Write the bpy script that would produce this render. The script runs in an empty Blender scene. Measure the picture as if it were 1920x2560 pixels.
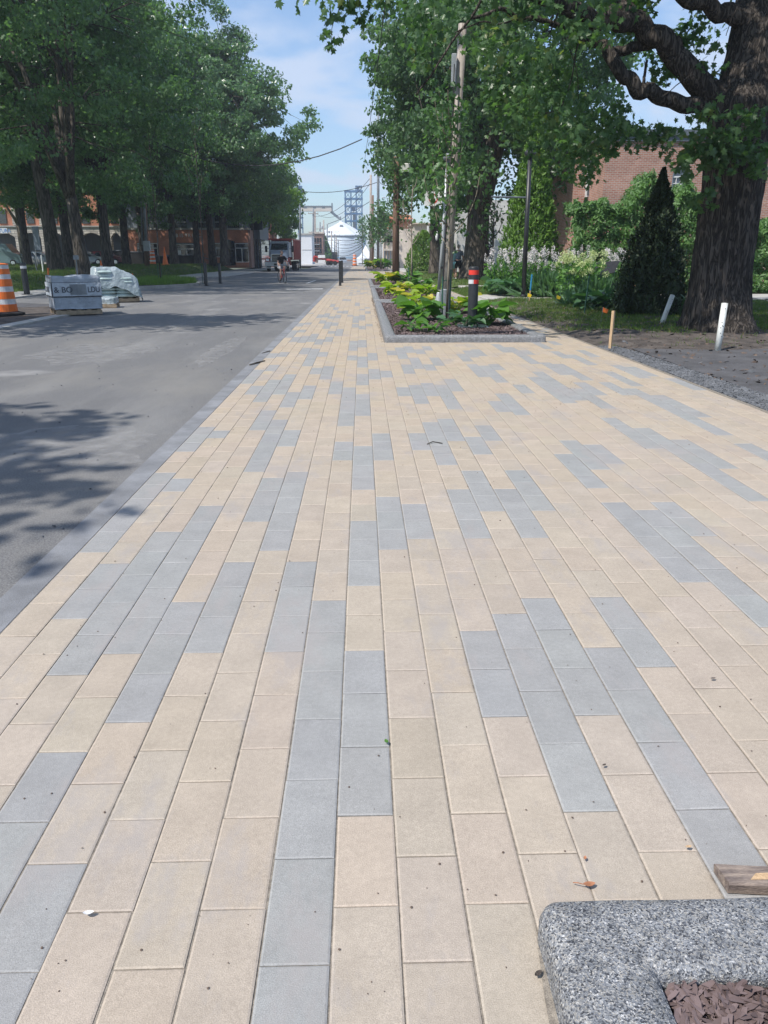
import bpy, bmesh, math, random
import numpy as np
from mathutils import Vector, Matrix, noise
from math import sin, cos, pi, radians, sqrt, atan2, floor

# ------------------------------------------------------------------ camera, sky, sun, exposure
scene = bpy.context.scene
FPX, PITCH, YAW, EYE = 1927.6, radians(18.294), radians(1.5625), 1.446
cam_data = bpy.data.cameras.new("camera")
cam = bpy.data.objects.new("camera", cam_data)
scene.collection.objects.link(cam)
scene.camera = cam
cam_data.sensor_fit = 'VERTICAL'
cam_data.sensor_height = 36.0
cam_data.lens = FPX / 2560 * 36.0
cam_data.clip_start = 0.05
cam_data.clip_end = 8000
cam.location = (0, 0, EYE)
cam.rotation_euler = (pi / 2 - PITCH, 0, -YAW)

SUN_ELEV = radians(55)
SUN_H = Vector((-0.80, -0.60, 0)).normalized()
SUN_DIR = Vector((SUN_H.x * cos(SUN_ELEV), SUN_H.y * cos(SUN_ELEV), sin(SUN_ELEV)))
world = bpy.data.worlds.new("World")
scene.world = world
world.use_nodes = True
wn = world.node_tree
wn.nodes.clear()
def wnode(t, **k):
    n = wn.nodes.new(t)
    for a, b in k.items(): setattr(n, a, b)
    return n
w_out = wnode('ShaderNodeOutputWorld'); w_bg = wnode('ShaderNodeBackground')
w_sky = wnode('ShaderNodeTexSky', sky_type='NISHITA', sun_disc=False, sun_elevation=SUN_ELEV,
              sun_rotation=atan2(SUN_H.x, SUN_H.y), air_density=1.0, dust_density=0.9, ozone_density=3.5, altitude=30)
w_geo = wnode('ShaderNodeTexCoord'); w_sep = wnode('ShaderNodeSeparateXYZ')
w_add = wnode('ShaderNodeMath', operation='ADD'); w_add.inputs[1].default_value = 0.22
w_dx = wnode('ShaderNodeMath', operation='DIVIDE'); w_dy = wnode('ShaderNodeMath', operation='DIVIDE')
w_comb = wnode('ShaderNodeCombineXYZ'); w_noise = wnode('ShaderNodeTexNoise')
w_noise.inputs['Scale'].default_value = 2.9; w_noise.inputs['Detail'].default_value = 9; w_noise.inputs['Roughness'].default_value = 0.52
w_noise.inputs['Distortion'].default_value = 0.25
w_ramp = wnode('ShaderNodeMapRange'); w_ramp.inputs['From Min'].default_value = 0.44; w_ramp.inputs['From Max'].default_value = 0.64
w_ramp.interpolation_type = 'SMOOTHSTEP'
w_ramp.inputs['To Max'].default_value = 0.68; w_ramp.inputs['To Min'].default_value = 0.04
w_mix = wnode('ShaderNodeMixRGB'); w_mix.inputs[2].default_value = (4.6, 4.7, 5.4, 1)
L = wn.links.new
L(w_geo.outputs['Generated'], w_sep.inputs[0]); L(w_sep.outputs['Z'], w_add.inputs[0])
L(w_sep.outputs['X'], w_dx.inputs[0]); L(w_add.outputs[0], w_dx.inputs[1])
L(w_sep.outputs['Y'], w_dy.inputs[0]); L(w_add.outputs[0], w_dy.inputs[1])
L(w_dx.outputs[0], w_comb.inputs[0]); L(w_dy.outputs[0], w_comb.inputs[1])
L(w_comb.outputs[0], w_noise.inputs['Vector']); L(w_noise.outputs['Fac'], w_ramp.inputs['Value'])
L(w_ramp.outputs[0], w_mix.inputs[0]); L(w_sky.outputs[0], w_mix.inputs[1])
w_tint = wnode('ShaderNodeMixRGB', blend_type='MULTIPLY'); w_tint.inputs[0].default_value = 1.0; w_tint.inputs[2].default_value = (.84, .91, .96, 1)
L(w_mix.outputs[0], w_tint.inputs[1]); L(w_tint.outputs[0], w_bg.inputs['Color']); L(w_bg.outputs[0], w_out.inputs[0])
w_bg.inputs['Strength'].default_value = 0.148

sun_data = bpy.data.lights.new("sun", 'SUN')
sun_data.energy = 4.1; sun_data.angle = radians(0.53); sun_data.color = (1.0, 0.95, 0.87)
sun = bpy.data.objects.new("sun", sun_data)
scene.collection.objects.link(sun)
sun.rotation_euler = SUN_DIR.to_track_quat('Z', 'Y').to_euler()
sun.location = (-30, -30, 60)

scene.view_settings.view_transform = 'Standard'
scene.view_settings.look = 'None'
scene.view_settings.exposure = 0.44
scene.view_settings.gamma = 1.0
scene.render.engine = 'CYCLES'
cy = scene.cycles
cy.max_bounces = 8; cy.diffuse_bounces = 5; cy.glossy_bounces = 2; cy.transmission_bounces = 5
cy.transparent_max_bounces = 6; cy.caustics_reflective = False; cy.caustics_refractive = False

# ------------------------------------------------------------------ helpers
_F = Vector((sin(YAW) * cos(PITCH), cos(YAW) * cos(PITCH), -sin(PITCH)))
_R = Vector((cos(YAW), -sin(YAW), 0)); _U = _R.cross(_F)
def ray(px, py): return _F * FPX + _R * (px - 960) - _U * (py - 1280)
def gp(px, py, z=0.0):
    d = ray(px, py); t = (z - EYE) / d.z
    return Vector((d.x * t, d.y * t, z))
def at(px, py, Y):
    d = ray(px, py); t = Y / d.y
    return Vector((d.x * t, Y, EYE + d.z * t))

COL = scene.collection
OFF = {}
def off(o): return OFF.get(o.name, Vector((0, 0, 0)))

def setp(o, label=None, cat=None, group=None, kind=None):
    if label: o['label'] = label
    if cat: o['category'] = cat
    if group: o['group'] = group
    if kind: o['kind'] = kind
    return o
def thing(name, label, cat, loc=(0, 0, 0), group=None, rz=0.0, kind=None):
    o = bpy.data.objects.new(name, None)
    o.empty_display_size = 0.3
    COL.objects.link(o); o.location = loc; o.rotation_euler = (0, 0, rz)
    OFF[o.name] = Vector(loc)
    return setp(o, label, cat, group, kind)
def dup(root, loc, rz=None, sc=None, label=None, group=None):
    r = root.copy(); COL.objects.link(r); r.location = loc
    if rz is not None: r.rotation_euler = (0, 0, rz)
    if sc is not None: r.scale = sc if hasattr(sc, '__len__') else (sc, sc, sc)
    if label: r['label'] = label
    if group: r['group'] = group
    for ch in list(root.children):
        c = ch.copy(); COL.objects.link(c); c.parent = r
        for g in ch.children:
            d = g.copy(); COL.objects.link(d); d.parent = c
    return r

class MB:
    def __init__(s): s.v = []; s.f = []; s.m = []
    def add(s, vs, fs, mi=0, M=None):
        b = len(s.v)
        if M is not None: vs = [M @ Vector(v) for v in vs]
        s.v.extend([tuple(v) for v in vs]); s.f.extend([tuple(b + i for i in f) for f in fs]); s.m.extend([mi] * len(fs))
        return s
    def box(s, a, b, mi=0, M=None, bev=0.0):
        (x0, y0, z0), (x1, y1, z1) = a, b
        if bev > 0:
            q = bev; vs = []; 
            for z, i in ((z0, 0), (z1 - q, 0), (z1, q)):
                vs += [(x0 + i, y0 + i, z), (x1 - i, y0 + i, z), (x1 - i, y1 - i, z), (x0 + i, y1 - i, z)]
            fs = [(3, 2, 1, 0), (8, 9, 10, 11)]
            for l in (0, 4):
                for k in range(4): fs.append((l + k, l + (k + 1) % 4, l + 4 + (k + 1) % 4, l + 4 + k))
            return s.add(vs, fs, mi, M)
        vs = [(x0, y0, z0), (x1, y0, z0), (x1, y1, z0), (x0, y1, z0), (x0, y0, z1), (x1, y0, z1), (x1, y1, z1), (x0, y1, z1)]
        return s.add(vs, [(3, 2, 1, 0), (4, 5, 6, 7), (0, 1, 5, 4), (1, 2, 6, 5), (2, 3, 7, 6), (3, 0, 4, 7)], mi, M)
    def tube(s, pts, rad, n=8, mi=0, cap=True):
        pts = [Vector(p) for p in pts]
        if not hasattr(rad, '__len__'): rad = [rad] * len(pts)
        b = len(s.v); prev = None
        for i, p in enumerate(pts):
            if i == 0: t = pts[1] - p
            elif i == len(pts) - 1: t = p - pts[i - 1]
            else: t = pts[i + 1] - pts[i - 1]
            t = t.normalized() if t.length > 1e-9 else Vector((0, 0, 1))
            if prev is None:
                a = Vector((1, 0, 0)) if abs(t.x) < 0.9 else Vector((0, 1, 0))
                u = (a - t * a.dot(t)).normalized()
            else:
                u = prev - t * prev.dot(t)
                u = u.normalized() if u.length > 1e-6 else Vector((1, 0, 0))
            prev = u; w = t.cross(u)
            for k in range(n):
                an = 2 * pi * k / n
                s.v.append(tuple(p + (u * cos(an) + w * sin(an)) * rad[i]))
        for i in range(len(pts) - 1):
            for k in range(n):
                s.f.append((b + i * n + k, b + i * n + (k + 1) % n, b + (i + 1) * n + (k + 1) % n, b + (i + 1) * n + k)); s.m.append(mi)
        if cap:
            s.f.append(tuple(b + k for k in reversed(range(n)))); s.m.append(mi)
            e = b + (len(pts) - 1) * n
            s.f.append(tuple(e + k for k in range(n))); s.m.append(mi)
        return s
    def lathe(s, prof, c=(0, 0, 0), n=24, mi=0, M=None):
        vs = []; fs = []
        for r, z in prof:
            for k in range(n):
                a = 2 * pi * k / n
                vs.append((c[0] + r * cos(a), c[1] + r * sin(a), c[2] + z))
        mm = []
        for i in range(len(prof) - 1):
            for k in range(n): fs.append((i * n + k, i * n + (k + 1) % n, (i + 1) * n + (k + 1) % n, (i + 1) * n + k))
        if prof[-1][0] > 1e-4: fs.append(tuple((len(prof) - 1) * n + k for k in range(n)))
        return s.add(vs, fs, mi, M)
    def ell(s, c, r, n=12, m=8, mi=0, M=None, jit=0.0, rng=None):
        vs = []; fs = []
        for j in range(m + 1):
            ph = pi * j / m
            for k in range(n):
                a = 2 * pi * k / n; q = 1 + (rng.uniform(-jit, jit) if rng else 0)
                vs.append((c[0] + r[0] * q * sin(ph) * cos(a), c[1] + r[1] * q * sin(ph) * sin(a), c[2] + r[2] * q * cos(ph)))
        for j in range(m):
            for k in range(n): fs.append((j * n + k, (j + 1) * n + k, (j + 1) * n + (k + 1) % n, j * n + (k + 1) % n))
        return s.add(vs, fs, mi, M)
    def prism(s, poly, z0, z1, mi=0, M=None):
        n = len(poly)
        vs = [(p[0], p[1], z0) for p in poly] + [(p[0], p[1], z1) for p in poly]
        fs = [tuple(reversed(range(n))), tuple(range(n, 2 * n))] + [(k, (k + 1) % n, n + (k + 1) % n, n + k) for k in range(n)]
        return s.add(vs, fs, mi, M)
    def build(s, name, mats, parent=None, smooth=False, local=False):
        if not hasattr(mats, '__len__'): mats = [mats]
        me = bpy.data.meshes.new(name)
        vs = s.v
        if parent is not None and not local:
            o_ = off(parent); vs = [(v[0] - o_.x, v[1] - o_.y, v[2] - o_.z) for v in vs]
        me.from_pydata(vs, [], s.f)
        for m in mats: me.materials.append(m)
        me.polygons.foreach_set('material_index', s.m)
        if smooth: me.polygons.foreach_set('use_smooth', [True] * len(s.f))
        me.update()
        o = bpy.data.objects.new(name, me); COL.objects.link(o)
        if parent is not None:
            o.parent = parent; OFF[o.name] = off(parent)
        return o
def struct(o, kind='structure', label=None):
    o['kind'] = kind
    if label: o['label'] = label
    return o
def whole(o, label, cat, group=None, kind=None):
    return setp(o, label, cat, group, kind)

def np_mesh(name, V, loops, starts, totals, mats, parent=None, rnd=None, smooth=False, local=False, mi=None):
    me = bpy.data.meshes.new(name)
    V = np.asarray(V, dtype=np.float32)
    if parent is not None and not local: V = V - np.array(off(parent), dtype=np.float32)
    me.vertices.add(len(V)); me.vertices.foreach_set('co', V.ravel())
    me.loops.add(len(loops)); me.loops.foreach_set('vertex_index', np.asarray(loops, dtype=np.int32))
    me.polygons.add(len(starts)); me.polygons.foreach_set('loop_start', np.asarray(starts, dtype=np.int32))
    me.polygons.foreach_set('loop_total', np.asarray(totals, dtype=np.int32))
    if not hasattr(mats, '__len__'): mats = [mats]
    for m in mats: me.materials.append(m)
    if mi is not None: me.polygons.foreach_set('material_index', np.asarray(mi, dtype=np.int32))
    me.polygons.foreach_set('use_smooth', np.full(len(starts), bool(smooth)))
    me.update(calc_edges=True)
    if rnd is not None:
        a = me.attributes.new('rnd', 'FLOAT', 'FACE'); a.data.foreach_set('value', np.asarray(rnd, dtype=np.float32))
    o = bpy.data.objects.new(name, me); COL.objects.link(o)
    if parent is not None: o.parent = parent; OFF[o.name] = off(parent)
    return o

def leaf_mesh(name, C, S, tmpl, mats, parent=None, rng=None, local=False, bias=(0, 0, 0.7), droop=0.6, out=None, outw=0.0, tdir=None):
    """one mesh of many separate leaves; tmpl = (verts, faces) in the leaf plane, x = width, y = length"""
    T, Fc = tmpl; T = np.array(T, dtype=float); N = len(C); k = len(T)
    nr = rng.normal(size=(N, 3)) + np.array(bias)[None]
    if out is not None: nr = nr + out * outw
    nr /= np.linalg.norm(nr, axis=1)[:, None] + 1e-9
    if tdir is None:
        td = rng.normal(size=(N, 3)) * 0.6; td[:, 2] -= droop
    else: td = tdir + rng.normal(size=(N, 3)) * 0.25
    td -= nr * (td * nr).sum(1)[:, None]; td /= np.linalg.norm(td, axis=1)[:, None] + 1e-9
    bd = np.cross(td, nr)
    V = C[:, None, :] + S[:, None, None] * (T[None, :, 0:1] * bd[:, None, :] + T[None, :, 1:2] * td[:, None, :] + T[None, :, 2:3] * nr[:, None, :])
    V = V.reshape(-1, 3)
    loops = []; tot = []
    for f in Fc: tot.append(len(f))
    pat = np.array([i for f in Fc for i in f])
    loops = (pat[None, :] + (np.arange(N) * k)[:, None]).ravel()
    totals = np.tile(np.array(tot), N); starts = np.concatenate([[0], np.cumsum(totals)[:-1]])
    rnd = np.repeat(rng.random(N), len(Fc))
    return np_mesh(name, V, loops, starts, totals, mats, parent, rnd, local=local)

def maple_tmpl():
    half = [(0, 0.12), (0.10, 0.02), (0.42, 0.10), (0.24, 0.30), (0.52, 0.58), (0.30, 0.56), (0.33, 0.74), (0.15, 0.66), (0.11, 0.84), (0, 1.05)]
    V = []; F = []
    for sx in (1, -1):
        b = len(V)
        for x, y in half: V.append((x * sx, y - 0.4, -abs(x) * 0.22 - 0.10 * (y - 0.4) ** 2))
        idx = list(range(b, b + len(half)))
        F.append(tuple(idx) if sx > 0 else tuple(reversed(idx)))
    V += [(-0.012, -0.36, 0), (0.012, -0.36, 0), (0.012, -0.75, 0.06), (-0.012, -0.75, 0.06)]
    F.append((len(V) - 4, len(V) - 3, len(V) - 2, len(V) - 1))
    return V, F
MAPLE = maple_tmpl()
LOBE = ([(0, -0.5, 0), (0.42, -0.18, -0.08), (0.22, 0.05, -0.05), (0.30, 0.32, -0.08), (0, 0.55, -0.04), (-0.30, 0.30, -0.08), (-0.20, 0.04, -0.05), (-0.44, -0.16, -0.08)],
        [(0, 1, 2, 3, 4), (0, 4, 5, 6, 7)])
OVAL = ([(0, -0.5, 0), (0.24, -0.15, -0.05), (0.2, 0.2, -0.05), (0, 0.5, -0.06), (-0.2, 0.2, -0.05), (-0.24, -0.15, -0.05)], [(0, 1, 2, 3), (0, 3, 4, 5)])
SPRIG = ([(0, -0.5, 0), (0.16, -0.25, -.02), (0.10, -0.1, 0), (0.26, 0.1, -.03), (0.10, 0.12, 0), (0.14, 0.38, -.02), (0, 0.5, 0), (-0.16, 0.35, -.02), (-0.10, 0.12, 0), (-0.24, 0.0, -.03), (-0.1, -0.12, 0), (-0.15, -0.28, -.02)],
         [(0, 1, 2, 3, 4, 5, 6), (0, 6, 7, 8, 9, 10, 11)])

# ------------------------------------------------------------------ materials
def mat(name, col, rough=0.8, var=0.18, scale=6.0, bump=0.0, bscale=None, metal=0.0, spec=0.4, col2=None, detail=6, stretch=None, coords='pos', fine=0.0, fscale=180, mlo=0.35, mhi=0.65, bdist=0.01):
    m = bpy.data.materials.new(name); m.use_nodes = True
    nt = m.node_tree; N = nt.nodes; K = nt.links.new
    b = N['Principled BSDF']
    b.inputs['Roughness'].default_value = rough; b.inputs['Metallic'].default_value = metal
    b.inputs['Specular IOR Level'].default_value = spec
    if coords == 'pos':
        g = N.new('ShaderNodeNewGeometry'); vec = g.outputs['Position']
    else:
        g = N.new('ShaderNodeTexCoord'); vec = g.outputs['Object']
    if stretch:
        mp = N.new('ShaderNodeMapping'); mp.inputs['Scale'].default_value = stretch; K(vec, mp.inputs[0]); vec = mp.outputs[0]
    nz = N.new('ShaderNodeTexNoise'); nz.inputs['Scale'].default_value = scale; nz.inputs['Detail'].default_value = detail
    nz.inputs['Roughness'].default_value = 0.6
    K(vec, nz.inputs['Vector'])
    rp = N.new('ShaderNodeMapRange'); rp.inputs['From Min'].default_value = mlo; rp.inputs['From Max'].default_value = mhi
    K(nz.outputs['Fac'], rp.inputs['Value'])
    mx = N.new('ShaderNodeMixRGB')
    c = Vector(col[:3])
    if col2 is None: c1 = c * (1 - var); c2 = c * (1 + var)
    else: c1 = c; c2 = Vector(col2[:3])
    mx.inputs[1].default_value = (*c1, 1); mx.inputs[2].default_value = (*c2, 1)
    K(rp.outputs[0], mx.inputs[0])
    out = mx.outputs[0]
    if fine > 0:
        n2 = N.new('ShaderNodeTexNoise'); n2.inputs['Scale'].default_value = fscale; n2.inputs['Detail'].default_value = 2
        K(vec, n2.inputs['Vector'])
        r2 = N.new('ShaderNodeMapRange'); r2.inputs['From Min'].default_value = 0.3; r2.inputs['From Max'].default_value = 0.7
        r2.inputs['To Min'].default_value = 1 - fine; r2.inputs['To Max'].default_value = 1 + fine
        K(n2.outputs['Fac'], r2.inputs['Value'])
        v = N.new('ShaderNodeVectorMath'); v.operation = 'SCALE'; K(out, v.inputs[0]); K(r2.outputs[0], v.inputs['Scale']); out = v.outputs[0]
    K(out, b.inputs['Base Color'])
    if bump > 0:
        nb = N.new('ShaderNodeTexNoise'); nb.inputs['Scale'].default_value = bscale or scale * 4; nb.inputs['Detail'].default_value = 5
        K(vec, nb.inputs['Vector'])
        bp = N.new('ShaderNodeBump'); bp.inputs['Strength'].default_value = bump; bp.inputs['Distance'].default_value = bdist
        K(nb.outputs['Fac'], bp.inputs['Height']); K(bp.outputs[0], b.inputs['Normal'])
    return m

def leafmat(name, dark, light, trans=0.35, rough=0.42, nscale=0.6, spec=0.45, tcol=None, warm=None):
    m = bpy.data.materials.new(name); m.use_nodes = True
    nt = m.node_tree; N = nt.nodes; K = nt.links.new; b = N['Principled BSDF']; out = N['Material Output']
    at_ = N.new('ShaderNodeAttribute'); at_.attribute_name = 'rnd'
    g = N.new('ShaderNodeNewGeometry')
    nz = N.new('ShaderNodeTexNoise'); nz.inputs['Scale'].default_value = nscale; nz.inputs['Detail'].default_value = 2
    K(g.outputs['Position'], nz.inputs['Vector'])
    mr = N.new('ShaderNodeMapRange'); mr.inputs['From Min'].default_value = 0.3; mr.inputs['From Max'].default_value = 0.7
    K(nz.outputs['Fac'], mr.inputs['Value'])
    ad = N.new('ShaderNodeMath'); ad.operation = 'ADD'; K(at_.outputs['Fac'], ad.inputs[0]); K(mr.outputs[0], ad.inputs[1])
    hf = N.new('ShaderNodeMath'); hf.operation = 'MULTIPLY'; hf.inputs[1].default_value = 0.5; K(ad.outputs[0], hf.inputs[0])
    mx = N.new('ShaderNodeMixRGB'); mx.inputs[1].default_value = (*dark, 1); mx.inputs[2].default_value = (*light, 1)
    K(hf.outputs[0], mx.inputs[0]); colr = mx.outputs[0]
    if warm:
        gt = N.new('ShaderNodeMath'); gt.operation = 'GREATER_THAN'; gt.inputs[1].default_value = warm[1]; K(at_.outputs['Fac'], gt.inputs[0])
        m2 = N.new('ShaderNodeMixRGB'); m2.inputs[2].default_value = (*warm[0], 1); K(gt.outputs[0], m2.inputs[0]); K(colr, m2.inputs[1]); colr = m2.outputs[0]
    K(colr, b.inputs['Base Color'])
    b.inputs['Roughness'].default_value = rough; b.inputs['Specular IOR Level'].default_value = spec
    tr = N.new('ShaderNodeBsdfTranslucent')
    sc = N.new('ShaderNodeMixRGB'); sc.blend_type = 'MULTIPLY'; sc.inputs[0].default_value = 1; sc.inputs[2].default_value = (*(tcol or (1.25, 1.5, 0.6)), 1)
    K(colr, sc.inputs[1]); K(sc.outputs[0], tr.inputs['Color'])
    ms = N.new('ShaderNodeMixShader'); ms.inputs[0].default_value = trans
    K(b.outputs[0], ms.inputs[1]); K(tr.outputs[0], ms.inputs[2]); K(ms.outputs[0], out.inputs['Surface'])
    return m

def brickmat(name, c1, c2, mortar, bw=0.22, bh=0.075, ms=0.012, bump=0.4, along='xy', offset=0.5):
    m = bpy.data.materials.new(name); m.use_nodes = True
    nt = m.node_tree; N = nt.nodes; K = nt.links.new; b = N['Principled BSDF']; b.inputs['Roughness'].default_value = 0.88
    g = N.new('ShaderNodeNewGeometry'); sp = N.new('ShaderNodeSeparateXYZ'); K(g.outputs['Position'], sp.inputs[0])
    ad = N.new('ShaderNodeMath'); ad.operation = 'ADD'; K(sp.outputs['X'], ad.inputs[0]); K(sp.outputs['Y'], ad.inputs[1])
    cb = N.new('ShaderNodeCombineXYZ'); K(ad.outputs[0], cb.inputs[0]); K(sp.outputs['Z'], cb.inputs[1])
    bt = N.new('ShaderNodeTexBrick'); K(cb.outputs[0], bt.inputs['Vector'])
    bt.inputs['Color1'].default_value = (*c1, 1); bt.inputs['Color2'].default_value = (*c2, 1); bt.inputs['Mortar'].default_value = (*mortar, 1)
    bt.inputs['Scale'].default_value = 1.0; bt.inputs['Mortar Size'].default_value = ms; bt.inputs['Brick Width'].default_value = bw; bt.inputs['Row Height'].default_value = bh
    bt.inputs['Mortar Smooth'].default_value = 0.1; bt.offset = offset
    nz = N.new('ShaderNodeTexNoise'); nz.inputs['Scale'].default_value = 1.2; nz.inputs['Detail'].default_value = 8; K(g.outputs['Position'], nz.inputs['Vector'])
    mr = N.new('ShaderNodeMapRange'); mr.inputs['From Min'].default_value = .3; mr.inputs['From Max'].default_value = .7; mr.inputs['To Min'].default_value = .8; mr.inputs['To Max'].default_value = 1.15
    K(nz.outputs['Fac'], mr.inputs['Value'])
    v = N.new('ShaderNodeVectorMath'); v.operation = 'SCALE'; K(bt.outputs['Color'], v.inputs[0]); K(mr.outputs[0], v.inputs['Scale']); K(v.outputs[0], b.inputs['Base Color'])
    bp = N.new('ShaderNodeBump'); bp.invert = True; bp.inputs['Strength'].default_value = bump; bp.inputs['Distance'].default_value = 0.01
    K(bt.outputs['Fac'], bp.inputs['Height']); K(bp.outputs[0], b.inputs['Normal'])
    return m

def granite(name):
    m = bpy.data.materials.new(name); m.use_nodes = True
    nt = m.node_tree; N = nt.nodes; K = nt.links.new; b = N['Principled BSDF']; b.inputs['Roughness'].default_value = 0.62
    g = N.new('ShaderNodeNewGeometry')
    vo = N.new('ShaderNodeTexVoronoi'); vo.inputs['Scale'].default_value = 300; vo.inputs['Randomness'].default_value = 1
    nd = N.new('ShaderNodeTexNoise'); nd.inputs['Scale'].default_value = 60; nd.inputs['Detail'].default_value = 3
    K(g.outputs['Position'], nd.inputs['Vector'])
    mxv = N.new('ShaderNodeMixRGB'); mxv.blend_type = 'LINEAR_LIGHT'; mxv.inputs[0].default_value = 0.006
    K(g.outputs['Position'], mxv.inputs[1]); K(nd.outputs['Color'], mxv.inputs[2]); K(mxv.outputs[0], vo.inputs['Vector'])
    sp = N.new('ShaderNodeSeparateColor'); K(vo.outputs['Color'], sp.inputs[0])
    cr = N.new('ShaderNodeValToRGB'); cr.color_ramp.interpolation = 'LINEAR'
    e = cr.color_ramp.elements; e[0].position = 0.0; e[0].color = (0.028, 0.03, 0.036, 1); e[1].position = 1.0; e[1].color = (0.46, 0.46, 0.46, 1)
    for p, c in ((0.18, (0.07, 0.075, 0.088, 1)), (0.34, (0.155, 0.165, 0.185, 1)), (0.62, (0.235, 0.245, 0.26, 1)), (0.82, (0.29, 0.275, 0.25, 1))):
        q = e.new(p); q.color = c
    K(sp.outputs[0], cr.inputs[0])
    n2 = N.new('ShaderNodeTexNoise'); n2.inputs['Scale'].default_value = 30; n2.inputs['Detail'].default_value = 4; K(g.outputs['Position'], n2.inputs['Vector'])
    mr = N.new('ShaderNodeMapRange'); mr.inputs['From Min'].default_value = .3; mr.inputs['From Max'].default_value = .7; mr.inputs['To Min'].default_value = .72; mr.inputs['To Max'].default_value = 1.25
    K(n2.outputs['Fac'], mr.inputs['Value'])
    v = N.new('ShaderNodeVectorMath'); v.operation = 'SCALE'; K(cr.outputs[0], v.inputs[0]); K(mr.outputs[0], v.inputs['Scale']); K(v.outputs[0], b.inputs['Base Color'])
    bp = N.new('ShaderNodeBump'); bp.inputs['Strength'].default_value = 0.55; bp.inputs['Distance'].default_value = 0.004
    K(vo.outputs['Distance'], bp.inputs['Height']); K(bp.outputs[0], b.inputs['Normal'])
    return m

def barkmat(name, c1, c2, sc=9.0, bump=0.9, bd=0.03):
    m = bpy.data.materials.new(name); m.use_nodes = True
    nt = m.node_tree; N = nt.nodes; K = nt.links.new; b = N['Principled BSDF']; b.inputs['Roughness'].default_value = 0.92; b.inputs['Specular IOR Level'].default_value = 0.2
    tc = N.new('ShaderNodeNewGeometry'); mp = N.new('ShaderNodeMapping'); mp.inputs['Scale'].default_value = (1, 1, 0.16); K(tc.outputs['Position'], mp.inputs[0])
    nz = N.new('ShaderNodeTexNoise'); nz.inputs['Scale'].default_value = sc; nz.inputs['Detail'].default_value = 7; nz.inputs['Roughness'].default_value = 0.65; nz.inputs['Distortion'].default_value = 0.6
    K(mp.outputs[0], nz.inputs['Vector'])
    vo = N.new('ShaderNodeTexNoise'); vo.inputs['Scale'].default_value = sc * 1.15; vo.inputs['Detail'].default_value = 3; vo.inputs['Distortion'].default_value = 1.2; K(mp.outputs[0], vo.inputs['Vector'])
    s1 = N.new('ShaderNodeMath'); s1.operation = 'SUBTRACT'; s1.inputs[1].default_value = .5; K(vo.outputs['Fac'], s1.inputs[0])
    s2 = N.new('ShaderNodeMath'); s2.operation = 'ABSOLUTE'; K(s1.outputs[0], s2.inputs[0])
    mr = N.new('ShaderNodeMapRange'); mr.inputs['From Min'].default_value = 0.0; mr.inputs['From Max'].default_value = 0.11; mr.inputs['To Min'].default_value = .12; K(s2.outputs[0], mr.inputs['Value'])
    mu = N.new('ShaderNodeMath'); mu.operation = 'MULTIPLY'; K(nz.outputs['Fac'], mu.inputs[0]); K(mr.outputs[0], mu.inputs[1])
    mx = N.new('ShaderNodeMixRGB'); mx.inputs[1].default_value = (*c1, 1); mx.inputs[2].default_value = (*c2, 1); 
    m2 = N.new('ShaderNodeMapRange'); m2.inputs['From Min'].default_value = 0.1; m2.inputs['From Max'].default_value = 0.6; K(mu.outputs[0], m2.inputs['Value'])
    K(m2.outputs[0], mx.inputs[0]); K(mx.outputs[0], b.inputs['Base Color'])
    bp = N.new('ShaderNodeBump'); bp.inputs['Strength'].default_value = bump; bp.inputs['Distance'].default_value = bd
    K(mu.outputs[0], bp.inputs['Height']); K(bp.outputs[0], b.inputs['Normal'])
    return m

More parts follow.
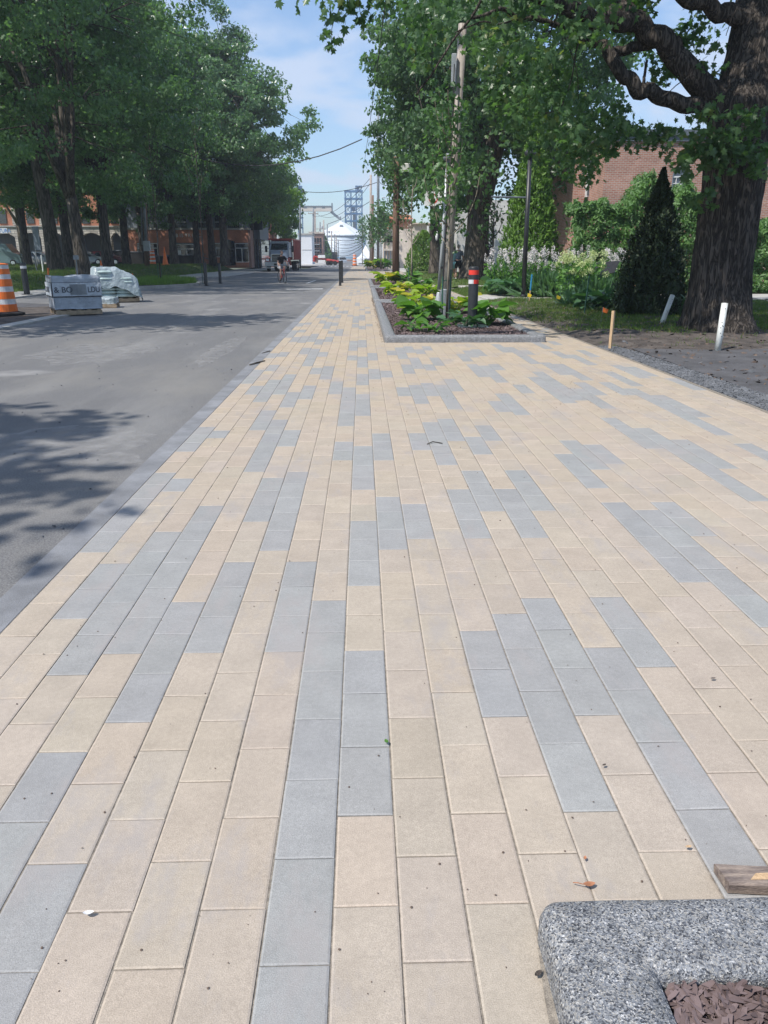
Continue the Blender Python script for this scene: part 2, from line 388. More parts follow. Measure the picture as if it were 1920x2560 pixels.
def pavermat():
    m = bpy.data.materials.new('paver_concrete'); m.use_nodes = True
    nt = m.node_tree; N = nt.nodes; K = nt.links.new; b = N['Principled BSDF']; b.inputs['Roughness'].default_value = 0.9; b.inputs['Specular IOR Level'].default_value = 0.25
    a = N.new('ShaderNodeAttribute'); a.attribute_name = 'tone'
    g = N.new('ShaderNodeNewGeometry')
    def nz(s, d, lo, hi, a0, a1):
        n = N.new('ShaderNodeTexNoise'); n.inputs['Scale'].default_value = s; n.inputs['Detail'].default_value = d; n.inputs['Roughness'].default_value = 0.65
        K(g.outputs['Position'], n.inputs['Vector'])
        r = N.new('ShaderNodeMapRange'); r.inputs['From Min'].default_value = lo; r.inputs['From Max'].default_value = hi; r.inputs['To Min'].default_value = a0; r.inputs['To Max'].default_value = a1
        K(n.outputs['Fac'], r.inputs['Value']); return r.outputs[0]
    def mul(x, y):
        q = N.new('ShaderNodeMath'); q.operation = 'MULTIPLY'; K(x, q.inputs[0]); K(y, q.inputs[1]); return q.outputs[0]
    f = mul(mul(nz(380, 3, .3, .7, .78, 1.20), nz(60, 5, .3, .7, .92, 1.08)), nz(7, 6, .3, .7, .90, 1.06))
    v = N.new('ShaderNodeVectorMath'); v.operation = 'SCALE'; K(a.outputs['Color'], v.inputs[0]); K(f, v.inputs['Scale'])
    # dusty tyre and foot marks lying across the stones, and small dark pits
    mp = N.new('ShaderNodeMapping'); mp.inputs['Scale'].default_value = (1, .45, 1); mp.inputs['Rotation'].default_value = (0, 0, .7); K(g.outputs['Position'], mp.inputs[0])
    n3 = N.new('ShaderNodeTexNoise'); n3.inputs['Scale'].default_value = 2.2; n3.inputs['Detail'].default_value = 10; n3.inputs['Roughness'].default_value = .72; K(mp.outputs[0], n3.inputs['Vector'])
    r3 = N.new('ShaderNodeMapRange'); r3.inputs['From Min'].default_value = .53; r3.inputs['From Max'].default_value = .62; r3.inputs['To Max'].default_value = .55; K(n3.outputs['Fac'], r3.inputs['Value'])
    mx = N.new('ShaderNodeMixRGB'); mx.inputs[2].default_value = (.315, .29, .28, 1); K(r3.outputs[0], mx.inputs[0]); K(v.outputs[0], mx.inputs[1])
    vo = N.new('ShaderNodeTexVoronoi'); vo.inputs['Scale'].default_value = 55; K(g.outputs['Position'], vo.inputs['Vector'])
    r4 = N.new('ShaderNodeMapRange'); r4.inputs['From Min'].default_value = .05; r4.inputs['From Max'].default_value = .10; r4.inputs['To Min'].default_value = .18; r4.inputs['To Max'].default_value = 0; K(vo.outputs['Distance'], r4.inputs['Value'])
    m4 = N.new('ShaderNodeMixRGB'); m4.inputs[2].default_value = (.2, .17, .15, 1); K(r4.outputs[0], m4.inputs[0]); K(mx.outputs[0], m4.inputs[1])
    K(m4.outputs[0], b.inputs['Base Color'])
    n5 = N.new('ShaderNodeTexNoise'); n5.inputs['Scale'].default_value = 320; n5.inputs['Detail'].default_value = 4; K(g.outputs['Position'], n5.inputs['Vector'])
    bp = N.new('ShaderNodeBump'); bp.inputs['Strength'].default_value = .5; bp.inputs['Distance'].default_value = .0022; K(n5.outputs['Fac'], bp.inputs['Height']); K(bp.outputs[0], b.inputs['Normal'])
    return m

def asphaltmat():
    m = bpy.data.materials.new('asphalt'); m.use_nodes = True
    nt = m.node_tree; N = nt.nodes; K = nt.links.new; b = N['Principled BSDF']; b.inputs['Roughness'].default_value = .85; b.inputs['Specular IOR Level'].default_value = .35
    g = N.new('ShaderNodeNewGeometry')
    def nz(s, d, stretch=None, rot=0):
        n = N.new('ShaderNodeTexNoise'); n.inputs['Scale'].default_value = s; n.inputs['Detail'].default_value = d; n.inputs['Roughness'].default_value = .62
        src = g.outputs['Position']
        if stretch:
            mp = N.new('ShaderNodeMapping'); mp.inputs['Scale'].default_value = stretch; mp.inputs['Rotation'].default_value = (0, 0, rot); K(src, mp.inputs[0]); src = mp.outputs[0]
        K(src, n.inputs['Vector']); return n.outputs['Fac']
    def rng_(x, a, b_, c, d):
        r = N.new('ShaderNodeMapRange'); r.inputs['From Min'].default_value = a; r.inputs['From Max'].default_value = b_; r.inputs['To Min'].default_value = c; r.inputs['To Max'].default_value = d
        K(x, r.inputs['Value']); return r.outputs[0]
    def mix(f, c1, c2):
        x = N.new('ShaderNodeMixRGB'); K(f, x.inputs[0])
        for i, c in ((1, c1), (2, c2)):
            if isinstance(c, tuple): x.inputs[i].default_value = (*c, 1)
            else: K(c, x.inputs[i])
        return x.outputs[0]
    c = mix(rng_(nz(95, 5), .34, .66, 0, 1), (.09, .09, .095), (.20, .198, .197))
    c = mix(rng_(nz(1.1, 8, (1, .22, 1)), .48, .70, 0, .5), c, (.255, .25, .243))          # pale construction dust dragged along the lane
    c = mix(rng_(nz(.55, 6, (1, .5, 1), .5), .50, .70, 0, .55), c, (.235, .222, .20))
    c = mix(rng_(nz(.35, 4), .62, .70, 0, .5), c, (.42, .41, .40))
    c = mix(rng_(nz(.9, 3, (1, .15, 1)), .30, .42, .4, 0), c, (.11, .11, .115))
    K(c, b.inputs['Base Color'])
    n = N.new('ShaderNodeTexNoise'); n.inputs['Scale'].default_value = 130; n.inputs['Detail'].default_value = 3; K(g.outputs['Position'], n.inputs['Vector'])
    bp = N.new('ShaderNodeBump'); bp.inputs['Strength'].default_value = .6; bp.inputs['Distance'].default_value = .006; K(n.outputs['Fac'], bp.inputs['Height']); K(bp.outputs[0], b.inputs['Normal'])
    return m

M = {}
M['paver'] = pavermat()
M['asphalt'] = asphaltmat()
M['joint'] = mat('joint_sand', (.215, .19, .16), .95, .3, 60, .5, 300, fine=.35, fscale=500, bdist=.003)
M['gutter'] = mat('gutter_concrete', (.200, .205, .218), .9, .22, 3, .6, 220, fine=.18, fscale=260, bdist=.004)
M['concrete'] = mat('pale_concrete', (.40, .385, .36), .9, .16, 2.5, .3, 120, fine=.08)
M['kerb'] = granite('grey_granite')
M['mulch'] = mat('bark_mulch', (.055, .038, .034), .95, .0, 40, .9, 90, col2=(.16, .12, .115), fine=.4, fscale=120, bdist=.02)
M['chip'] = leafmat('mulch_chips', (.07, .045, .04), (.22, .165, .165), trans=0, rough=.85, nscale=3)
M['soil'] = mat('dark_soil', (.045, .037, .033), .95, .0, 3, 1.0, 26, col2=(.125, .105, .092), fine=.3, fscale=60, bdist=.03)
M['drive'] = mat('driveway_asphalt', (.085, .083, .088), .9, .25, 2, .5, 120, fine=.25, fscale=160, bdist=.006)
M['gravel'] = leafmat('grey_gravel', (.045, .05, .055), (.17, .175, .19), trans=0, rough=.85, nscale=4)
M['gravelbed'] = mat('gravel_bed', (.065, .065, .07), .95, .3, 40, .8, 90, fine=.4, fscale=90, bdist=.02)
M['turf'] = mat('lawn_ground', (.05, .075, .022), .95, .0, 1.2, .6, 40, col2=(.11, .15, .04), fine=.3, fscale=45, bdist=.03)
M['grass'] = leafmat('grass_blades', (.05, .10, .02), (.16, .25, .05), trans=.35, rough=.6, nscale=.8, warm=((.25, .2, .08), .93))
M['ground'] = mat('far_ground', (.10, .11, .07), .95, .3, .05)
M['bark'] = barkmat('maple_bark', (.022, .019, .017), (.115, .097, .084), 11, 1.0, .035)
M['bark_far'] = barkmat('tree_bark', (.04, .034, .028), (.15, .13, .11), 4, .7, .04)
M['bark_pale'] = barkmat('pale_bark', (.16, .13, .10), (.38, .33, .26), 4, .5, .02)
M['leaf_near'] = leafmat('silver_maple_leaves', (.032, .080, .036), (.125, .220, .088), trans=.50, rough=.34, nscale=1.0, warm=((.16, .20, .06), .955))
M['leaf_row'] = leafmat('row_maple_leaves', (.044, .100, .050), (.170, .290, .140), trans=.48, rough=.30, nscale=.45, spec=.5)
M['leaf_mid'] = leafmat('tree_leaves', (.038, .092, .042), (.145, .255, .110), trans=.48, rough=.4, nscale=.5)
M['leaf_bright'] = leafmat('yellow_green_leaves', (.07, .15, .02), (.17, .29, .05), trans=.42, rough=.5, nscale=.6)
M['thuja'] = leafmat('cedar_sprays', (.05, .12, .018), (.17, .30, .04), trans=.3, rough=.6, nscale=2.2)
M['cedar_shade'] = leafmat('shaded_cedar_sprays', (.010, .024, .009), (.038, .068, .020), trans=.12, rough=.6, nscale=1.6)  # cedar green darkened: the shade over the cone shrub is painted into its colour
M['hedge'] = leafmat('hedge_leaves', (.05, .12, .04), (.17, .31, .09), trans=.32, rough=.5, nscale=1.8)
M['hosta'] = leafmat('hosta_green', (.06, .16, .035), (.15, .30, .06), trans=.38, rough=.42, nscale=3)
M['hosta_lime'] = leafmat('hosta_lime', (.18, .30, .03), (.38, .48, .07), trans=.42, rough=.45, nscale=3, warm=((.62, .52, .12), .80))
M['hosta_blue'] = leafmat('hosta_bluegreen', (.04, .11, .05), (.10, .21, .10), trans=.28, rough=.42, nscale=3)
M['iris'] = leafmat('iris_blades', (.07, .14, .07), (.15, .27, .14), trans=.3, rough=.5, nscale=2)
M['petal'] = leafmat('white_petals', (.68, .62, .61), (.88, .85, .84), trans=.3, rough=.8, nscale=4, tcol=(1, 1, 1))
M['petal_green'] = leafmat('pale_green_petals', (.42, .52, .22), (.70, .76, .42), trans=.3, rough=.8, nscale=4, tcol=(1, 1, .8))
M['black'] = mat('black_paint', (.022, .023, .026), .42, .2, 8, spec=.5)
M['blackm'] = mat('matt_black', (.018, .018, .02), .7, .2, 8)
M['galv'] = mat('galvanised_steel', (.42, .44, .46), .5, .12, 5, .15, 40, metal=.35)
M['galvd'] = mat('weathered_steel', (.22, .24, .26), .6, .2, 5, metal=.2)
M['wood_pole'] = mat('weathered_pole', (.26, .22, .20), .92, .0, 5, .7, 30, col2=(.46, .41, .37), stretch=(4, 4, .25), bdist=.01)
M['wood_pole_brown'] = mat('brown_pole', (.14, .085, .06), .92, .0, 5, .5, 30, col2=(.24, .15, .11), stretch=(4, 4, .25))
M['wood_new'] = mat('fresh_timber', (.40, .27, .16), .8, .0, 14, .4, 40, col2=(.60, .42, .25), stretch=(6, 6, .5))
M['plank'] = mat('weathered_plank', (.15, .12, .11), .9, .0, 9, .8, 60, col2=(.36, .29, .24), stretch=(1.0, 9, 6), bdist=.004, mlo=.36, mhi=.66, fine=.2, fscale=90)
M['orange'] = mat('orange_plastic', (.78, .17, .03), .5, .12, 4, spec=.4)
M['orange_net'] = mat('orange_cloth', (.80, .16, .05), .8, .15, 4)
M['white'] = mat('white_paint', (.76, .76, .75), .55, .08, 4)
M['whiteband'] = mat('silver_reflective', (.60, .60, .61), .5, .12, 10)
M['red'] = mat('red_reflective', (.70, .045, .03), .45, .08, 5)
M['redpaint'] = mat('red_paint', (.34, .035, .03), .4, .1, 3, spec=.5)
M['darkred'] = mat('dark_red_body', (.22, .018, .025), .45, .15, 3, spec=.5)
M['skin'] = mat('skin', (.46, .27, .20), .6, .06, 10)
M['rubber'] = mat('tyre_rubber', (.018, .018, .019), .85, .15, 10)
M['chrome'] = mat('chrome', (.62, .64, .66), .22, .05, 3, metal=.9)
M['glass'] = mat('dark_glass', (.02, .026, .032), .08, .2, .8, spec=.9)
M['glass_sky'] = mat('window_glass', (.06, .08, .10), .06, .3, .6, spec=1.0)
M['brick_r'] = brickmat('red_brick_house', (.34, .13, .085), (.44, .21, .15), (.42, .37, .33))
M['brick_l'] = brickmat('orange_brick', (.44, .155, .085), (.52, .20, .115), (.46, .26, .19), ms=.008)
M['brick_old'] = brickmat('old_brick', (.25, .11, .085), (.33, .16, .12), (.30, .25, .22))
M['stone_l'] = brickmat('pale_rubble_stone', (.62, .57, .49), (.44, .40, .35), (.27, .25, .23), bw=.85, bh=.30, ms=.035, bump=.8)
M['block_w'] = brickmat('white_block_wall', (.62, .61, .60), (.66, .65, .63), (.52, .51, .50), bw=.4, bh=.2, ms=.01, bump=.3)
M['metal_l'] = mat('grey_standing_seam', (.22, .25, .30), .5, .18, 6, stretch=(6, 6, .1), metal=.3)
M['metal_d'] = mat('dark_grey_cladding', (.12, .14, .165), .55, .18, 4, stretch=(5, 5, .1))
M['plaster'] = mat('cream_plaster', (.55, .50, .44), .9, .08, 1)
M['brown'] = mat('brown_door', (.16, .055, .03), .6, .1, 4)
M['silo'] = mat('silo_sheet', (.50, .56, .62), .55, .08, .6, stretch=(1, 1, 6), metal=.2)
M['silo_roof'] = mat('silo_roof_sheet', (.72, .75, .80), .55, .05, .5)
M['blue'] = mat('blue_steel', (.02, .12, .28), .6, .2, .5)
M['cable'] = mat('black_cable', (.03, .03, .035), .7, .1, 3)
M['tent'] = mat('white_canvas', (.80, .81, .83), .75, .05, .4)
M['wrap'] = mat('grey_plastic_wrap', (.37, .41, .47), .32, .16, 3, .7, 7, spec=.5, bdist=.05)
M['wrapd'] = mat('translucent_film', (.22, .28, .30), .3, .0, 3, .8, 8, spec=.6, col2=(.40, .46, .49), bdist=.05)
M['bag'] = mat('pale_green_bag', (.42, .52, .50), .35, .25, 4, .5, 10, spec=.5, bdist=.03)
M['strap'] = mat('black_strap', (.03, .035, .05), .5, .1, 3)
M['pallet'] = mat('pallet_wood', (.34, .26, .18), .85, .25, 8, .3, 30)
M['brownleaf'] = mat('dry_leaf', (.34, .15, .08), .6, .3, 60)
M['debris'] = leafmat('debris', (.05, .035, .03), (.18, .13, .10), trans=0, rough=.9, nscale=5)
M['yellow'] = mat('yellow_plastic', (.85, .62, .03), .5, .1, 4)
M['lime'] = mat('lime_cloth', (.60, .75, .06), .7, .1, 4)
M['bluep'] = mat('blue_plastic', (.03, .22, .42), .5, .1, 4)
M['green_m'] = mat('green_metal', (.035, .10, .075), .5, .15, 4)
M['silvercar'] = mat('silver_car_paint', (.50, .52, .55), .25, .04, 1, metal=.5, spec=.6)
M['greencar'] = mat('dark_green_paint', (.10, .16, .16), .3, .06, 1, spec=.6)
M['maroon'] = mat('maroon_paint', (.16, .015, .02), .3, .06, 1, spec=.6)
M['white_shaded'] = mat('shaded_white_paint', (.30, .34, .40), .3, .05, 1, spec=.6)  # white paint greyed and blued, shade on the truck put into the colour
M['lamp_glass'] = mat('headlight_glass', (.75, .78, .80), .15, .05, 3, spec=.8)
M['roof_o'] = mat('orange_roof', (.45, .16, .07), .8, .1, 3)
M['cream_stone'] = mat('cream_stone', (.62, .54, .46), .9, .15, 2)
M['text_dark'] = mat('dark_print', (.07, .08, .10), .6, .05, 3)
M['text_blue'] = mat('blue_print', (.10, .25, .55), .6, .05, 3)
# ------------------------------------------------------------------ ground, road, pavement
PW, PL, PX0, PY0 = .155, .31, -.0808, 1.4288
LEFT = PX0 - 9 * PW            # -1.4758
RIGHT = PX0 + 26 * PW          # 3.949
GRAY = "-9:7~11,14~16,25~28,33~34,43~47,51~53,64;-8:5~6,11,16,23~24,29~30,34~35,41~43,47~48,53~54;-7:3~7,21~25,40~43,59~62;-6:0~1,4~9,17~19,23~27,35~37,41~45,54~56,60~64,74~78;-5:-2~-1,2~4,12~17,20~22,30~36,39~41,49~54,58~60,69~72;-4:4~6,9~11,15~16,22~24,28~29,34~35,41~43,46~47,52~54,59~62,65~67,85~88;-3:7~11,26~29,44~48,64~67,84~87;-2:4~6,23~25,61~62;-1:-2~4,13~14,17~23,32~33,36~40,50~52,54~60,75~80;0:1~3,6~8,11~14,19~22,25~27,30~33,38~41,49~51,57~62,69~70;1:7~9,13~15,26~28,32~34,51~52,64~66,71~72;2:8~9,27~28;3:2~3,14~15,22~23,34~35;4:1~4,8~10,13~17,21~24,28~30,33~37;5:2~4,9~11,15~17,22~24,29~32,35~37;6:0~3,8~10,14~15,20~24,29~30,35~36;7:3~4,9~11,15~16,23~25,30~32,36~37;9:19~20;10:6~9,11~13,19~22,27~30,32~34;11:4~8,12~14,25~29,33~35;12:8~9,13~14,23~24,29~30,34~36;14:21~26;15:14~17,21~27,35~38;16:10~16,20~23,31~37;17:12~14,22~24,27~30,34~35;18:26~30;19:22~24;20:13~14,16~23,33~35,37~41;21:18~21,24~27,30~33;22:39~40;23:26~29,33~35;24:27~29;25:23~25"
def planters(): return [(.378, -9.0, 3.28, 1.365), (.40, 13.95, 3.28, 25.25), (.40, 26.2, 3.28, 37.1), (.40, 39.5, 3.28, 52.5), (.42, 87.2, 3.3, 124)]

b = MB(); b.add([(-3000, -600, -.30), (3000, -600, -.30), (3000, 6000, -.30), (-3000, 6000, -.30)], [(0, 1, 2, 3)])
struct(b.build('ground', M['ground']), label='flat land reaching to the horizon')

def sheet(name, poly, z, m, kind='structure', n=None):
    bb = MB(); bb.add([(x, y, z) for x, y in poly], [tuple(range(len(poly)))]); return struct(bb.build(name, m), kind)
# the road: one sheet with the parking bay on its left, then the crossing street
road = MB()
ROADL = -7.62
poly = [(-1.63, -12), (-1.63, 135), (-1.66, 420), (-7.4, 420), (-7.4, 150), (-7.4, 108), (-9.8, 100), (-12.3, 62), (-12.3, 52), (-9.9, 49), (-9.9, 42.5), (-12.6, 38), (-12.9, 27.5), (-7.9, 25.4), (ROADL, 22), (ROADL, -12)]
road.add([(x, y, -.012) for x, y in poly], [tuple(reversed(range(len(poly))))])
struct(road.build('road', M['asphalt']), label='grey dusty asphalt road')
b = MB(); b.add([(-90, 137, -.008), (-90, 151, -.008), (90, 151, -.008), (90, 137, -.008)], [(3, 2, 1, 0)]); struct(b.build('cross_street', M['asphalt']))
# far pavements on both sides of the road beyond the crossing
b = MB(); b.box((-1.66, 151, -.1), (9, 430, .02)); b.box((-13, 151, -.1), (-7.4, 430, .02)); struct(b.build('far_pavement', M['concrete']))
b = MB(); b.box((-1.635, -12, -.1), (LEFT - .004, 137, -.003), bev=.004); struct(b.build('gutter', M['gutter']), label='blue-grey concrete gutter strip between road and pavers')
# painted lines
b = MB()
for k in range(9): b.add([(-7.2 + k * .66 * 1.0, 133.0, -.004), (-6.85 + k * .66, 133.0, -.004), (-6.85 + k * .66, 136.2, -.004), (-7.2 + k * .66, 136.2, -.004)], [(0, 1, 2, 3)])
b.add([(-3.6, 38.2, -.008), (-1.9, 38.6, -.008), (-1.9, 39.1, -.008), (-3.6, 38.55, -.008)], [(0, 1, 2, 3)])
b.add([(-3.3, 47, -.008), (-3.2, 47, -.008), (-3.0, 53, -.008), (-3.1, 53, -.008)], [(0, 1, 2, 3)])
struct(b.build('road_markings', M['white']))
# faint chalky spill marks and scraped lines on the asphalt
b = MB(); rg = random.Random(5)
def blot(cx, cy, rx, ry, n=26, z=-.0085):
    pts = []
    for k in range(n):
        a = 2 * pi * k / n; q = 1 + .35 * noise.noise(Vector((cx + cos(a) * 1.3, cy + sin(a) * 1.3, 3)))+rg.uniform(-.12, .12)
        pts.append((cx + rx * q * cos(a), cy + ry * q * sin(a), z))
    b.add(pts, [tuple(range(n))])
M['dust'] = bpy.data.materials.new('pale_dust'); M['dust'].use_nodes = True
_nt = M['dust'].node_tree; _b = _nt.nodes['Principled BSDF']; _b.inputs['Base Color'].default_value = (.50, .49, .48, 1); _b.inputs['Roughness'].default_value = 1
_g = _nt.nodes.new('ShaderNodeNewGeometry'); _n = _nt.nodes.new('ShaderNodeTexNoise'); _n.inputs['Scale'].default_value = 5; _n.inputs['Detail'].default_value = 9; _n.inputs['Roughness'].default_value = .7
_r = _nt.nodes.new('ShaderNodeMapRange'); _r.inputs['From Min'].default_value = .42; _r.inputs['From Max'].default_value = .78; _r.inputs['To Max'].default_value = .45
_nt.links.new(_g.outputs['Position'], _n.inputs['Vector']); _nt.links.new(_n.outputs['Fac'], _r.inputs['Value']); _nt.links.new(_r.outputs[0], _b.inputs['Alpha'])
for (x, y, rx, ry) in ((235, 880, .9, 1.5), (150, 1095, .75, .5), (250, 1150, .35, .25), (90, 1130, .5, .25), (560, 870, .2, 2.2), (480, 800, .25, 3.5)):
    p = gp(x, y); blot(p.x, p.y, rx, ry)
struct(b.build('dust_marks', M['dust']), 'stuff', 'pale dust marks spilled on the asphalt')

# ---- the pavement of concrete stones
gray = {}
for part in GRAY.split(';'):
    c, rs = part.split(':')
    for r in rs.split(','):
        a, *e = r.split('~'); 
        for n in range(int(a), int(e[0] if e else a) + 1): gray[(int(c), n)] = 1
rng = np.random.default_rng(11)
TAN = np.array([.412, .338, .256]); TAN2 = np.array([.385, .333, .280]); GRY = np.array([.292, .291, .287])
def in_pl(x0, x1, y0, y1):
    for a, c, b_, d in planters():
        if x0 > a - .02 and x1 < b_ + .02 and y0 > c - .02 and y1 < d + .02: return True
    return False
V = []; LP = []; ST = []; TT = []; TONE = []; TOPF = []
def quad(a, b_, c, d, col):
    ST.append(len(LP)); LP.extend((a, b_, c, d)); TT.append(4); TONE.append(col)
prev = {}
for n in range(-12, 445):
    for i in range(-9, 26):
        x0 = PX0 + i * PW; y0 = PY0 + n * PL + (PL / 2 if i % 2 else 0); x1 = x0 + PW; y1 = y0 + PL
        if y1 > 137.2: continue
        if in_pl(x0, x1, y0, y1): 
            continue
        if y0 > 2000: continue
        Yc = y0 + PL / 2
        traced = (Yc < 15.3 and (n, i) is not None) or (Yc < 31.5 and x1 < .45)
        if traced: isg = (i, n) in gray
        else:
            up = prev.get(i, False); p = .34 + (.16 if up else -.03)
            isg = rng.random() < p * .9
        prev[i] = isg
        if isg: col = GRY * (1 + rng.normal() * .020) + rng.normal(size=3) * .0015
        else:
            t = min(1, rng.random() * .35 + max(0, min(.65, (12 - Yc) / 12))); col = (TAN * (1 - t) + TAN2 * t) * (1 + rng.normal() * .022) + rng.normal(size=3) * .002
        gx = .0022; gy = .0013; bx_ = .005; by_ = .0042; bz = .0045
        jx, jy = rng.normal(size=2) * .0007; dz = rng.normal() * .0004
        tilt = rng.normal(size=2) * .0003
        near = Yc < 32
        X0, X1, Y0_, Y1 = x0 + gx + jx * .7, x1 - gx + jx * .7, y0 + gy + jy * .3, y1 - gy + jy * .3
        bb = len(V)
        cl = col * .97
        if near:
            for (xx, yy, sx, sy) in ((X0, Y0_, -1, -1), (X1, Y0_, 1, -1), (X1, Y1, 1, 1), (X0, Y1, -1, 1)):
                zz = dz + sx * tilt[0] + sy * tilt[1]
                V.append((xx, yy, -.012)); V.append((xx, yy, zz - .0022)); V.append((xx - sx * bx_, yy - sy * by_, zz))
            for k in range(4):
                a = bb + k * 3; c = bb + ((k + 1) % 4) * 3
                quad(a, c, c + 1, a + 1, cl); quad(a + 1, c + 1, c + 2, a + 2, np.minimum(col * 1.10, .6))
            quad(bb + 2, bb + 5, bb + 8, bb + 11, col)
        else:
            g2 = .002; g3 = .0014
            V.extend([(x0 + g2, y0 + g3, 0), (x1 - g2, y0 + g3, 0), (x1 - g2, y1 - g3, 0), (x0 + g2, y1 - g3, 0)])
            quad(bb, bb + 1, bb + 2, bb + 3, col)
o = np_mesh('pavement', V, LP, ST, TT, M['paver'])
ca = o.data.attributes.new('tone', 'FLOAT_COLOR', 'FACE')
ca.data.foreach_set('color', np.concatenate([np.array(TONE), np.ones((len(TONE), 1))], 1).astype(np.float32).ravel())
struct(o, label='pavement of tan and grey concrete paving stones in running bond')
b = MB(); b.box((LEFT - .004, -12, -.12), (RIGHT, 137.2, -.0042)); struct(b.build('paving_bed', M['joint']))
b = MB()
b.box((RIGHT, -12, -.1), (RIGHT + .05, 137, .001)); struct(b.build('edge_strip', M['joint']))

# ---- granite kerbs round the planting beds
def kerb_ring(name, x0, y0, x1, y1, w, h, label, grp):
    prof = [(0, -.02), (0, h * .55), (.006, h * .78), (.02, h * .93), (.045, h), (w * .7, h), (w - .03, h * .97), (w - .01, h * .88), (w, h * .6), (w, -.02)]
    R = .05; path = []
    for sx, sy, a0 in ((1, -1, -90), (1, 1, 0), (-1, 1, 90), (-1, -1, 180)):
        cx = x1 - R if sx > 0 else x0 + R; cy_ = y1 - R if sy > 0 else y0 + R
        for k in range(9):
            a = radians(a0 + k * 90 / 8); path.append((cx, cy_, cos(a), sin(a), sx, sy))
    # straight runs get extra points so the hand-cut edge can wander a little
    full = []
    for k in range(len(path)):
        p = path[k]; q = path[(k + 1) % len(path)]
        full.append(p)
        dist = sqrt((q[0] + R * q[2] - p[0] - R * p[2]) ** 2 + (q[1] + R * q[3] - p[1] - R * p[3]) ** 2)
        if dist > .5:
            m_ = min(int(dist / .12), 90)
            for t in range(1, m_):
                u = t / m_; full.append((p[0] + (q[0] - p[0]) * u, p[1] + (q[1] - p[1]) * u, q[2], q[3], p[4] + (q[4] - p[4]) * u, p[5] + (q[5] - p[5]) * u))
    bb = MB(); n = len(prof); vs = []
    for (cx, cy_, nx, ny, sx, sy) in full:
        wob = .003 * noise.noise(Vector((cx * 6, cy_ * 6, 1)))
        for t, z in prof:
            rt = max(.006, R - t * .7); sh = t - (R - rt)      # corner centre slides diagonally inward as the corner tightens
            r = rt + wob
            vs.append((cx - sx * sh + nx * r, cy_ - sy * sh + ny * r, z + .002 * noise.noise(Vector((cx * 9, cy_ * 9, t * 20)))))
    fs = []
    for k in range(len(full)):
        k2 = (k + 1) % len(full)
        for j in range(n - 1): fs.append((k * n + j, k2 * n + j, k2 * n + j + 1, k * n + j + 1))
    bb.add(vs, fs)
    o = bb.build(name, M['kerb'], smooth=True)
    return whole(o, label, 'kerb', grp)
G_ = 'granite kerbs framing the planting beds'
PLB = planters()
kerb_ring('granite_kerb', PLB[0][0], -9, PLB[0][2], PLB[0][3], .21, .09, 'speckled grey granite kerb cut off by the bottom right corner, beside the plank end', G_)
kerb_ring('granite_kerb', *PLB[1], .2, .125, 'granite kerb round the nearest full planting bed with the black bollard', G_)
kerb_ring('granite_kerb', *PLB[2], .2, .125, 'granite kerb round the second planting bed, directly behind the bollard bed', G_)
kerb_ring('granite_kerb', *PLB[3], .2, .125, 'granite kerb round the third bed, in front of the brown wooden pole', G_)
kerb_ring('granite_kerb', *PLB[4], .2, .125, 'farthest granite kerb beside the tall grey poles', G_)
for k, (x0, y0, x1, y1) in enumerate(PLB):
    nx, ny = 26, 90; zb = .045 if k == 0 else .075
    vs = []; fs = []
    for j in range(ny + 1):
        for i in range(nx + 1):
            x = x0 + .19 + (x1 - x0 - .38) * i / nx; y = y0 + .19 + (y1 - y0 - .38) * j / ny
            vs.append((x, y, zb + .018 * noise.noise(Vector((x * 2.5, y * 2.5, k)))))
    for j in range(ny):
        for i in range(nx):
            a = j * (nx + 1) + i; fs.append((a, a + 1, a + nx + 2, a + nx + 1))
    bb = MB(); bb.add(vs, fs); struct(bb.build('mulch_bed', M['mulch'], smooth=True), label='dark brown mulch filling a bed')
# grey mortar smeared in the gap along the nearest kerb
b = MB(); vs = []
for k in range(40):
    y = 1.30 - k * .03; vs += [(.372 - .0022 * min(k, 14) + .004 * noise.noise(Vector((y * 9, 0, 0))), y, .0022), (.392, y, .006)]
b.add(vs, [(2 * k, 2 * k + 2, 2 * k + 3, 2 * k + 1) for k in range(39)]); struct(b.build('mortar_strip', M['joint']))
# mulch chips
CH = ([(-.13, -.5, 0), (.10, -.42, .05), (.16, .1, .02), (.06, .5, 0), (-.10, .38, .05), (-.17, -.1, .03)], [(0, 1, 2, 3, 4, 5)])
def chips(name, x0, y0, x1, y1, z, n, s0, s1, seed, m=None, lab='loose bark mulch chips'):
    r = np.random.default_rng(seed)
    C = np.stack([r.uniform(x0, x1, n), r.uniform(y0, y1, n), z + r.uniform(0, .018, n)], 1)
    S = s0 + (s1 - s0) * r.random(n) ** 1.8
    td = np.stack([r.normal(size=n), r.normal(size=n), r.normal(size=n) * .15], 1)
    o = leaf_mesh(name, C, S, CH, m or M['chip'], rng=r, bias=(0, 0, 3.2), tdir=td)
    return struct(o, 'stuff', lab)
chips('mulch_chips', .59, .55, 1.6, 1.15, .05, 14000, .010, .052, 1, lab='loose purple-brown bark chips inside the nearest kerb')
chips('mulch_chips', .6, 14.15, 3.08, 25, .078, 16000, .03, .09, 2)
chips('mulch_chips', .6, 26.4, 3.08, 37, .078, 6000, .05, .12, 3)
chips('mulch_chips', .6, 39.7, 3.08, 52, .078, 4000, .06, .14, 4)
# pale concrete threshold strips between the beds
b = MB(); b.box((.44, 25.3, -.05), (3.3, 26.15, .012)); struct(b.build('bed_gap', M['concrete']))

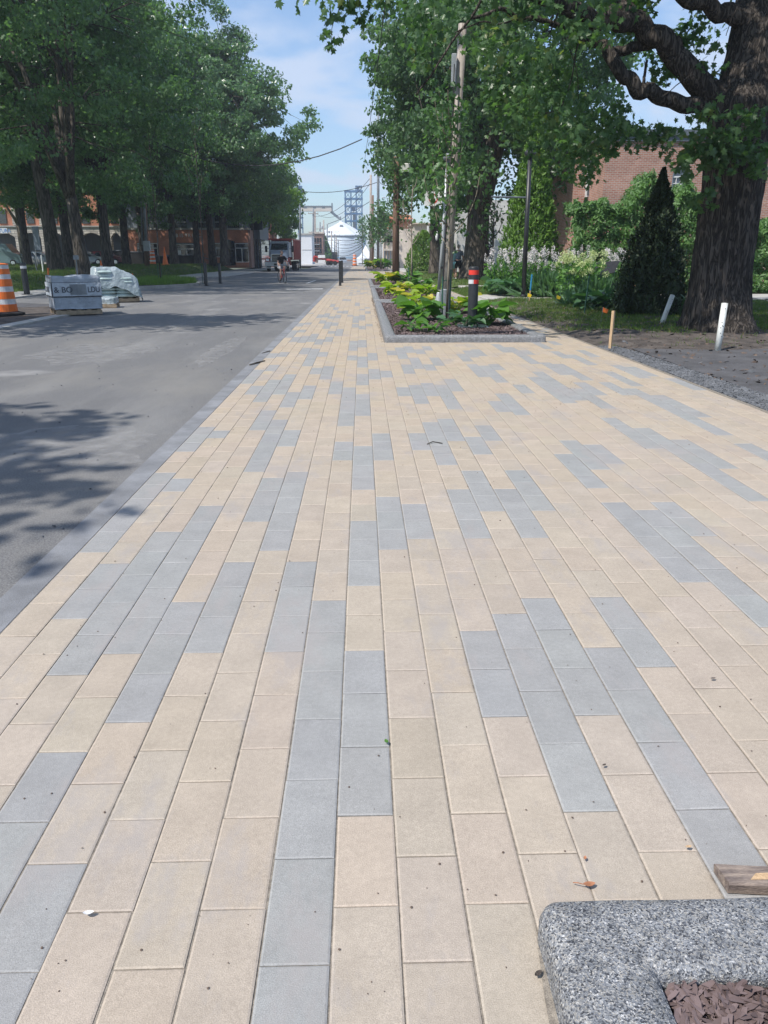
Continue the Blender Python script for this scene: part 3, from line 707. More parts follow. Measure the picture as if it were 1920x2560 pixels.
# ---- right side: gravel strip, soil, driveway, lawn
def gridmesh(name, x0, x1, y0, y1, nx, ny, zf, m, keep=None, kind='structure', smooth=True, label=None):
    vs = []; idx = {}; fs = []
    for j in range(ny + 1):
        for i in range(nx + 1):
            x = x0 + (x1 - x0) * i / nx; y = y0 + (y1 - y0) * j / ny
            vs.append((x, y, zf(x, y)))
    for j in range(ny):
        for i in range(nx):
            if keep and not keep(x0 + (x1 - x0) * (i + .5) / nx, y0 + (y1 - y0) * (j + .5) / ny): continue
            a = j * (nx + 1) + i; fs.append((a, a + 1, a + nx + 2, a + nx + 1))
    bb = MB(); bb.add(vs, fs); return struct(bb.build(name, m, smooth=smooth), kind, label)
def drive_edge(y):   # left edge of the driveway asphalt
    return 4.52 + max(0, 0) + .04 * sin(y * 2.1)
def soilz(x, y):
    t = min(1, max(0, (x - 4.0) / .7)); up = min(1, max(0, (y - 12.6) / 2.0))
    return -.03 + t * up * .12 + (.035 * noise.noise(Vector((x * 1.3, y * 1.3, 0))) + .02 * noise.noise(Vector((x * 5, y * 5, 2)))) * t * up - .0
def grassy(x, y):    # where turf rather than bare soil covers the right side
    v = noise.noise(Vector((x * .8, y * .8, 7))) + .35 * noise.noise(Vector((x * 2.5, y * 2.5, 1)))
    return (y - 15.1 + v * 2.2 - max(0, 5.4 - x) * 1.5) > 0
gridmesh('soil', 3.99, 24, 12.2, 27.4, 130, 110, soilz, M['soil'], label='dark bare soil and worn turf beside the paving')
gridmesh('driveway', 4.5, 24, -4, 13.6, 60, 60, lambda x, y: -.012 + .01 * noise.noise(Vector((x * .8, y * .8, 4))), M['drive'],
         keep=lambda x, y: y < 12.9 + (x - 4.5) * .28 + .15 * noise.noise(Vector((x * 2, 0, 0))), label='dark patched asphalt driveway at the right edge')
gridmesh('gravel_strip', RIGHT + .045, 4.75, -4, 13.4, 14, 90, lambda x, y: -.02 + .012 * noise.noise(Vector((x * 4, y * 4, 9))), M['gravelbed'])
r = np.random.default_rng(8); n = 15000
yy = 13.3 - (13.3 - 6.0) * r.random(n) ** 1.0; wid = .46 - (yy - 6) * .012
C = np.stack([RIGHT + .06 + wid * r.random(n) ** 1.1 * np.clip((14.0 - yy) / 1.2, .15, 1), yy, r.uniform(-.012, .006, n)], 1)
STONE = ([(-.5, -.2, 0), (0, -.45, .1), (.5, -.1, 0), (.4, .35, .05), (-.1, .5, 0), (-.45, .25, .1), (0, 0, .35)], [(0, 1, 6), (1, 2, 6), (2, 3, 6), (3, 4, 6), (4, 5, 6), (5, 0, 6)])
struct(leaf_mesh('gravel', C, r.uniform(.012, .045, n), STONE, M['gravel'], rng=r, bias=(0, 0, 5)), 'stuff', 'grey crushed gravel along the paving edge')
# raised right lawn beyond the garden path
def rlawn(x, y): return (.10 + .12 * min(1, max(0, (y - 34) / 10)) + .03 * noise.noise(Vector((x * .5, y * .5, 3)))) * min(1, max(0, (x - 3.98) / .9)) + .003
gridmesh('right_lawn', 3.98, 26, 30.6, 36.9, 60, 30, rlawn, M['turf'])
gridmesh('right_lawn', 3.98, 26, 38.4, 78, 60, 60, rlawn, M['turf'])
b = MB(); b.box((3.999, 27.4, -.1), (4.3, 30.55, .03), bev=.01); b.box((4.3, 27.4, -.1), (11.4, 30.55, .085), bev=.02); b.box((4.6, 36.9, -.1), (30, 38.4, .16), bev=.02); b.box((3.999, 36.9, -.1), (4.6, 38.4, .02)); struct(b.build('garden_path', M['concrete']), label='pale concrete path crossing the right lawn')
b = MB(); b.box((3.98, 78, -.1), (30, 137, .06)); struct(b.build('side_pavement', M['concrete']))
b = MB(); b.box((11.5, 20.6, -.1), (34, 27.3, .09)); b.box((11.5, 27.3, -.1), (34, 30.6, .092)); struct(b.build('parking_lot', M['concrete']))

def grass_tufts(name, pts, s0, s1, per, seed, label, z=None, m='grass'):
    r = np.random.default_rng(seed); P = np.array(pts)
    P = np.repeat(P, per, 0); n = len(P)
    P[:, 0] += r.normal(size=n) * .04; P[:, 1] += r.normal(size=n) * .04
    S = r.uniform(s0, s1, n)
    BL = ([(-.07, 0, 0), (.07, 0, 0), (.045, .5, .05), (0, 1, .16), (-.045, .5, .05)], [(0, 1, 2, 3, 4)])
    td = np.stack([r.normal(size=n) * .35, r.normal(size=n) * .35, np.ones(n)], 1)
    return struct(leaf_mesh(name, P, S, BL, M[m], rng=r, bias=(0, -1, 0), tdir=td), 'stuff', label)
rg = random.Random(3); pts = []
while len(pts) < 13000:
    x = rg.uniform(4.1, 13); y = rg.uniform(13.2, 27.4)
    if not grassy(x, y) and rg.random() > .05: continue
    pts.append((x, y, soilz(x, y)))
grass_tufts('grass', pts, .035, .10, 5, 21, 'worn uneven grass on the right verge')
pts = [(rg.uniform(4.0, 14), rg.uniform(30.6, 36.9), 0) for _ in range(7000)]; pts = [(x, y, rlawn(x, y)) for x, y, _ in pts]
grass_tufts('grass', pts, .05, .11, 5, 22, 'short lawn beyond the garden path')
pts = [(rg.uniform(4.0, 16), rg.uniform(38.4, 66), 0) for _ in range(7000)]; pts = [(x, y, rlawn(x, y)) for x, y, _ in pts]
grass_tufts('grass', pts, .08, .16, 4, 23, 'shaded lawn round the big trunks')

# ---- left side
b = MB()
def band(pts, w, z0, z1):
    for (xa, ya), (xb, yb) in zip(pts, pts[1:]):
        d = Vector((xb - xa, yb - ya)).normalized(); nx, ny = -d.y * w, d.x * w
        vs = [(xa, ya, z0), (xb, yb, z0), (xb + nx, yb + ny, z0), (xa + nx, ya + ny, z0), (xa, ya, z1), (xb, yb, z1), (xb + nx, yb + ny, z1), (xa + nx, ya + ny, z1)]
        b.add(vs, [(3, 2, 1, 0), (4, 5, 6, 7), (0, 1, 5, 4), (1, 2, 6, 5), (2, 3, 7, 6), (3, 0, 4, 7)])
band([(ROADL, -12), (ROADL, 22), (-7.9, 25.4)], .36, -.1, .028)
b2 = MB(); b2.box((-13.6, 24.9, -.2), (-7.4, 29, -.02)); struct(b2.build('verge_fill', M['drive']), label='dark asphalt scrap beside the parking bay')
struct(b.build('left_kerb', M['concrete']), label='flat pale concrete kerb along the left of the road')
gridmesh('left_soil', -24, -7.98, -12, 28.2, 60, 120, lambda x, y: -.02 + .04 * noise.noise(Vector((x * 1.2, y * 1.2, 5))), M['soil'], keep=lambda x, y: not (y > 25.3 and x > -13.4), label='dark torn-up soil left of the road')
b = MB()
b.box((-15.5, 28.2, -.1), (-12.95, 62, .03)); b.box((-15.3, 62, -.1), (-12.35, 136.5, .035)); b.box((-12.35, 62.5, -.1), (-10.6, 136.5, .032)) ; struct(b.build('left_pavement', M['concrete']), label='pale concrete pavement along the park')
b = MB(); b.box((-13.4, 24.2, -.1), (-12.95, 28.2, .025)); b.box((-60, 26.6, -.1), (-15.5, 28.2, .02)); struct(b.build('park_path', M['concrete']))
def llawn(x, y):
    t = min(1, max(0, (-14.9 - x) / 2.2)); t = t * t * (3 - 2 * t)
    u = min(1, max(0, (y - 28.0) / 3.0)); far = min(1, max(0, (y - 40) / 40)) * .25
    return -.03 + (t * (.40 + far) + .05) * u + .03 * noise.noise(Vector((x * .4, y * .4, 8))) * t
gridmesh('left_lawn', -90, -14.6, 28.0, 96, 130, 110, llawn, M['turf'], label='raised park lawn under the maples')
gridmesh('left_lawn', -90, -24, -12, 28.0, 30, 20, lambda x, y: -.03, M['turf'])
pts = []
while len(pts) < 26000:
    y = 28.3 + 60 * rg.random() ** 1.5; x = -14.8 - rg.random() ** 1.4 * 34
    pts.append((x, y, llawn(x, y)))
grass_tufts('grass', pts, .10, .24, 3, 24, 'park lawn grass under the left trees')
# planted islands in the left pavement
def island(poly, label):
    n = len(poly); cx = sum(p[0] for p in poly) / n; cy_ = sum(p[1] for p in poly) / n
    bb = MB(); bb.prism(poly, -.05, .13); o = bb.build('island_kerb', M['concrete']); whole(o, label, 'kerb island')
    inner = [(cx + (x - cx) * .9, cy_ + (y - cy_) * .95) for x, y in poly]
    bb = MB(); bb.prism(inner, .10, .137); struct(bb.build('island_soil', M['soil']))
    return inner
i1 = island([(-13.2, 36.5), (-11.2, 36.9), (-9.0, 41.5), (-8.7, 43.5), (-9.1, 45.0), (-10.2, 49.5), (-12.4, 51.5), (-13.2, 50)], 'pale kerbed island with young grass, beside the two short black bollards')
def in_poly(x, y, P):
    c = False; j = len(P) - 1
    for i in range(len(P)):
        if (P[i][1] > y) != (P[j][1] > y) and x < (P[j][0] - P[i][0]) * (y - P[i][1]) / (P[j][1] - P[i][1]) + P[i][0]: c = not c
        j = i
    return c
pts = []
while len(pts) < 1500:
    x = rg.uniform(-13.3, -8.6); y = rg.uniform(36.4, 51.6)
    if in_poly(x, y, i1) and noise.noise(Vector((x, y, 0))) > -.25: pts.append((x, y, .13))
grass_tufts('grass', pts, .12, .34, 6, 25, 'young bright plants on the kerb island', m='leaf_bright')
# ------------------------------------------------------------------ trees
def bez(p0, p1, p2, n):
    return [p0 * (1 - t) ** 2 + p1 * 2 * t * (1 - t) + p2 * t * t for t in [k / n for k in range(n + 1)]]
def wob(pts, amp, seed):
    return [p + Vector((noise.noise(Vector((i * .7, seed, 0))), noise.noise(Vector((i * .7, seed, 9))), noise.noise(Vector((i * .7, seed, 5))) * .5)) * amp * (i / max(1, len(pts) - 1)) for i, p in enumerate(pts)]

def crown_pts(rng, center, radii, ncl, per, clr, lowcut=None, shape=1.0, inner=.35, flat=.5, noisy=.28, seed=0):
    """cluster centres through an uneven ellipsoid, then leaves round each; returns leaf centres and outward dirs"""
    cc = []
    while len(cc) < ncl:
        d = rng.normal(size=3); d /= np.linalg.norm(d)
        if lowcut is not None and d[2] < lowcut and rng.random() > .12: continue
        rr = (inner ** 3 + (1 - inner ** 3) * rng.random()) ** (1 / 3.2)
        nz = 1 + noisy * noise.noise(Vector((d[0] * 2.1 + seed, d[1] * 2.1, d[2] * 2.1))) * 1.6
        taper = 1.0 - max(0, d[2]) ** 1.5 * .15 * shape
        cc.append(np.array(center) + d * np.array(radii) * rr * nz * np.array([taper, taper, 1]))
    cc = np.array(cc)
    n = rng.poisson(per, len(cc)); idx = np.repeat(np.arange(len(cc)), n)
    sz = rng.uniform(.65, 1.35, len(cc))[idx]
    offs = rng.normal(size=(len(idx), 3)); offs /= np.linalg.norm(offs, axis=1)[:, None] + 1e-9
    offs *= (rng.random(len(idx)) ** .45)[:, None]
    L_ = cc[idx] + offs * np.array([clr, clr, clr * flat]) * sz[:, None]
    L_[:, 2] -= .12 * clr * (offs[:, 0] ** 2 + offs[:, 1] ** 2)
    o = (L_ - np.array(center)) / np.array(radii); o /= np.linalg.norm(o, axis=1)[:, None] + 1e-9
    return cc, L_, o

def tree(name, label, cat, base, height, cbase, radii, tr, seed, ncl=230, per=105, clr=1.15, leaf=.30, lean=(0, 0), fork=.32, limbs=6, m='leaf_row', bark='bark_far', group=None,
         tmpl=LOBE, lowcut=-.85, coff=(0, 0), flat=.55, noisy=.28, tbase=1.35, bias=(-.35, -.40, .40), outw=.8, droop=.55, inner=.35, shape=1.0):
    rng = np.random.default_rng(seed); rg = random.Random(seed)
    T = thing(name, label, cat, base, group)
    cz = (height + cbase) / 2; rz = (height - cbase) / 2
    cen = Vector((lean[0] * cz + coff[0], lean[1] * cz + coff[1], cz))
    R3 = (radii[0], radii[1], rz)
    mb = MB(); fk = Vector((lean[0] * height * fork, lean[1] * height * fork, height * fork))
    pts = [Vector((0, 0, -.15)), Vector((0, 0, .25)), Vector((fk.x * .3, fk.y * .3, fk.z * .35)), Vector((fk.x * .65, fk.y * .65, fk.z * .7)), fk]
    mb.tube(wob(pts, tr * .3, seed), [tr * tbase * 1.15, tr * tbase * .95, tr, tr * .92, tr * .85], 12)
    nodes = []
    for k in range(limbs):
        a = 2 * pi * (k + rg.uniform(-.2, .2)) / limbs; el = rg.uniform(.35, 1.0) if k else 1.4
        d = Vector((cos(a) * cos(el), sin(a) * cos(el), sin(el)))
        end = cen + Vector((d.x * R3[0] * .72, d.y * R3[1] * .72, (d.z * 1.1 - .35) * R3[2] * .75))
        mid = fk + (end - fk) * .45 + Vector((0, 0, rz * .22))
        P = wob(bez(fk - Vector((0, 0, tr)), mid, end, 7), .5, seed + k)
        rr = [tr * (.62 * (1 - t) ** 1.1 + .05) for t in [i / 7 for i in range(8)]]
        mb.tube(P, rr, 7); nodes += P[2:]
        for q in range(3):
            s0 = P[3 + q]; e2 = s0 + Vector((rg.uniform(-1, 1) * R3[0] * .4, rg.uniform(-1, 1) * R3[1] * .4, rg.uniform(-.1, .5) * R3[2]))
            Q = bez(s0, (s0 + e2) / 2 + Vector((0, 0, .5)), e2, 4); mb.tube(Q, [rr[3 + q] * .6 * (1 - i / 5) + .012 for i in range(5)], 5, cap=False); nodes += Q[2:]
    cc, LP_, oo = crown_pts(rng, cen, R3, ncl, per, clr, lowcut, shape=shape, inner=inner, flat=flat, noisy=noisy, seed=seed * 1.7)
    nd = np.array([tuple(p) for p in nodes])
    for c in cc[::2]:
        j = np.argmin(((nd - c) ** 2).sum(1)); s0 = Vector(nd[j]); e = Vector(c)
        if (e - s0).length > R3[0] * .9: continue
        mb.tube([s0, (s0 + e) / 2 + Vector((0, 0, .15)), e], [.035, .022, .008], 4, cap=False)
    mb.build('trunk', M[bark], T, smooth=True, local=True)
    S = rng.uniform(leaf * .6, leaf * 1.25, len(LP_))
    leaf_mesh('crown', LP_, S, tmpl, M[m], T, rng=rng, local=True, bias=bias, out=oo, outw=outw, droop=droop)
    return T

GL = 'maples along the left side of the road'
kw = dict(group=GL)
# two nearest park maples, then the row; copies share meshes
t1 = tree('maple_tree', 'dark leaning maple with the thickest trunk, left of the forked one', 'tree', gp(142, 681, .42) + Vector((0, 0, 0)), 24, 4.0, (9, 9), .46, 31, lean=(-.055, 0), ncl=320, per=150, leaf=.23, limbs=7, fork=.36, m='leaf_mid', **kw)
t2 = tree('maple_tree', 'maple forking low into two stems, directly behind the pallets', 'tree', gp(211, 690, .40), 22, 3.8, (8.6, 8.5), .36, 32, lean=(-.06, 0), shape=2.2, ncl=320, per=150, leaf=.21, limbs=6, fork=.20, **kw)
t3 = tree('maple_tree', 'dark maple standing behind and between the two nearest trunks', 'tree', gp(176, 673, .5), 23, 4.4, (8.5, 8.5), .38, 33, lean=(-.02, 0), ncl=280, per=120, leaf=.28, limbs=6, fork=.34, **kw)
# the end of the row: tall crown whose edge makes the outline against the sky
t4 = tree('maple_tree', 'last tall maple of the row, its crown reaching farthest over the road', 'tree', gp(563, 660.5, .72), 22.5, 4.6, (9.4, 9.0), .42, 34, lean=(.0, 0), shape=4.4, ncl=360, per=125, leaf=.29, limbs=7, fork=.30, coff=(.2, 0), noisy=.34, **kw)
def dt(src, px, py, z, rz, sc, label):
    return dup(src, gp(px, py, z), rz, sc, label=label)
dt(t3, 318, 664, .60, 2.2, (1.02, 1.02, .98), 'stout maple left of the tall utility pole in the park')
dt(t4, 437, 664, .60, 3.9, (.92, .92, .92), 'maple in front of the brick shopfront, right of the utility pole')
dt(t3, 495, 662, .65, 4.4, (.85, .85, .98), 'forked dark maple in front of the white shop letters')
dt(t1, 533, 661, .68, 1.0, (.8, .8, .95), 'slim maple in front of the brick shop window')
dt(t3, 71, 666, .58, 5.2, (.9, .9, .95), 'dark maple right behind the pale leaning trunk')
dt(t4, 360, 660, .66, 1.7, (.9, .9, .88), 'maple half hidden behind the utility pole')
for k_, (x_, y_, r_, s_, l_) in enumerate(((-30, 58, .7, .95, 'maple deep in the park on the far left'), (-36, 74, 2.9, 1.0, 'maple at the back of the park beyond the parked cars'), (-20.5, 66, 3.3, .95, 'maple in the middle of the park, its crown joining the others'))):
    dup((t3, t1, t4)[k_], (x_, y_, llawn(x_, y_)), r_, (s_, s_, s_), label=l_)
# pale leaning trunk with light foliage
t5 = tree('maple_tree', 'small maple with a sunlit pale leaning trunk and bright leaves, far left', 'tree', gp(62, 665, .55), 11.5, 4.6, (5.6, 5), .24, 35, lean=(-.03, 0), ncl=110, per=90, leaf=.28, limbs=5, fork=.38, m='leaf_bright', bark='bark_pale', clr=1.1, group=GL)
# yellow-green tree behind the truck and one beyond
t6 = tree('leafy_tree', 'yellow-green tree hanging over the back of the dump truck', 'tree', (-13.8, 104, .05), 14, 4.2, (5.8, 6), .26, 36, ncl=150, per=90, leaf=.34, m='leaf_bright', group=None, clr=1.1, limbs=5)
t7 = tree('leafy_tree', 'green tree beyond the dump truck reaching toward the grey mast', 'tree', (-13.4, 122, .05), 15, 3.0, (4.4, 5), .3, 37, ncl=150, per=90, leaf=.36, m='leaf_mid', clr=1.1, limbs=5)
# two trees standing left of the picture whose crowns shade the road
tree('maple_tree', 'maple out of view on the near left, shading the road', 'tree', (-12.1, 1.2, 0), 11.5, 5.2, (4.7, 4.0), .25, 38, ncl=190, per=90, leaf=.26, limbs=5, clr=1.0, group=GL)
tree('maple_tree', 'second maple out of view on the left, shading the road', 'tree', (-11.6, 15.4, 0), 12.0, 6.2, (4.4, 2.4), .25, 39, ncl=80, per=90, leaf=.26, limbs=5, clr=1.0, group=GL)

t8 = tree('maple_tree', 'maple rooted just outside the left edge, its crown filling the upper left corner', 'tree', (-19.3, 33.5, .4), 21.5, 7.0, (8.2, 7.6), .40, 43, ncl=300, per=150, leaf=.19, limbs=6, group=GL)

# right side: two big maples over the lawn
GR = 'big maples on the right lawn'
m2 = tree('maple_tree', 'huge dark trunked maple beside the walking couple, crown low over the lawn', 'tree', gp(1189, 697, .26), 18.5, 2.6, (6.3, 6.6), .70, 41, ncl=340, per=150, leaf=.24, limbs=8, fork=.2, lowcut=-.8, group=GR, coff=(.9, 0), m='leaf_mid', tbase=1.5)
m3 = tree('maple_tree', 'maple with a dark trunk leaning left, behind the galvanised lamp pole', 'tree', gp(1088, 686, .2), 15.5, 4.2, (4.4, 5.4), .40, 42, lean=(-.03, 0), ncl=200, per=100, leaf=.28, limbs=6, fork=.3, group=GR, m='leaf_mid')

# ---- the near maple on the right: carved trunk, explicit limbs, real maple leaves
NB = gp(1797, 826, .06)
NT = thing('silver_maple', 'massive rough-barked silver maple leaning over the right edge, its limbs crossing the top', 'tree', NB)
def P_(px, py, dy=0): return at(px, py, NB.y + dy)
trunkpath = [(P_(1800, 850), .80), (P_(1797, 822), .70), (P_(1796, 780), .62), (P_(1800, 720), .575), (P_(1808, 640), .56), (P_(1820, 540), .55), (P_(1832, 440), .545), (P_(1843, 350), .56), (P_(1856, 270), .60), (P_(1872, 200, .1), .50), (P_(1886, 120, .2), .46), (P_(1900, 20, .4), .44), (P_(1925, -120, .8), .38), (P_(1960, -320, 1.4), .28), (P_(1950, -520, 1.6), .16), (P_(1945, -680, 1.6), .06)]
def rough_tube(mb, path, nseg, nring, amp):
    P = [p for p, r in path]; Rr = [r for p, r in path]
    cum = [0]
    for a, c in zip(P, P[1:]): cum.append(cum[-1] + (c - a).length)
    tot = cum[-1]; rings = []
    for k in range(nring + 1):
        s = tot * k / nring; i = 0
        while i < len(P) - 2 and cum[i + 1] < s: i += 1
        t = (s - cum[i]) / (cum[i + 1] - cum[i]); 
        ts = t * t * (3 - 2 * t)
        rings.append((P[i].lerp(P[i + 1], t), Rr[i] * (1 - ts) + Rr[i + 1] * ts, s))
    b0 = len(mb.v)
    for k, (c, r, s) in enumerate(rings):
        for j in range(nseg):
            a = 2 * pi * j / nseg
            d = Vector((cos(a), sin(a), 0))
            q = Vector((cos(a) * 2.6, sin(a) * 2.6, s * .33))
            v = noise.noise(q * 3.2) + .5 * noise.noise(q * 7.0)
            ridge = abs(v) ** .7 * 1.0
            flare = max(0, 1 - s / 1.1) ** 1.5 * .42 * (noise.noise(Vector((cos(a) * 1.6, sin(a) * 1.6, 3))) + .2)
            big = .05 * noise.noise(Vector((cos(a), sin(a), s * .5)))
            rr = r * (1 + big + flare) + (ridge - .45) * amp
            mb.v.append(tuple(c + d * rr))
    for k in range(nring):
        for j in range(nseg):
            mb.f.append((b0 + k * nseg + j, b0 + k * nseg + (j + 1) % nseg, b0 + (k + 1) * nseg + (j + 1) % nseg, b0 + (k + 1) * nseg + j)); mb.m.append(0)
mb = MB(); rough_tube(mb, trunkpath, 110, 330, .045)
def limb(pts, r0, r1, n=12, seg=22, sd=0, amp=.1):
    pts = [P_(*p) for p in pts]
    # Catmull-Rom
    out = []
    for i in range(len(pts) - 1):
        p0 = pts[max(0, i - 1)]; p1 = pts[i]; p2 = pts[i + 1]; p3 = pts[min(len(pts) - 1, i + 2)]
        for k in range(6):
            t = k / 6
            out.append(.5 * ((2 * p1) + (p2 - p0) * t + (2 * p0 - 5 * p1 + 4 * p2 - p3) * t * t + (3 * p1 - p0 - 3 * p2 + p3) * t ** 3))
    out.append(pts[-1]); m_ = len(out)
    out = [p + Vector((0, noise.noise(Vector((i * .25, sd, 2))), noise.noise(Vector((i * .25, sd, 7))))) * amp for i, p in enumerate(out)]
    mb.tube(out, [(r0 + (r1 - r0) * (i / (m_ - 1)) ** .8) * (1 + .05 * noise.noise(Vector((i * .13, sd, 4)))) for i in range(m_)], n)
    return out
nodesN = []
nodesN += limb([(1850, 290), (1800, 250), (1740, 200), (1690, 140), (1640, 90), (1590, 55), (1540, 50, -.3), (1490, 45, -.5), (1420, 20, -.8), (1340, -15, -1.2), (1240, -60, -1.6), (1130, -110, -2), (1000, -150, -2.4), (880, -150, -2.7), (760, -120, -2.9)], .27, .045, sd=1)
nodesN += limb([(1845, 300), (1790, 275), (1730, 262), (1660, 245), (1610, 228), (1575, 205), (1545, 170), (1520, 130, .2), (1506, 110, .3)], .16, .11, sd=2)
nodesN += limb([(1700, 105, -.05), (1640, 108, .1), (1580, 118, .2), (1530, 128, .3), (1480, 110, .2), (1420, 75, 0), (1330, 45, -.2), (1250, 30, -.4), (1180, 45, -.5)], .12, .025, sd=3)
nodesN += limb([(1890, 60, .2), (1830, 35, .1), (1780, 20, 0), (1720, -5, -.2), (1640, -60, -.6), (1540, -150, -1), (1420, -260, -1.4)], .19, .06, sd=4)
nodesN += limb([(1585, 55, 0), (1560, 10, .2), (1530, -60, .6), (1480, -160, 1), (1400, -280, 1.6)], .17, .05, sd=5)
nodesN += limb([(1900, 0, .4), (1990, -140, 1.5), (2100, -260, 2.6), (2200, -330, 3.2)], .25, .06, sd=6)
nodesN += limb([(1910, -60, .5), (1860, -240, 2.0), (1780, -380, 3.4), (1680, -470, 4.6)], .2, .05, sd=7)
nodesN += limb([(1930, -160, .7), (1980, -320, -1.2), (2040, -420, -3.0), (2090, -460, -4.2)], .2, .05, sd=8)
nodesN += limb([(1606, 215, 0), (1612, 180, 0), (1618, 150, 0)], .035, .02, n=6, sd=9)
# bare hanging twigs in front of the foliage
for tw, r_ in (([(1210, -20, -.8), (1185, 35, -.8), (1130, 105, -.9), (1085, 175, -1), (1040, 240, -1)], .028), ([(1455, 80, -1), (1440, 130, -1), (1432, 180, -1), (1420, 228, -1)], .018), ([(1410, 250, -1), (1390, 275, -1), (1345, 283, -1)], .014),
               ([(1400, 10, -1), (1385, 60, -1), (1365, 95, -1)], .018), ([(1720, 190, -.6), (1690, 215, -.6), (1650, 245, -.6)], .012), ([(1860, -10, -.6), (1830, 45, -.6), (1815, 90, -.6)], .012), ([(1300, 30, -1), (1260, 60, -1), (1200, 55, -1), (1130, 85, -1)], .02),
               ([(900, -60, -2.6), (862, 0, -2.6), (832, 60, -2.6), (828, 110, -2.6)], .008), ([(905, -50, -2.6), (898, 10, -2.6), (905, 50, -2.6)], .007), ([(1400, 60, -.9), (1440, 170, -.9), (1446, 250, -.9)], .01)):
    limb(tw, r_, r_ * .5, n=5, sd=r_ * 100, amp=.03)
mb.build('trunk', M['bark'], NT, smooth=True)
# leaf clusters: (px, py, dy, radius px, leaves)
rngN = np.random.default_rng(77); rgN = random.Random(77)
cl = []
def fill(poly_, n, dy0, dy1, rad, per):
    xs = [p[0] for p in poly_]; ys = [p[1] for p in poly_]; k = 0
    while k < n:
        x = rgN.uniform(min(xs), max(xs)); y = rgN.uniform(min(ys), max(ys))
        if not in_poly(x, y, poly_): continue
        if abs(x - 1145) < 62 and y > 70: k += 1; continue
        cl.append((x, y, rgN.uniform(dy0, dy1), rad * rgN.uniform(.7, 1.3), per)); k += 1
fill([(1010, -60), (1560, -60), (1530, 40), (1450, 210), (1460, 330), (1400, 385), (1330, 330), (1240, 260), (1150, 250), (1080, 120), (1030, 60)], 150, -2.5, 3.0, 42, 26)
fill([(1200, 150), (1400, 130), (1440, 350), (1380, 420), (1250, 330)], 40, -1.5, 2.5, 40, 24)
fill([(1400, 300), (1560, 300), (1700, 330), (1690, 365), (1560, 370), (1420, 400)], 34, -1.0, 1.0, 26, 15)
fill([(1440, 255), (1560, 250), (1600, 300), (1470, 330)], 12, -.6, .8, 24, 13)
fill([(1690, 290), (1900, 250), (1925, 420), (1800, 400), (1740, 440), (1690, 420), (1660, 370)], 40, -1.6, -.75, 30, 15)
fill([(1400, 330), (1500, 330), (1495, 450), (1415, 490)], 22, 2.0, 5.0, 36, 22)
fill([(1740, 380), (1925, 370), (1925, 470), (1840, 440), (1790, 460)], 12, -1.5, -.8, 24, 9)
fill([(1620, 330), (1720, 330), (1730, 450), (1700, 470), (1670, 420)], 4, -.9, .2, 24, 14)
fill([(1720, 440), (1780, 460), (1778, 540), (1740, 510)], 4, -1.0, -.7, 20, 12)
fill([(1560, 60), (1760, 60), (1800, 100), (1700, 200), (1640, 160)], 22, .3, 2.2, 26, 13)
fill([(1620, -40), (1730, 10), (1800, 60), (1800, -40)], 9, .2, 1.5, 26, 12)
fill([(1700, 100), (1800, 190), (1760, 210), (1720, 170)], 7, -.2, .6, 18, 10)
fill([(1600, 120), (1700, 190), (1640, 215), (1590, 160)], 9, .3, 1.2, 20, 9)
fill([(1500, -40), (1640, -40), (1600, 60), (1500, 70)], 18, -.5, 2, 30, 20)
fill([(1770, 120), (1850, 110), (1840, 200), (1800, 190)], 3, -.9, -.7, 14, 5)
fill([(1010, 40), (1080, 60), (1120, 240), (1060, 210)], 8, -1.5, .5, 28, 12)
# hanging sprays against the sky, top centre
for x, y, r_, n_ in ((735, 5, 20, 9), (742, 30, 8, 3), (828, 10, 22, 16), (830, 50, 16, 12), (848, 62, 14, 7), (822, 85, 12, 8), (826, 115, 8, 5), (845, 98, 8, 4), (878, 5, 30, 22), (900, 25, 20, 14), (892, 55, 12, 7), (908, 58, 8, 4), (930, 30, 16, 8), (960, 0, 26, 14), (1000, 2, 20, 10), (1040, 12, 24, 14), (1060, 35, 16, 8), (760, -45, 30, 18), (850, -50, 36, 30), (950, -50, 36, 26)):
    cl.append((x, y, -2.6, r_, n_))
LC = []
for x, y, dy, rp, per in cl:
    c = P_(x, y, dy); r_ = rp / 120.0
    n_ = max(1, int(rngN.poisson(per)))
    o_ = rngN.normal(size=(n_, 3)) * .5
    LC.append(np.array(c)[None] + o_ * np.array([r_, r_ * 1.3, r_ * .8]))
vis_n = sum(len(a) for a in LC)
# the rest of the crown, above and beyond the frame (it shades the verge)
cc, LPn, oo = crown_pts(rngN, (8.8, 15.4, 12.2), (7.6, 7.0, 5.6), 310, 95, 1.0, -.6, inner=.25)
LPn = LPn[~((LPn[:, 2] < 7.6) & (LPn[:, 0] < 7.5))]
def project(p):
    d = Vector(p) - Vector((0, 0, EYE)); z = d.dot(_F); return 960 + FPX * d.dot(_R) / z, 1280 - FPX * d.dot(_U) / z
keepm = []
for p in LPn:
    x, y = project(p); keepm.append(not (-10 < y < 640 and x < 1925))
LPn = LPn[np.array(keepm)]
near = np.concatenate(LC); 
S = np.concatenate([rngN.uniform(.085, .165, len(near)), rngN.uniform(.2, .34, len(LPn))])
ALLL = np.concatenate([near, LPn])
leaf_mesh('crown', ALLL, S, MAPLE, M['leaf_near'], NT, rng=rngN, bias=(-.35, -.5, .45), droop=.9)

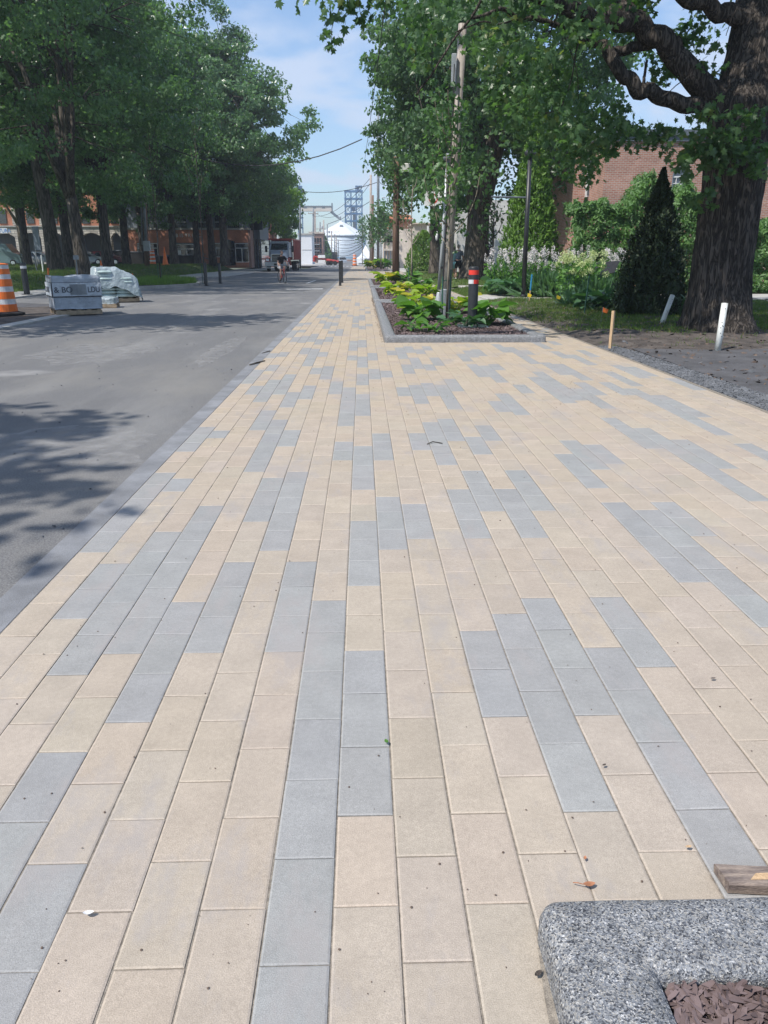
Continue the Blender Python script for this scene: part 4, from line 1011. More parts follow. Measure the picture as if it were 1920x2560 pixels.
# ---- hedges and cedars on the right
def cedar(name, label, base, h, r, seed, m, cat='cedar', n=9000, leaf=.16, power=.75, group=None, sway=.12, low=.0):
    rng = np.random.default_rng(seed); T = thing(name, label, cat, base, group)
    t = rng.random(n) ** 1.25; z = low + t * (h - low)
    prof = r * (1 - t) ** power * (1 + .0) * np.minimum(1, .72 + t * 3)
    a = rng.random(n) * 2 * pi
    nzv = np.array([noise.noise(Vector((cos(x) * 2.2, sin(x) * 2.2, zz * 2.0 + seed))) + .6 * noise.noise(Vector((cos(x) * 5, sin(x) * 5, zz * 4.5 + seed))) for x, zz in zip(a, z)])
    rr = prof * (1 + sway * 1.9 * nzv) * (rng.random(n) ** .28)
    C = np.stack([rr * np.cos(a), rr * np.sin(a), z], 1)
    out = np.stack([np.cos(a), np.sin(a), np.full(n, .15)], 1)
    td = np.stack([np.cos(a) * .5, np.sin(a) * .5, np.full(n, .85)], 1)
    S = rng.uniform(leaf * .6, leaf * 1.3, n)
    leaf_mesh('crown', C, S, SPRIG, M[m], T, rng=rng, local=True, bias=(-.2, 0, .3), out=out, outw=.8, tdir=td)
    mb = MB(); mb.tube([(0, 0, -.1), (0, 0, h * .5), (0, 0, h * .93)], [r * .11, r * .06, .01], 8); mb.build('trunk', M['bark_far'], T, local=True, smooth=True)
    return T
cedar('narrow_cedar', 'tall narrow bright green sunlit cedar behind the black lamp post', gp(1362, 741, .1) + Vector((.3, 4.6, 0)), 6.9, 1.5, 51, 'thuja', n=17000, leaf=.18, power=.86)
cedar('cedar_shrub', 'dark shaded cone-shaped cedar in front of the brick house window', gp(1622, 786, .08), 3.35, 1.05, 52, 'cedar_shade', n=17000, leaf=.12, power=.92, sway=.24)
def hedge(name, label, x0, x1, y0, y1, h, seed, n=22000, leaf=.13, wave=.5, peaks=()):
    rng = np.random.default_rng(seed); T = thing(name, label, 'hedge', ((x0 + x1) / 2, (y0 + y1) / 2, .08))
    w = (x1 - x0) / 2; d = (y1 - y0) / 2
    X = rng.uniform(-w, w, n); cx = (x0 + x1) / 2
    H = np.array([h + wave * noise.noise(Vector((x * .9 + seed, 0, 0))) + .25 * noise.noise(Vector((x * 3.5, 3, seed))) for x in X])
    for pxx, ph, pw in peaks: H = np.maximum(H, (h + ph) - np.abs(X + cx - pxx) / pw * ph * 1.6)
    Z = H * rng.random(n) ** .8
    side = rng.random(n)
    bul = np.array([noise.noise(Vector((x * 1.7, z * 1.7, seed))) for x, z in zip(X, Z)])
    Yv = np.where(side < .62, -d * (1 + .45 * bul) * (1 - .35 * (Z / H) ** 3) * (rng.random(n) ** .2), rng.uniform(-d, d, n) * (1 - .3 * (Z / H) ** 3))
    top = side > .75; Z = np.where(top, H * (1 - .12 * rng.random(n)), Z)
    C = np.stack([X, Yv, Z], 1)
    out = np.stack([np.zeros(n), np.full(n, -.8), np.where(top, 1.0, .25)], 1)
    leaf_mesh('crown', C, rng.uniform(leaf * .6, leaf * 1.35, n), SPRIG, M['hedge'], T, rng=rng, local=True, bias=(-.1, 0, .35), out=out, outw=.8, droop=-.7)
    mb = MB()
    for k in range(int((x1 - x0) / .8)):
        xx = -w + .4 + k * .8; mb.tube([(xx, .1, -.1), (xx + .1, .05, h * .5), (xx, .1, h * .8)], [.05, .035, .015], 5)
    mb.build('stem', M['bark_far'], T, local=True)
hedge('hedge', 'sunlit bushy cedar hedge in front of the brick house, left of the dark cone', 8.3, 15.4, 31.6, 34.0, 3.4, 61, peaks=((11.2, 1.2, 1.2), (12.7, .8, .9)), n=26000, leaf=.19)
hedge('hedge', 'tall clipped hedge between the dark cone cedar and the big trunk', 13.6, 17.3, 30.8, 32.6, 2.6, 62, n=15000, wave=.6, leaf=.17)
hedge('hedge', 'hedge beyond the parking lot at the right edge', 17.4, 26, 32.0, 34.2, 3.6, 63, n=18000, wave=.5, leaf=.18)
# young shrubs on the right verge farther on
cedar('round_shrub', 'bright green loose shrub at the left of the pair beyond the beds', (5.6, 74, .1), 3.6, 1.9, 64, 'leaf_bright', cat='shrub', n=3500, leaf=.3, power=.5)
cedar('round_shrub', 'dark pointed evergreen shrub left of the dark leaning trunk', (7.2, 71, .1), 4.0, 1.3, 65, 'hedge', cat='shrub', n=3500, leaf=.28, power=.6)

# ---- saplings
def sapling(label, base, h, seed, leaves=420, leaf=.10, r=.022, spread=.55, stakes=True, m='leaf_mid', cs=.42, bark='bark_pale', group=None, cfrom=.4):
    rng = np.random.default_rng(seed); rg = random.Random(seed)
    T = thing('sapling', label, 'sapling', base, group); mb = MB()
    main = [Vector((0, 0, -.05)), Vector((.03, 0, h * .3)), Vector((.0, .02, h * .65)), Vector((.05, 0, h))]
    mb.tube(main, [r * 1.2, r, r * .6, .005], 6); LC = []
    nb = 13
    for k in range(nb):
        t = cfrom + (1 - cfrom - .06) * k / nb; z0 = h * t; a = rg.uniform(0, 2 * pi); ln = spread * h * .42 * (1.15 - t) + .25
        e = Vector((cos(a) * ln * .55, sin(a) * ln * .55, z0 + ln * 1.1))
        P = bez(Vector((0, 0, z0)), Vector((cos(a) * ln * .5, sin(a) * ln * .5, z0 + ln * .35)), e, 4)
        mb.tube(P, [r * .5 * (1 - i / 5.5) + .003 for i in range(5)], 4, cap=False)
        for q in range(int(leaves / nb)):
            p = P[rg.randint(1, 4)]; LC.append((p.x + rg.gauss(0, 1) * cs * .4, p.y + rg.gauss(0, 1) * cs * .4, p.z + rg.gauss(0, 1) * cs * .45))
    mb.build('trunk', M[bark], T, local=True, smooth=True)
    C = np.array(LC); leaf_mesh('crown', C, rng.uniform(leaf * .7, leaf * 1.3, len(C)), LOBE, M[m], T, rng=rng, local=True, bias=(0, 0, .5))
    if stakes:
        mb = MB(); mb.tube([(-.10, -.02, -.05), (-.11, -.02, .95)], .018, 6); mb.build('stake', M['green_m'], T, local=True)
        mb = MB(); mb.tube([(.07, .05, -.05), (.08, .05, 1.1)], .018, 6); mb.build('stake', M['green_m'], T, local=True)
        mb = MB(); mb.tube([(-.11, -.02, .85), (0, .03, .87), (.08, .05, .85)], .01, 5); mb.build('tie', M['green_m'], T, local=True)
    return T
SG = 'young staked street trees'
sapling('staked sapling in front of the wooden utility pole, beside the bollard', gp(1116, 799, .08), 4.7, 71, leaves=900, leaf=.11, r=.024, spread=.62, group=SG, cfrom=.33, cs=.55)
sapling('thin nearly bare sapling standing in the second planting bed', gp(1027, 722, .08), 4.6, 72, leaves=90, r=.03, group=SG)
sapling('leafy sapling in front of the brown wooden pole in the third bed', gp(995, 702, .08), 6.8, 73, leaves=1100, leaf=.17, r=.04, spread=.6, group=SG, cs=.7)
for k_, (px_, Y_, s_, l_) in enumerate(((952, 96, 1.0, 'sapling right of the tall galvanised pole'), (934, 112, .9, 'sapling between the two far utility poles'), (962, 108, 1.0, 'sapling near the far stucco building'), (906, 160, 1.2, 'sapling in front of the silo edge'))):
    p_ = at(px_, 660, Y_); sapling(l_, (p_.x, Y_, .02), 7.5 * s_, 80 + k_, leaves=420, leaf=.32, r=.07, spread=.45, stakes=False, cs=1.0, group=SG)
sapling('small crooked tree beside the white wall at right', gp(1228, 700, .25), 4.2, 75, leaves=220, leaf=.18, r=.06, stakes=False, m='leaf_mid', bark='bark_far', cs=.5)
sapling('tall thin sapling on the kerb island', gp(402, 704, .12), 8.0, 76, leaves=110, leaf=.16, r=.035, stakes=True, cs=.5, bark='bark_far', group=SG)
sapling('thin sapling with a stake beside the left short bollards', gp(512, 708, .12), 8.0, 77, leaves=110, leaf=.16, r=.035, stakes=True, cs=.5, bark='bark_far', group=SG)

# ---- hostas in the beds and garden plants
def hosta_leaf(mb, base, az, ln, w, arch, stem, mi=0, curl=.12, twist=0.0):
    d = Vector((cos(az), sin(az), 0)); s = Vector((-sin(az), cos(az), 0))
    tip0 = base + d * stem * .55 + Vector((0, 0, stem * .85))
    mb.tube([base, base + d * stem * .2 + Vector((0, 0, stem * .5)), tip0], [.006, .005, .004], 4, mi=mi, cap=False)
    n = 6; rows = []
    for k in range(n + 1):
        t = k / n; ww = w * (sin(pi * min(1, t * .92 + .08)) ** .75) * (1 - .25 * t) if k < n else 0.002
        ang = arch * (t ** 1.2); 
        c = tip0 + d * (ln * t * cos(ang * .55)) + Vector((0, 0, ln * (.30 * t - arch * .55 * t * t)))
        ss = s * cos(twist) + Vector((0, 0, sin(twist)))
        rows.append((c - ss * ww + Vector((0, 0, curl * ww * 2 + .008 * sin(t * 17))), c - ss * ww * .5, c - Vector((0, 0, curl * ww * .8)), c + ss * ww * .5, c + ss * ww + Vector((0, 0, curl * ww * 2 + .008 * cos(t * 15)))))
    vs = [p for r_ in rows for p in r_]; fs = []
    for k in range(n):
        for j in range(4): fs.append((k * 5 + j, k * 5 + j + 1, (k + 1) * 5 + j + 1, (k + 1) * 5 + j))
    mb.add(vs, fs, mi)
def hosta(label, base, n, size, seed, m='hosta', group='hostas planted in the beds', m2=None, name='hosta'):
    rg = random.Random(seed); T = thing(name, label, 'hosta', base, group); mb = MB()
    rndv = []
    for k in range(n):
        ring = k / n; az = k * 2.4 + rg.uniform(-.3, .3)
        st = size * (.35 + .65 * ring) * rg.uniform(.7, 1.15); ln = size * rg.uniform(.75, 1.1); f0 = len(mb.f)
        hosta_leaf(mb, Vector((rg.uniform(-.04, .04), rg.uniform(-.04, .04), -.01)), az, ln, ln * rg.uniform(.36, .46), .25 + (1 - ring) * .8, st, mi=(1 if m2 and rg.random() < .3 else 0), curl=rg.uniform(.05, .3), twist=rg.uniform(-.35, .35))
        rndv += [rg.random()] * (len(mb.f) - f0)
    o = mb.build('foliage', [M[m]] + ([M[m2]] if m2 else []), T, local=True, smooth=True)
    a = o.data.attributes.new('rnd', 'FLOAT', 'FACE'); a.data.foreach_set('value', rndv)
    return T
HS = ((1050, 800, 20, .42, 'hosta', 'big dark green hosta nearest the corner of the front bed'), (1030, 828, 9, .24, 'hosta', 'small low hosta left of the biggest hosta, by the granite kerb'), (1092, 832, 7, .20, 'hosta', 'ragged small hosta right of the biggest hosta, by the front kerb'),
      (1030, 790, 14, .30, 'hosta_lime', 'lime hosta between the biggest hosta and the left kerb'), (1050, 768, 16, .34, 'hosta_lime', 'yellowing hosta behind the biggest hosta'),
      (1068, 742, 22, .40, 'hosta_lime', 'lime hosta in the second bed left of the lamp pole'), (990, 738, 24, .42, 'hosta_lime', 'bright lime hosta at the front left of the second bed'), (1016, 747, 14, .32, 'hosta_lime', 'pale hosta between the two lime ones of the second bed'),
      (966, 709, 24, .55, 'hosta_lime', 'bright hosta at the left of the third bed, before the brown pole'), (1018, 709, 24, .55, 'hosta', 'green hosta right of the brown pole in the third bed'), (1052, 722, 16, .45, 'hosta', 'green hosta at the back of the second bed'),
      (1142, 782, 18, .42, 'hosta_lime', 'tall loose hosta right of the wooden utility pole'), (1222, 812, 22, .42, 'hosta', 'green hosta right of the tall black bollard'), (1166, 818, 14, .30, 'hosta_blue', 'dark low hosta left behind the black bollard'), (1116, 812, 8, .2, 'hosta_blue', 'small dark hosta at the foot of the utility pole'),
      (934, 672, 26, .95, 'hosta_lime', 'lime hosta in the farthest bed by the grey poles'), (958, 672, 26, .9, 'hosta', 'green hosta in the farthest bed'))
for k_, (px_, py_, n_, s_, m_, l_) in enumerate(HS):
    hosta(l_, gp(px_, py_, .08), int(n_ * 1.35), s_ * (1.12 if py_ > 790 else 1.15), 200 + k_, m_)
# garden plants by the garden path
for k_, (px_, py_, s_, l_) in enumerate(((1252, 735, .55, 'blue-green hosta clump at the left end of the garden'), (1278, 738, .62, 'blue-green hosta clump just left of the black lamp post'), (1296, 727, .55, 'blue-green hosta clump behind the black lamp post'), (1262, 715, .55, 'blue-green hosta clump at the back left of the garden'))):
    hosta(l_, gp(px_, py_, .12), 34, s_, 240 + k_, 'hosta_blue', group='garden hostas')
for k_, (px_, py_, s_, l_) in enumerate(((1475, 775, .42, 'dark hosta in front of the hydrangea'), (1500, 762, .45, 'dark hosta below the information panel'), (1525, 776, .42, 'dark hosta touching the cone cedar'))):
    hosta(l_, gp(px_, py_, .10), 26, s_, 250 + k_, 'hosta_blue', group='garden hostas')
def blades(name, label, cat, base, n, h, spread, seed, m='iris', w=.05, group=None):
    rng = np.random.default_rng(seed); T = thing(name, label, cat, base, group)
    C = np.stack([rng.normal(size=n) * spread * .45, rng.normal(size=n) * spread * .3, np.zeros(n)], 1)
    a = C / (spread + 1e-6); td = np.stack([a[:, 0] * .9 + rng.normal(size=n) * .12, a[:, 1] * .9 + rng.normal(size=n) * .12, np.ones(n)], 1)
    BL = ([(-w, 0, 0), (w, 0, 0), (w * .9, .5, .03), (w * .5, .85, .14), (0, 1, .26), (-w * .5, .85, .14), (-w * .9, .5, .03)], [(0, 1, 2, 6), (6, 2, 3, 5), (5, 3, 4)])
    leaf_mesh('foliage', C, rng.uniform(h * .6, h * 1.1, n), BL, M[m], T, rng=rng, local=True, bias=(0, -1, 0), tdir=td)
    return T
blades('iris_clump', 'large fan of grey-green iris blades right of the black lamp post', 'iris', gp(1378, 739, .12), 420, .95, .85, 261)
blades('iris_clump', 'iris blades under the information panel', 'iris', gp(1500, 745, .12), 220, .8, .6, 262)
blades('iris_clump', 'pale iris blades at the left foot of the big trunk', 'iris', gp(1712, 790, .08), 60, .75, .35, 263, w=.06)
blades('iris_clump', 'low grassy fan in front of the hydrangea', 'iris', gp(1440, 760, .1), 130, .55, .45, 264)
def flowering(name, label, cat, base, rx, ry, h, nhead, hr, per, seed, mp, stem=True, round_=True):
    rng = np.random.default_rng(seed); T = thing(name, label, cat, base); mb = MB(); C = []
    heads = []
    for k in range(nhead):
        x = rng.uniform(-rx, rx); y = rng.uniform(-ry, ry); z = h * (rng.uniform(.55, 1.05) if round_ else rng.uniform(.6, 1.15)); 
        heads.append((x, y, z)); mb.tube([(x * .6, y * .6, 0), (x * .9, y * .9, z * .6), (x, y, z)], [.008, .006, .004], 4, cap=False)
        n = per; o = rng.normal(size=(n, 3)); o /= np.linalg.norm(o, axis=1)[:, None]
        s = hr * rng.uniform(.75, 1.25)
        sc = np.array([s, s, s * .85]) if round_ else np.array([s * .6, s * .6, s * 1.7])
        C.append(np.array([x, y, z]) + o * sc * (rng.random(n) ** .3)[:, None])
    o = mb.build('stem', M['green_m'], T, local=True)
    C = np.concatenate(C); leaf_mesh('flowers', C, rng.uniform(.035, .07, len(C)), OVAL, M[mp], T, rng=rng, local=True, bias=(0, 0, .2))
    n = nhead * 16; C = np.stack([rng.uniform(-rx, rx, n), rng.uniform(-ry, ry, n), h * rng.uniform(.05, .8, n)], 1)
    leaf_mesh('foliage', C, rng.uniform(.10, .2, n), OVAL, M['hosta'], T, rng=rng, local=True, bias=(0, -.2, .6))
    return T
flowering('white_flower_bush', 'bush of upright pinkish white flower spikes left of the black lamp post', 'flower bush', gp(1268, 731, .15), .9, .4, 1.35, 46, .11, 44, 271, 'petal', round_=False)
flowering('white_flower_bush', 'bush of tall pinkish white flower spikes right of the black lamp post', 'flower bush', gp(1385, 731, .15), 1.35, .4, 1.4, 70, .11, 44, 272, 'petal', round_=False)
flowering('hydrangea', 'hydrangea with pale green round flower heads before the information panel', 'hydrangea', gp(1448, 744, .12), .75, .45, 1.4, 48, .13, 80, 273, 'petal_green')
flowering('hydrangea', 'white hydrangea behind the information panel', 'hydrangea', gp(1520, 735, .12), .8, .4, 1.5, 34, .12, 60, 274, 'petal')
# ------------------------------------------------------------------ street furniture on the right
def bollard_big():
    T = thing('bollard', 'tall thick black bollard with red and white reflective bands in the front bed', 'bollard', gp(1180, 817, .07))
    mb = MB(); mb.lathe([(.102, 0), (.102, 1.17), (.098, 1.185), (.06, 1.195), (0, 1.2)], n=32); b_ = mb.build('post', M['black'], T, local=True, smooth=False)
    for p in b_.data.polygons: p.use_smooth = abs(p.normal.z) < .3
    def bandp(z0, z1, a0, a1, m, nm='reflector'):
        mb = MB(); n = 16; vs = []
        for k in range(n + 1):
            a = radians(a0 + (a1 - a0) * k / n); vs += [(.105 * cos(a), .105 * sin(a), z0), (.105 * cos(a), .105 * sin(a), z1)]
        mb.add(vs, [(2 * k, 2 * k + 2, 2 * k + 3, 2 * k + 1) for k in range(n)]); mb.build(nm, M[m], T, local=True, smooth=True)
    bandp(1.035, 1.125, 0, 360, 'red'); bandp(.86, .94, -97, 40, 'red'); bandp(.86, .94, 175, 262, 'whiteband')
    mb = MB(); mb.lathe([(.165, -.05), (.165, .035), (.15, .04), (.103, .042)], n=24); mb.build('base_flange', M['galvd'], T, local=True)
    for k in range(4):
        a = radians(35 + 90 * k); mb = MB(); mb.lathe([(.022, .02), (.022, .055), (0, .06)], (.135 * cos(a), .135 * sin(a), .01), n=6); mb.build('bolt', M['galv'], T, local=True)
    mb = MB(); mb.box((-.30, -.30, -.06), (.30, .26, .030), bev=.012); mb.build('footing', M['white'], T, local=True)
bollard_big()
BG = 'slim black posts'
def slim(label, base, h=1.2, r=.045, tilt=0, fin=True):
    T = thing('slim_bollard', label, 'bollard', base, BG); mb = MB()
    mb.box((-r, -r * .8, -.03), (r, r * .8, h), bev=.004)
    mb.build('post', M['black'], T, local=True)
    if fin: mb = MB(); mb.box((-r * 1.0, -r * .8, h + .001), (r * 1.0, r * .8, h + .02)); mb.build('cap', M['blackm'], T, local=True)
    mb = MB(); mb.lathe([(r * 2.0, 0), (r * 2.0, .012), (0, .013)], n=12); mb.build('base_plate', M['blackm'], T, local=True)
    return T
slim('front one of the pair of black posts on the left edge of the pavers', gp(850.5, 714.5), 1.24, .062)
slim('rear one of the pair of black posts on the left edge of the pavers', gp(855.5, 707), 1.24, .062)
slim('short black bollard at the corner of the kerb island', gp(516, 714, 0), 1.15, .075)
slim('short black bollard behind the corner one, at the end of the kerb island', gp(551, 708, 0), 1.1, .075)
slim('black post in front of the shop door near the orange barrel', gp(628, 669, .03), 1.3, .08)
# left near bollard with a white reflective ring
T = thing('bollard', 'thick black bollard with a white ring, standing behind the orange barrel on the left', 'bollard', gp(68, 737, .02))
mb = MB(); mb.lathe([(.115, 0), (.115, 1.15), (.10, 1.2), (0, 1.21)], n=24); mb.build('post', M['black'], T, local=True, smooth=False)
mb = MB(); mb.lathe([(.118, 1.0), (.118, 1.1)], n=24); mb.build('reflector', M['whiteband'], T, local=True)
mb = MB(); mb.lathe([(.2, -.02), (.2, .03), (.115, .035)], n=20); mb.build('base_flange', M['blackm'], T, local=True)

# wooden utility pole, galvanised lamp pole with sign
UB = gp(1113, 790, .07); UTOP = at(1157, 60, UB.y)
T = thing('utility_pole', 'weathered grey wooden utility pole rising into the leaves above the front bed', 'utility pole', UB)
mb = MB(); mb.tube([UB - Vector((0, 0, .1)), UB.lerp(UTOP, .5), UTOP], [.108, .102, .095], 20); mb.build('pole', M['wood_pole'], T, smooth=True)
mb = MB(); mb.tube([UB.lerp(UTOP, .02) + Vector((-.115, -.04, 0)), UB.lerp(UTOP, .5) + Vector((-.115, -.04, 0)), UB.lerp(UTOP, .78) + Vector((-.105, -.04, 0))], .022, 8); mb.build('conduit', M['cable'], T)
ct = at(1135, 160, UB.y - .1); mb = MB(); mb.box((ct.x - .055, ct.y - .06, ct.z - .45), (ct.x + .045, ct.y + .03, ct.z + .2), bev=.01); mb.build('cable_box', M['galv'], T)
mb = MB(); mb.lathe([(.125, -.05), (.125, .62), (.11, .64)], (UB.x, UB.y, UB.z), n=20); mb.build('base_sleeve', M['galvd'], T)
LB = gp(1096, 786, .07); LT = at(1119, 400, LB.y)
T = thing('lamp_pole', 'slim galvanised street lamp pole with a flared base, left of the wooden pole', 'lamp pole', LB)
mb = MB(); mb.tube([LB + Vector((0, 0, .6)), LB.lerp(LT, .5), LT], [.047, .042, .036], 18); mb.build('pole', M['galv'], T, smooth=True)
mb = MB(); mb.lathe([(.115, -.03), (.112, .18), (.095, .32), (.07, .45), (.052, .52), (.047, .54)], (LB.x, LB.y, LB.z), n=20); mb.build('base_cover', M['galv'], T, smooth=True)
mb = MB(); mb.ell((LT.x, LT.y, LT.z + .06), (.12, .12, .09), 14, 8); mb.build('lamp_head', M['galvd'], T, smooth=True)
z9 = at(1105, 672, LB.y); mb = MB(); mb.lathe([(.056, 0), (.056, .05)], (z9.x - .01, z9.y, z9.z), n=16); mb.build('clamp', M['blackm'], T)
# parking sign on the lamp pole
sp_ = at(1083, 497, LB.y - .1); T = thing('parking_sign', 'white no parking sign with a red ring, half hidden by leaves on the lamp pole', 'sign', sp_)
mb = MB(); Mx = Matrix.Rotation(pi / 2, 4, 'X')
mb.box((-.21, -.006, -.16), (.21, .006, .16), bev=0); mb.build('panel', M['white'], T, local=True)
mb = MB(); n = 24
for k in range(n):
    a0, a1 = 2 * pi * k / n, 2 * pi * (k + 1) / n
    mb.add([(.085 * cos(a0), -.009, .085 * sin(a0)), (.085 * cos(a1), -.009, .085 * sin(a1)), (.11 * cos(a1), -.009, .11 * sin(a1)), (.11 * cos(a0), -.009, .11 * sin(a0))], [(0, 1, 2, 3)])
mb.add([(-.075, -.010, .055), (-.055, -.010, .075), (.075, -.010, -.055), (.055, -.010, -.075)], [(0, 1, 2, 3)])
mb.build('no_parking_symbol', M['red'], T, local=True)
mb = MB(); mb.box((.21, .0, .1), (.42, .03, .13)); mb.build('bracket', M['galv'], T, local=True)
sg = at(1092, 590, LB.y); T = thing('round_disc', 'small white oval disc hanging left of the lamp pole', 'disc', sg)
mb = MB(); mb.ell((0, 0, 0), (.035, .06, .11), 12, 8); mb.build('disc', M['white'], T, local=True, smooth=True)

# brown pole with a white box
PB = gp(988, 702, .08); T = thing('utility_pole', 'brown wooden pole with a white box near its top, in the third bed', 'utility pole', PB)
PT = at(991, 392, PB.y)
mb = MB(); mb.tube([PB, PB.lerp(PT, .5), PT], [.19, .175, .16], 16); mb.build('pole', M['wood_pole_brown'], T, smooth=True)
bx = at(1016, 419, PB.y); mb = MB(); mb.box((bx.x - .22, bx.y - .15, bx.z - .22), (bx.x + .22, bx.y + .15, bx.z + .22), bev=.03); ob_ = mb.build('antenna_box', M['white'], T)
mb = MB(); mb.tube([(bx.x - .25, bx.y, bx.z - .12), (PT.x + .1, bx.y, bx.z - .12)], .035, 8); mb.build('bracket', M['galv'], T)

def pole(name, label, px, pyb, pyt, Y, r, m, arms=(), group=None, tf=None, lean=0, kinds='utility pole'):
    B = at(px, pyb, Y); B.z = 0 if Y < 400 else 0; Tp = at(px + lean, pyt, Y)
    T = thing(name, label, kinds, (B.x, Y, B.z), group)
    mb = MB(); mb.tube([(B.x, Y, B.z - .1), (Tp.x, Y, Tp.z)], [r, r * .72], 10); mb.build('pole', M[m], T, smooth=True)
    for (dz, w) in arms:
        mb = MB(); mb.box((Tp.x - w, Y - .08 - r, Tp.z - dz), (Tp.x + w, Y - r, Tp.z - dz + .16))
        for q in range(5): mb.lathe([(.05, 0), (.05, .2), (0, .22)], (Tp.x - w + .15 + q * (2 * w - .3) / 4, Y - .04 - r, Tp.z - dz + .16), n=6)
        mb.build('crossarm', M['wood_pole'], T)
    if tf:
        mb = MB(); mb.lathe([(.28, 0), (.3, .05), (.3, .8), (.26, .86), (0, .9)], (Tp.x + r + .32, Y, Tp.z - tf), n=14); mb.build('transformer', M['galv'], T, smooth=True)
    return T, Tp
PG = 'utility poles'
tops = {}
_, tops['a'] = pole('utility_pole', 'left one of the two far wooden poles by the farthest bed', 927, 660, 437, 132, .24, 'wood_pole', group=PG)
_, tops['b'] = pole('utility_pole', 'shorter dark pole close to the right of its taller twin', 932, 660, 488, 128, .22, 'wood_pole_brown', group=PG)
_, tops['c'] = pole('steel_pole', 'tall galvanised steel pole rising out of view beside the far saplings', 945.5, 666, 270, 110, .20, 'galvd', group=PG, kinds='steel pole')
far = [(783, 659, 522, 205, ((1.2, 1.3), (5.6, 1.3)), None, 'tallest far pole left of the brick block, with two crossarms'), (788, 659, 528, 225, (), None, 'far pole just right of the tallest one'), (800, 658, 555, 240, ((2.0, 1.6),), 1.9, 'far pole with a transformer before the old brick block'),
       (809, 658, 550, 255, ((6, 2.8),), None, 'far pole with a wide crossarm at the brick corner'), (818, 658, 560, 280, (), 3, 'far pole right of the brick corner'), (829, 657, 577, 300, ((.5, 2.6),), None, 'far pole with a crossarm at its top, before the silo'),
       (836.5, 657, 585, 320, ((.5, 2.2),), None, 'far thin pole third from the right before the silo'), (840.5, 657, 592, 340, (), 3, 'far thin pole second from the right before the silo'), (845.5, 657, 599, 360, ((.5, 1.4),), None, 'rightmost far thin pole before the silo')]
for k_, (px_, b_, t_, Y_, ar, tf, l_) in enumerate(far):
    _, tops[k_] = pole('utility_pole', l_, px_, b_, t_, Y_, .26 if k_ < 3 else .30, 'wood_pole' if k_ % 2 else 'galvd', ar, PG, tf)
_, tops['m'] = pole('steel_mast', 'dark grey street mast on the left kerb beside the crossing', 750, 666, 512, 118, .17, 'metal_d', group=PG, kinds='mast')
# grey-brown pole in the park with conduits
PB = gp(368, 668, .6); T = thing('utility_pole', 'brown utility pole with grey conduits standing in the park lawn', 'utility pole', PB, PG)
PT = at(358, 440, PB.y)
mb = MB(); mb.tube([PB, PT], [.22, .17], 12); mb.build('pole', M['wood_pole_brown'], T, smooth=True)
c0 = at(366, 625, PB.y - .3)
mb = MB(); mb.tube([c0, at(356, 440, PB.y - .3)], [.13, .1], 10); mb.build('conduit', M['galvd'], T, smooth=True)
c0 = at(362, 612, PB.y - .35); mb = MB(); mb.tube([c0 + Vector((-.22, 0, 0)), at(351, 440, PB.y - .3)], .07, 8); mb.build('conduit', M['galvd'], T, smooth=True)
c0 = at(367, 615, PB.y - .5); mb = MB(); mb.box((c0.x - .28, c0.y - .12, c0.z - .42), (c0.x + .28, c0.y + .12, c0.z + .42), bev=.03); mb.build('meter_box', M['galv'], T)
# far double-headed lamp
B = at(969, 660, 150); T = thing('street_lamp', 'far thin street lamp with a double head against the sky', 'street lamp', (B.x, 150, 0))
Tp = at(969, 496, 150); mb = MB(); mb.tube([(B.x, 150, 0), tuple(Tp)], [.11, .07], 8); mb.build('pole', M['galvd'], T)
for s_ in (-1, 1):
    mb = MB(); mb.tube([Tp, Tp + Vector((s_ * .5, 0, .12))], .05, 6); mb.ell((Tp.x + s_ * .75, 150, Tp.z + .12), (.38, .22, .12), 10, 6); mb.build('lamp_head', M['galv'], T)
# black lamp post on the garden lawn with a long arm
LB2 = gp(1308, 742, .1); LT2 = at(1325, 392, LB2.y); T = thing('garden_lamp_post', 'slim black lamp post with a long arm to the left, by the garden path', 'lamp post', LB2)
mb = MB(); mb.tube([LB2, LT2], [.085, .075], 14); mb.build('pole', M['black'], T, smooth=True)
a1_ = at(1322, 494, LB2.y); a2_ = at(1228, 492, LB2.y)
mb = MB(); mb.tube([a1_, a2_], .03, 8); mb.build('arm', M['metal_d'], T)
mb = MB(); mb.tube([at(1240, 494, LB2.y), at(1240, 526, LB2.y)], .012, 6); mb.build('hanger', M['galvd'], T)
mb = MB(); mb.lathe([(.12, -.03), (.12, .05), (.09, .08)], tuple(LB2), n=14); mb.build('base_cover', M['black'], T)
mb = MB(); mb.ell((LT2.x, LT2.y, LT2.z + .1), (.2, .2, .14), 12, 8); mb.build('lamp_head', M['black'], T, smooth=True)
# information panel
ip = gp(1512, 738, .12); T = thing('information_panel', 'black slanted information panel on two green legs among the hydrangeas', 'sign', ip)
A, B_, C_, D_ = at(1474, 690, ip.y - .5), at(1535, 681, ip.y - .3), at(1550, 652, ip.y + .35), at(1492, 655, ip.y + .25)
mb = MB(); nrm = (B_ - A).cross(D_ - A).normalized() * .035
mb.add([A, B_, C_, D_, A - nrm, B_ - nrm, C_ - nrm, D_ - nrm], [(0, 1, 2, 3), (7, 6, 5, 4), (0, 4, 5, 1), (1, 5, 6, 2), (2, 6, 7, 3), (3, 7, 4, 0)]); mb.build('panel', M['blackm'], T)
for px_, py_ in ((1504, 672), (1521, 668)):
    t_ = at(px_, py_, ip.y); mb = MB(); mb.box((t_.x - .05, t_.y - .04, .1), (t_.x + .05, t_.y + .04, t_.z)); mb.build('leg', M['green_m'], T)
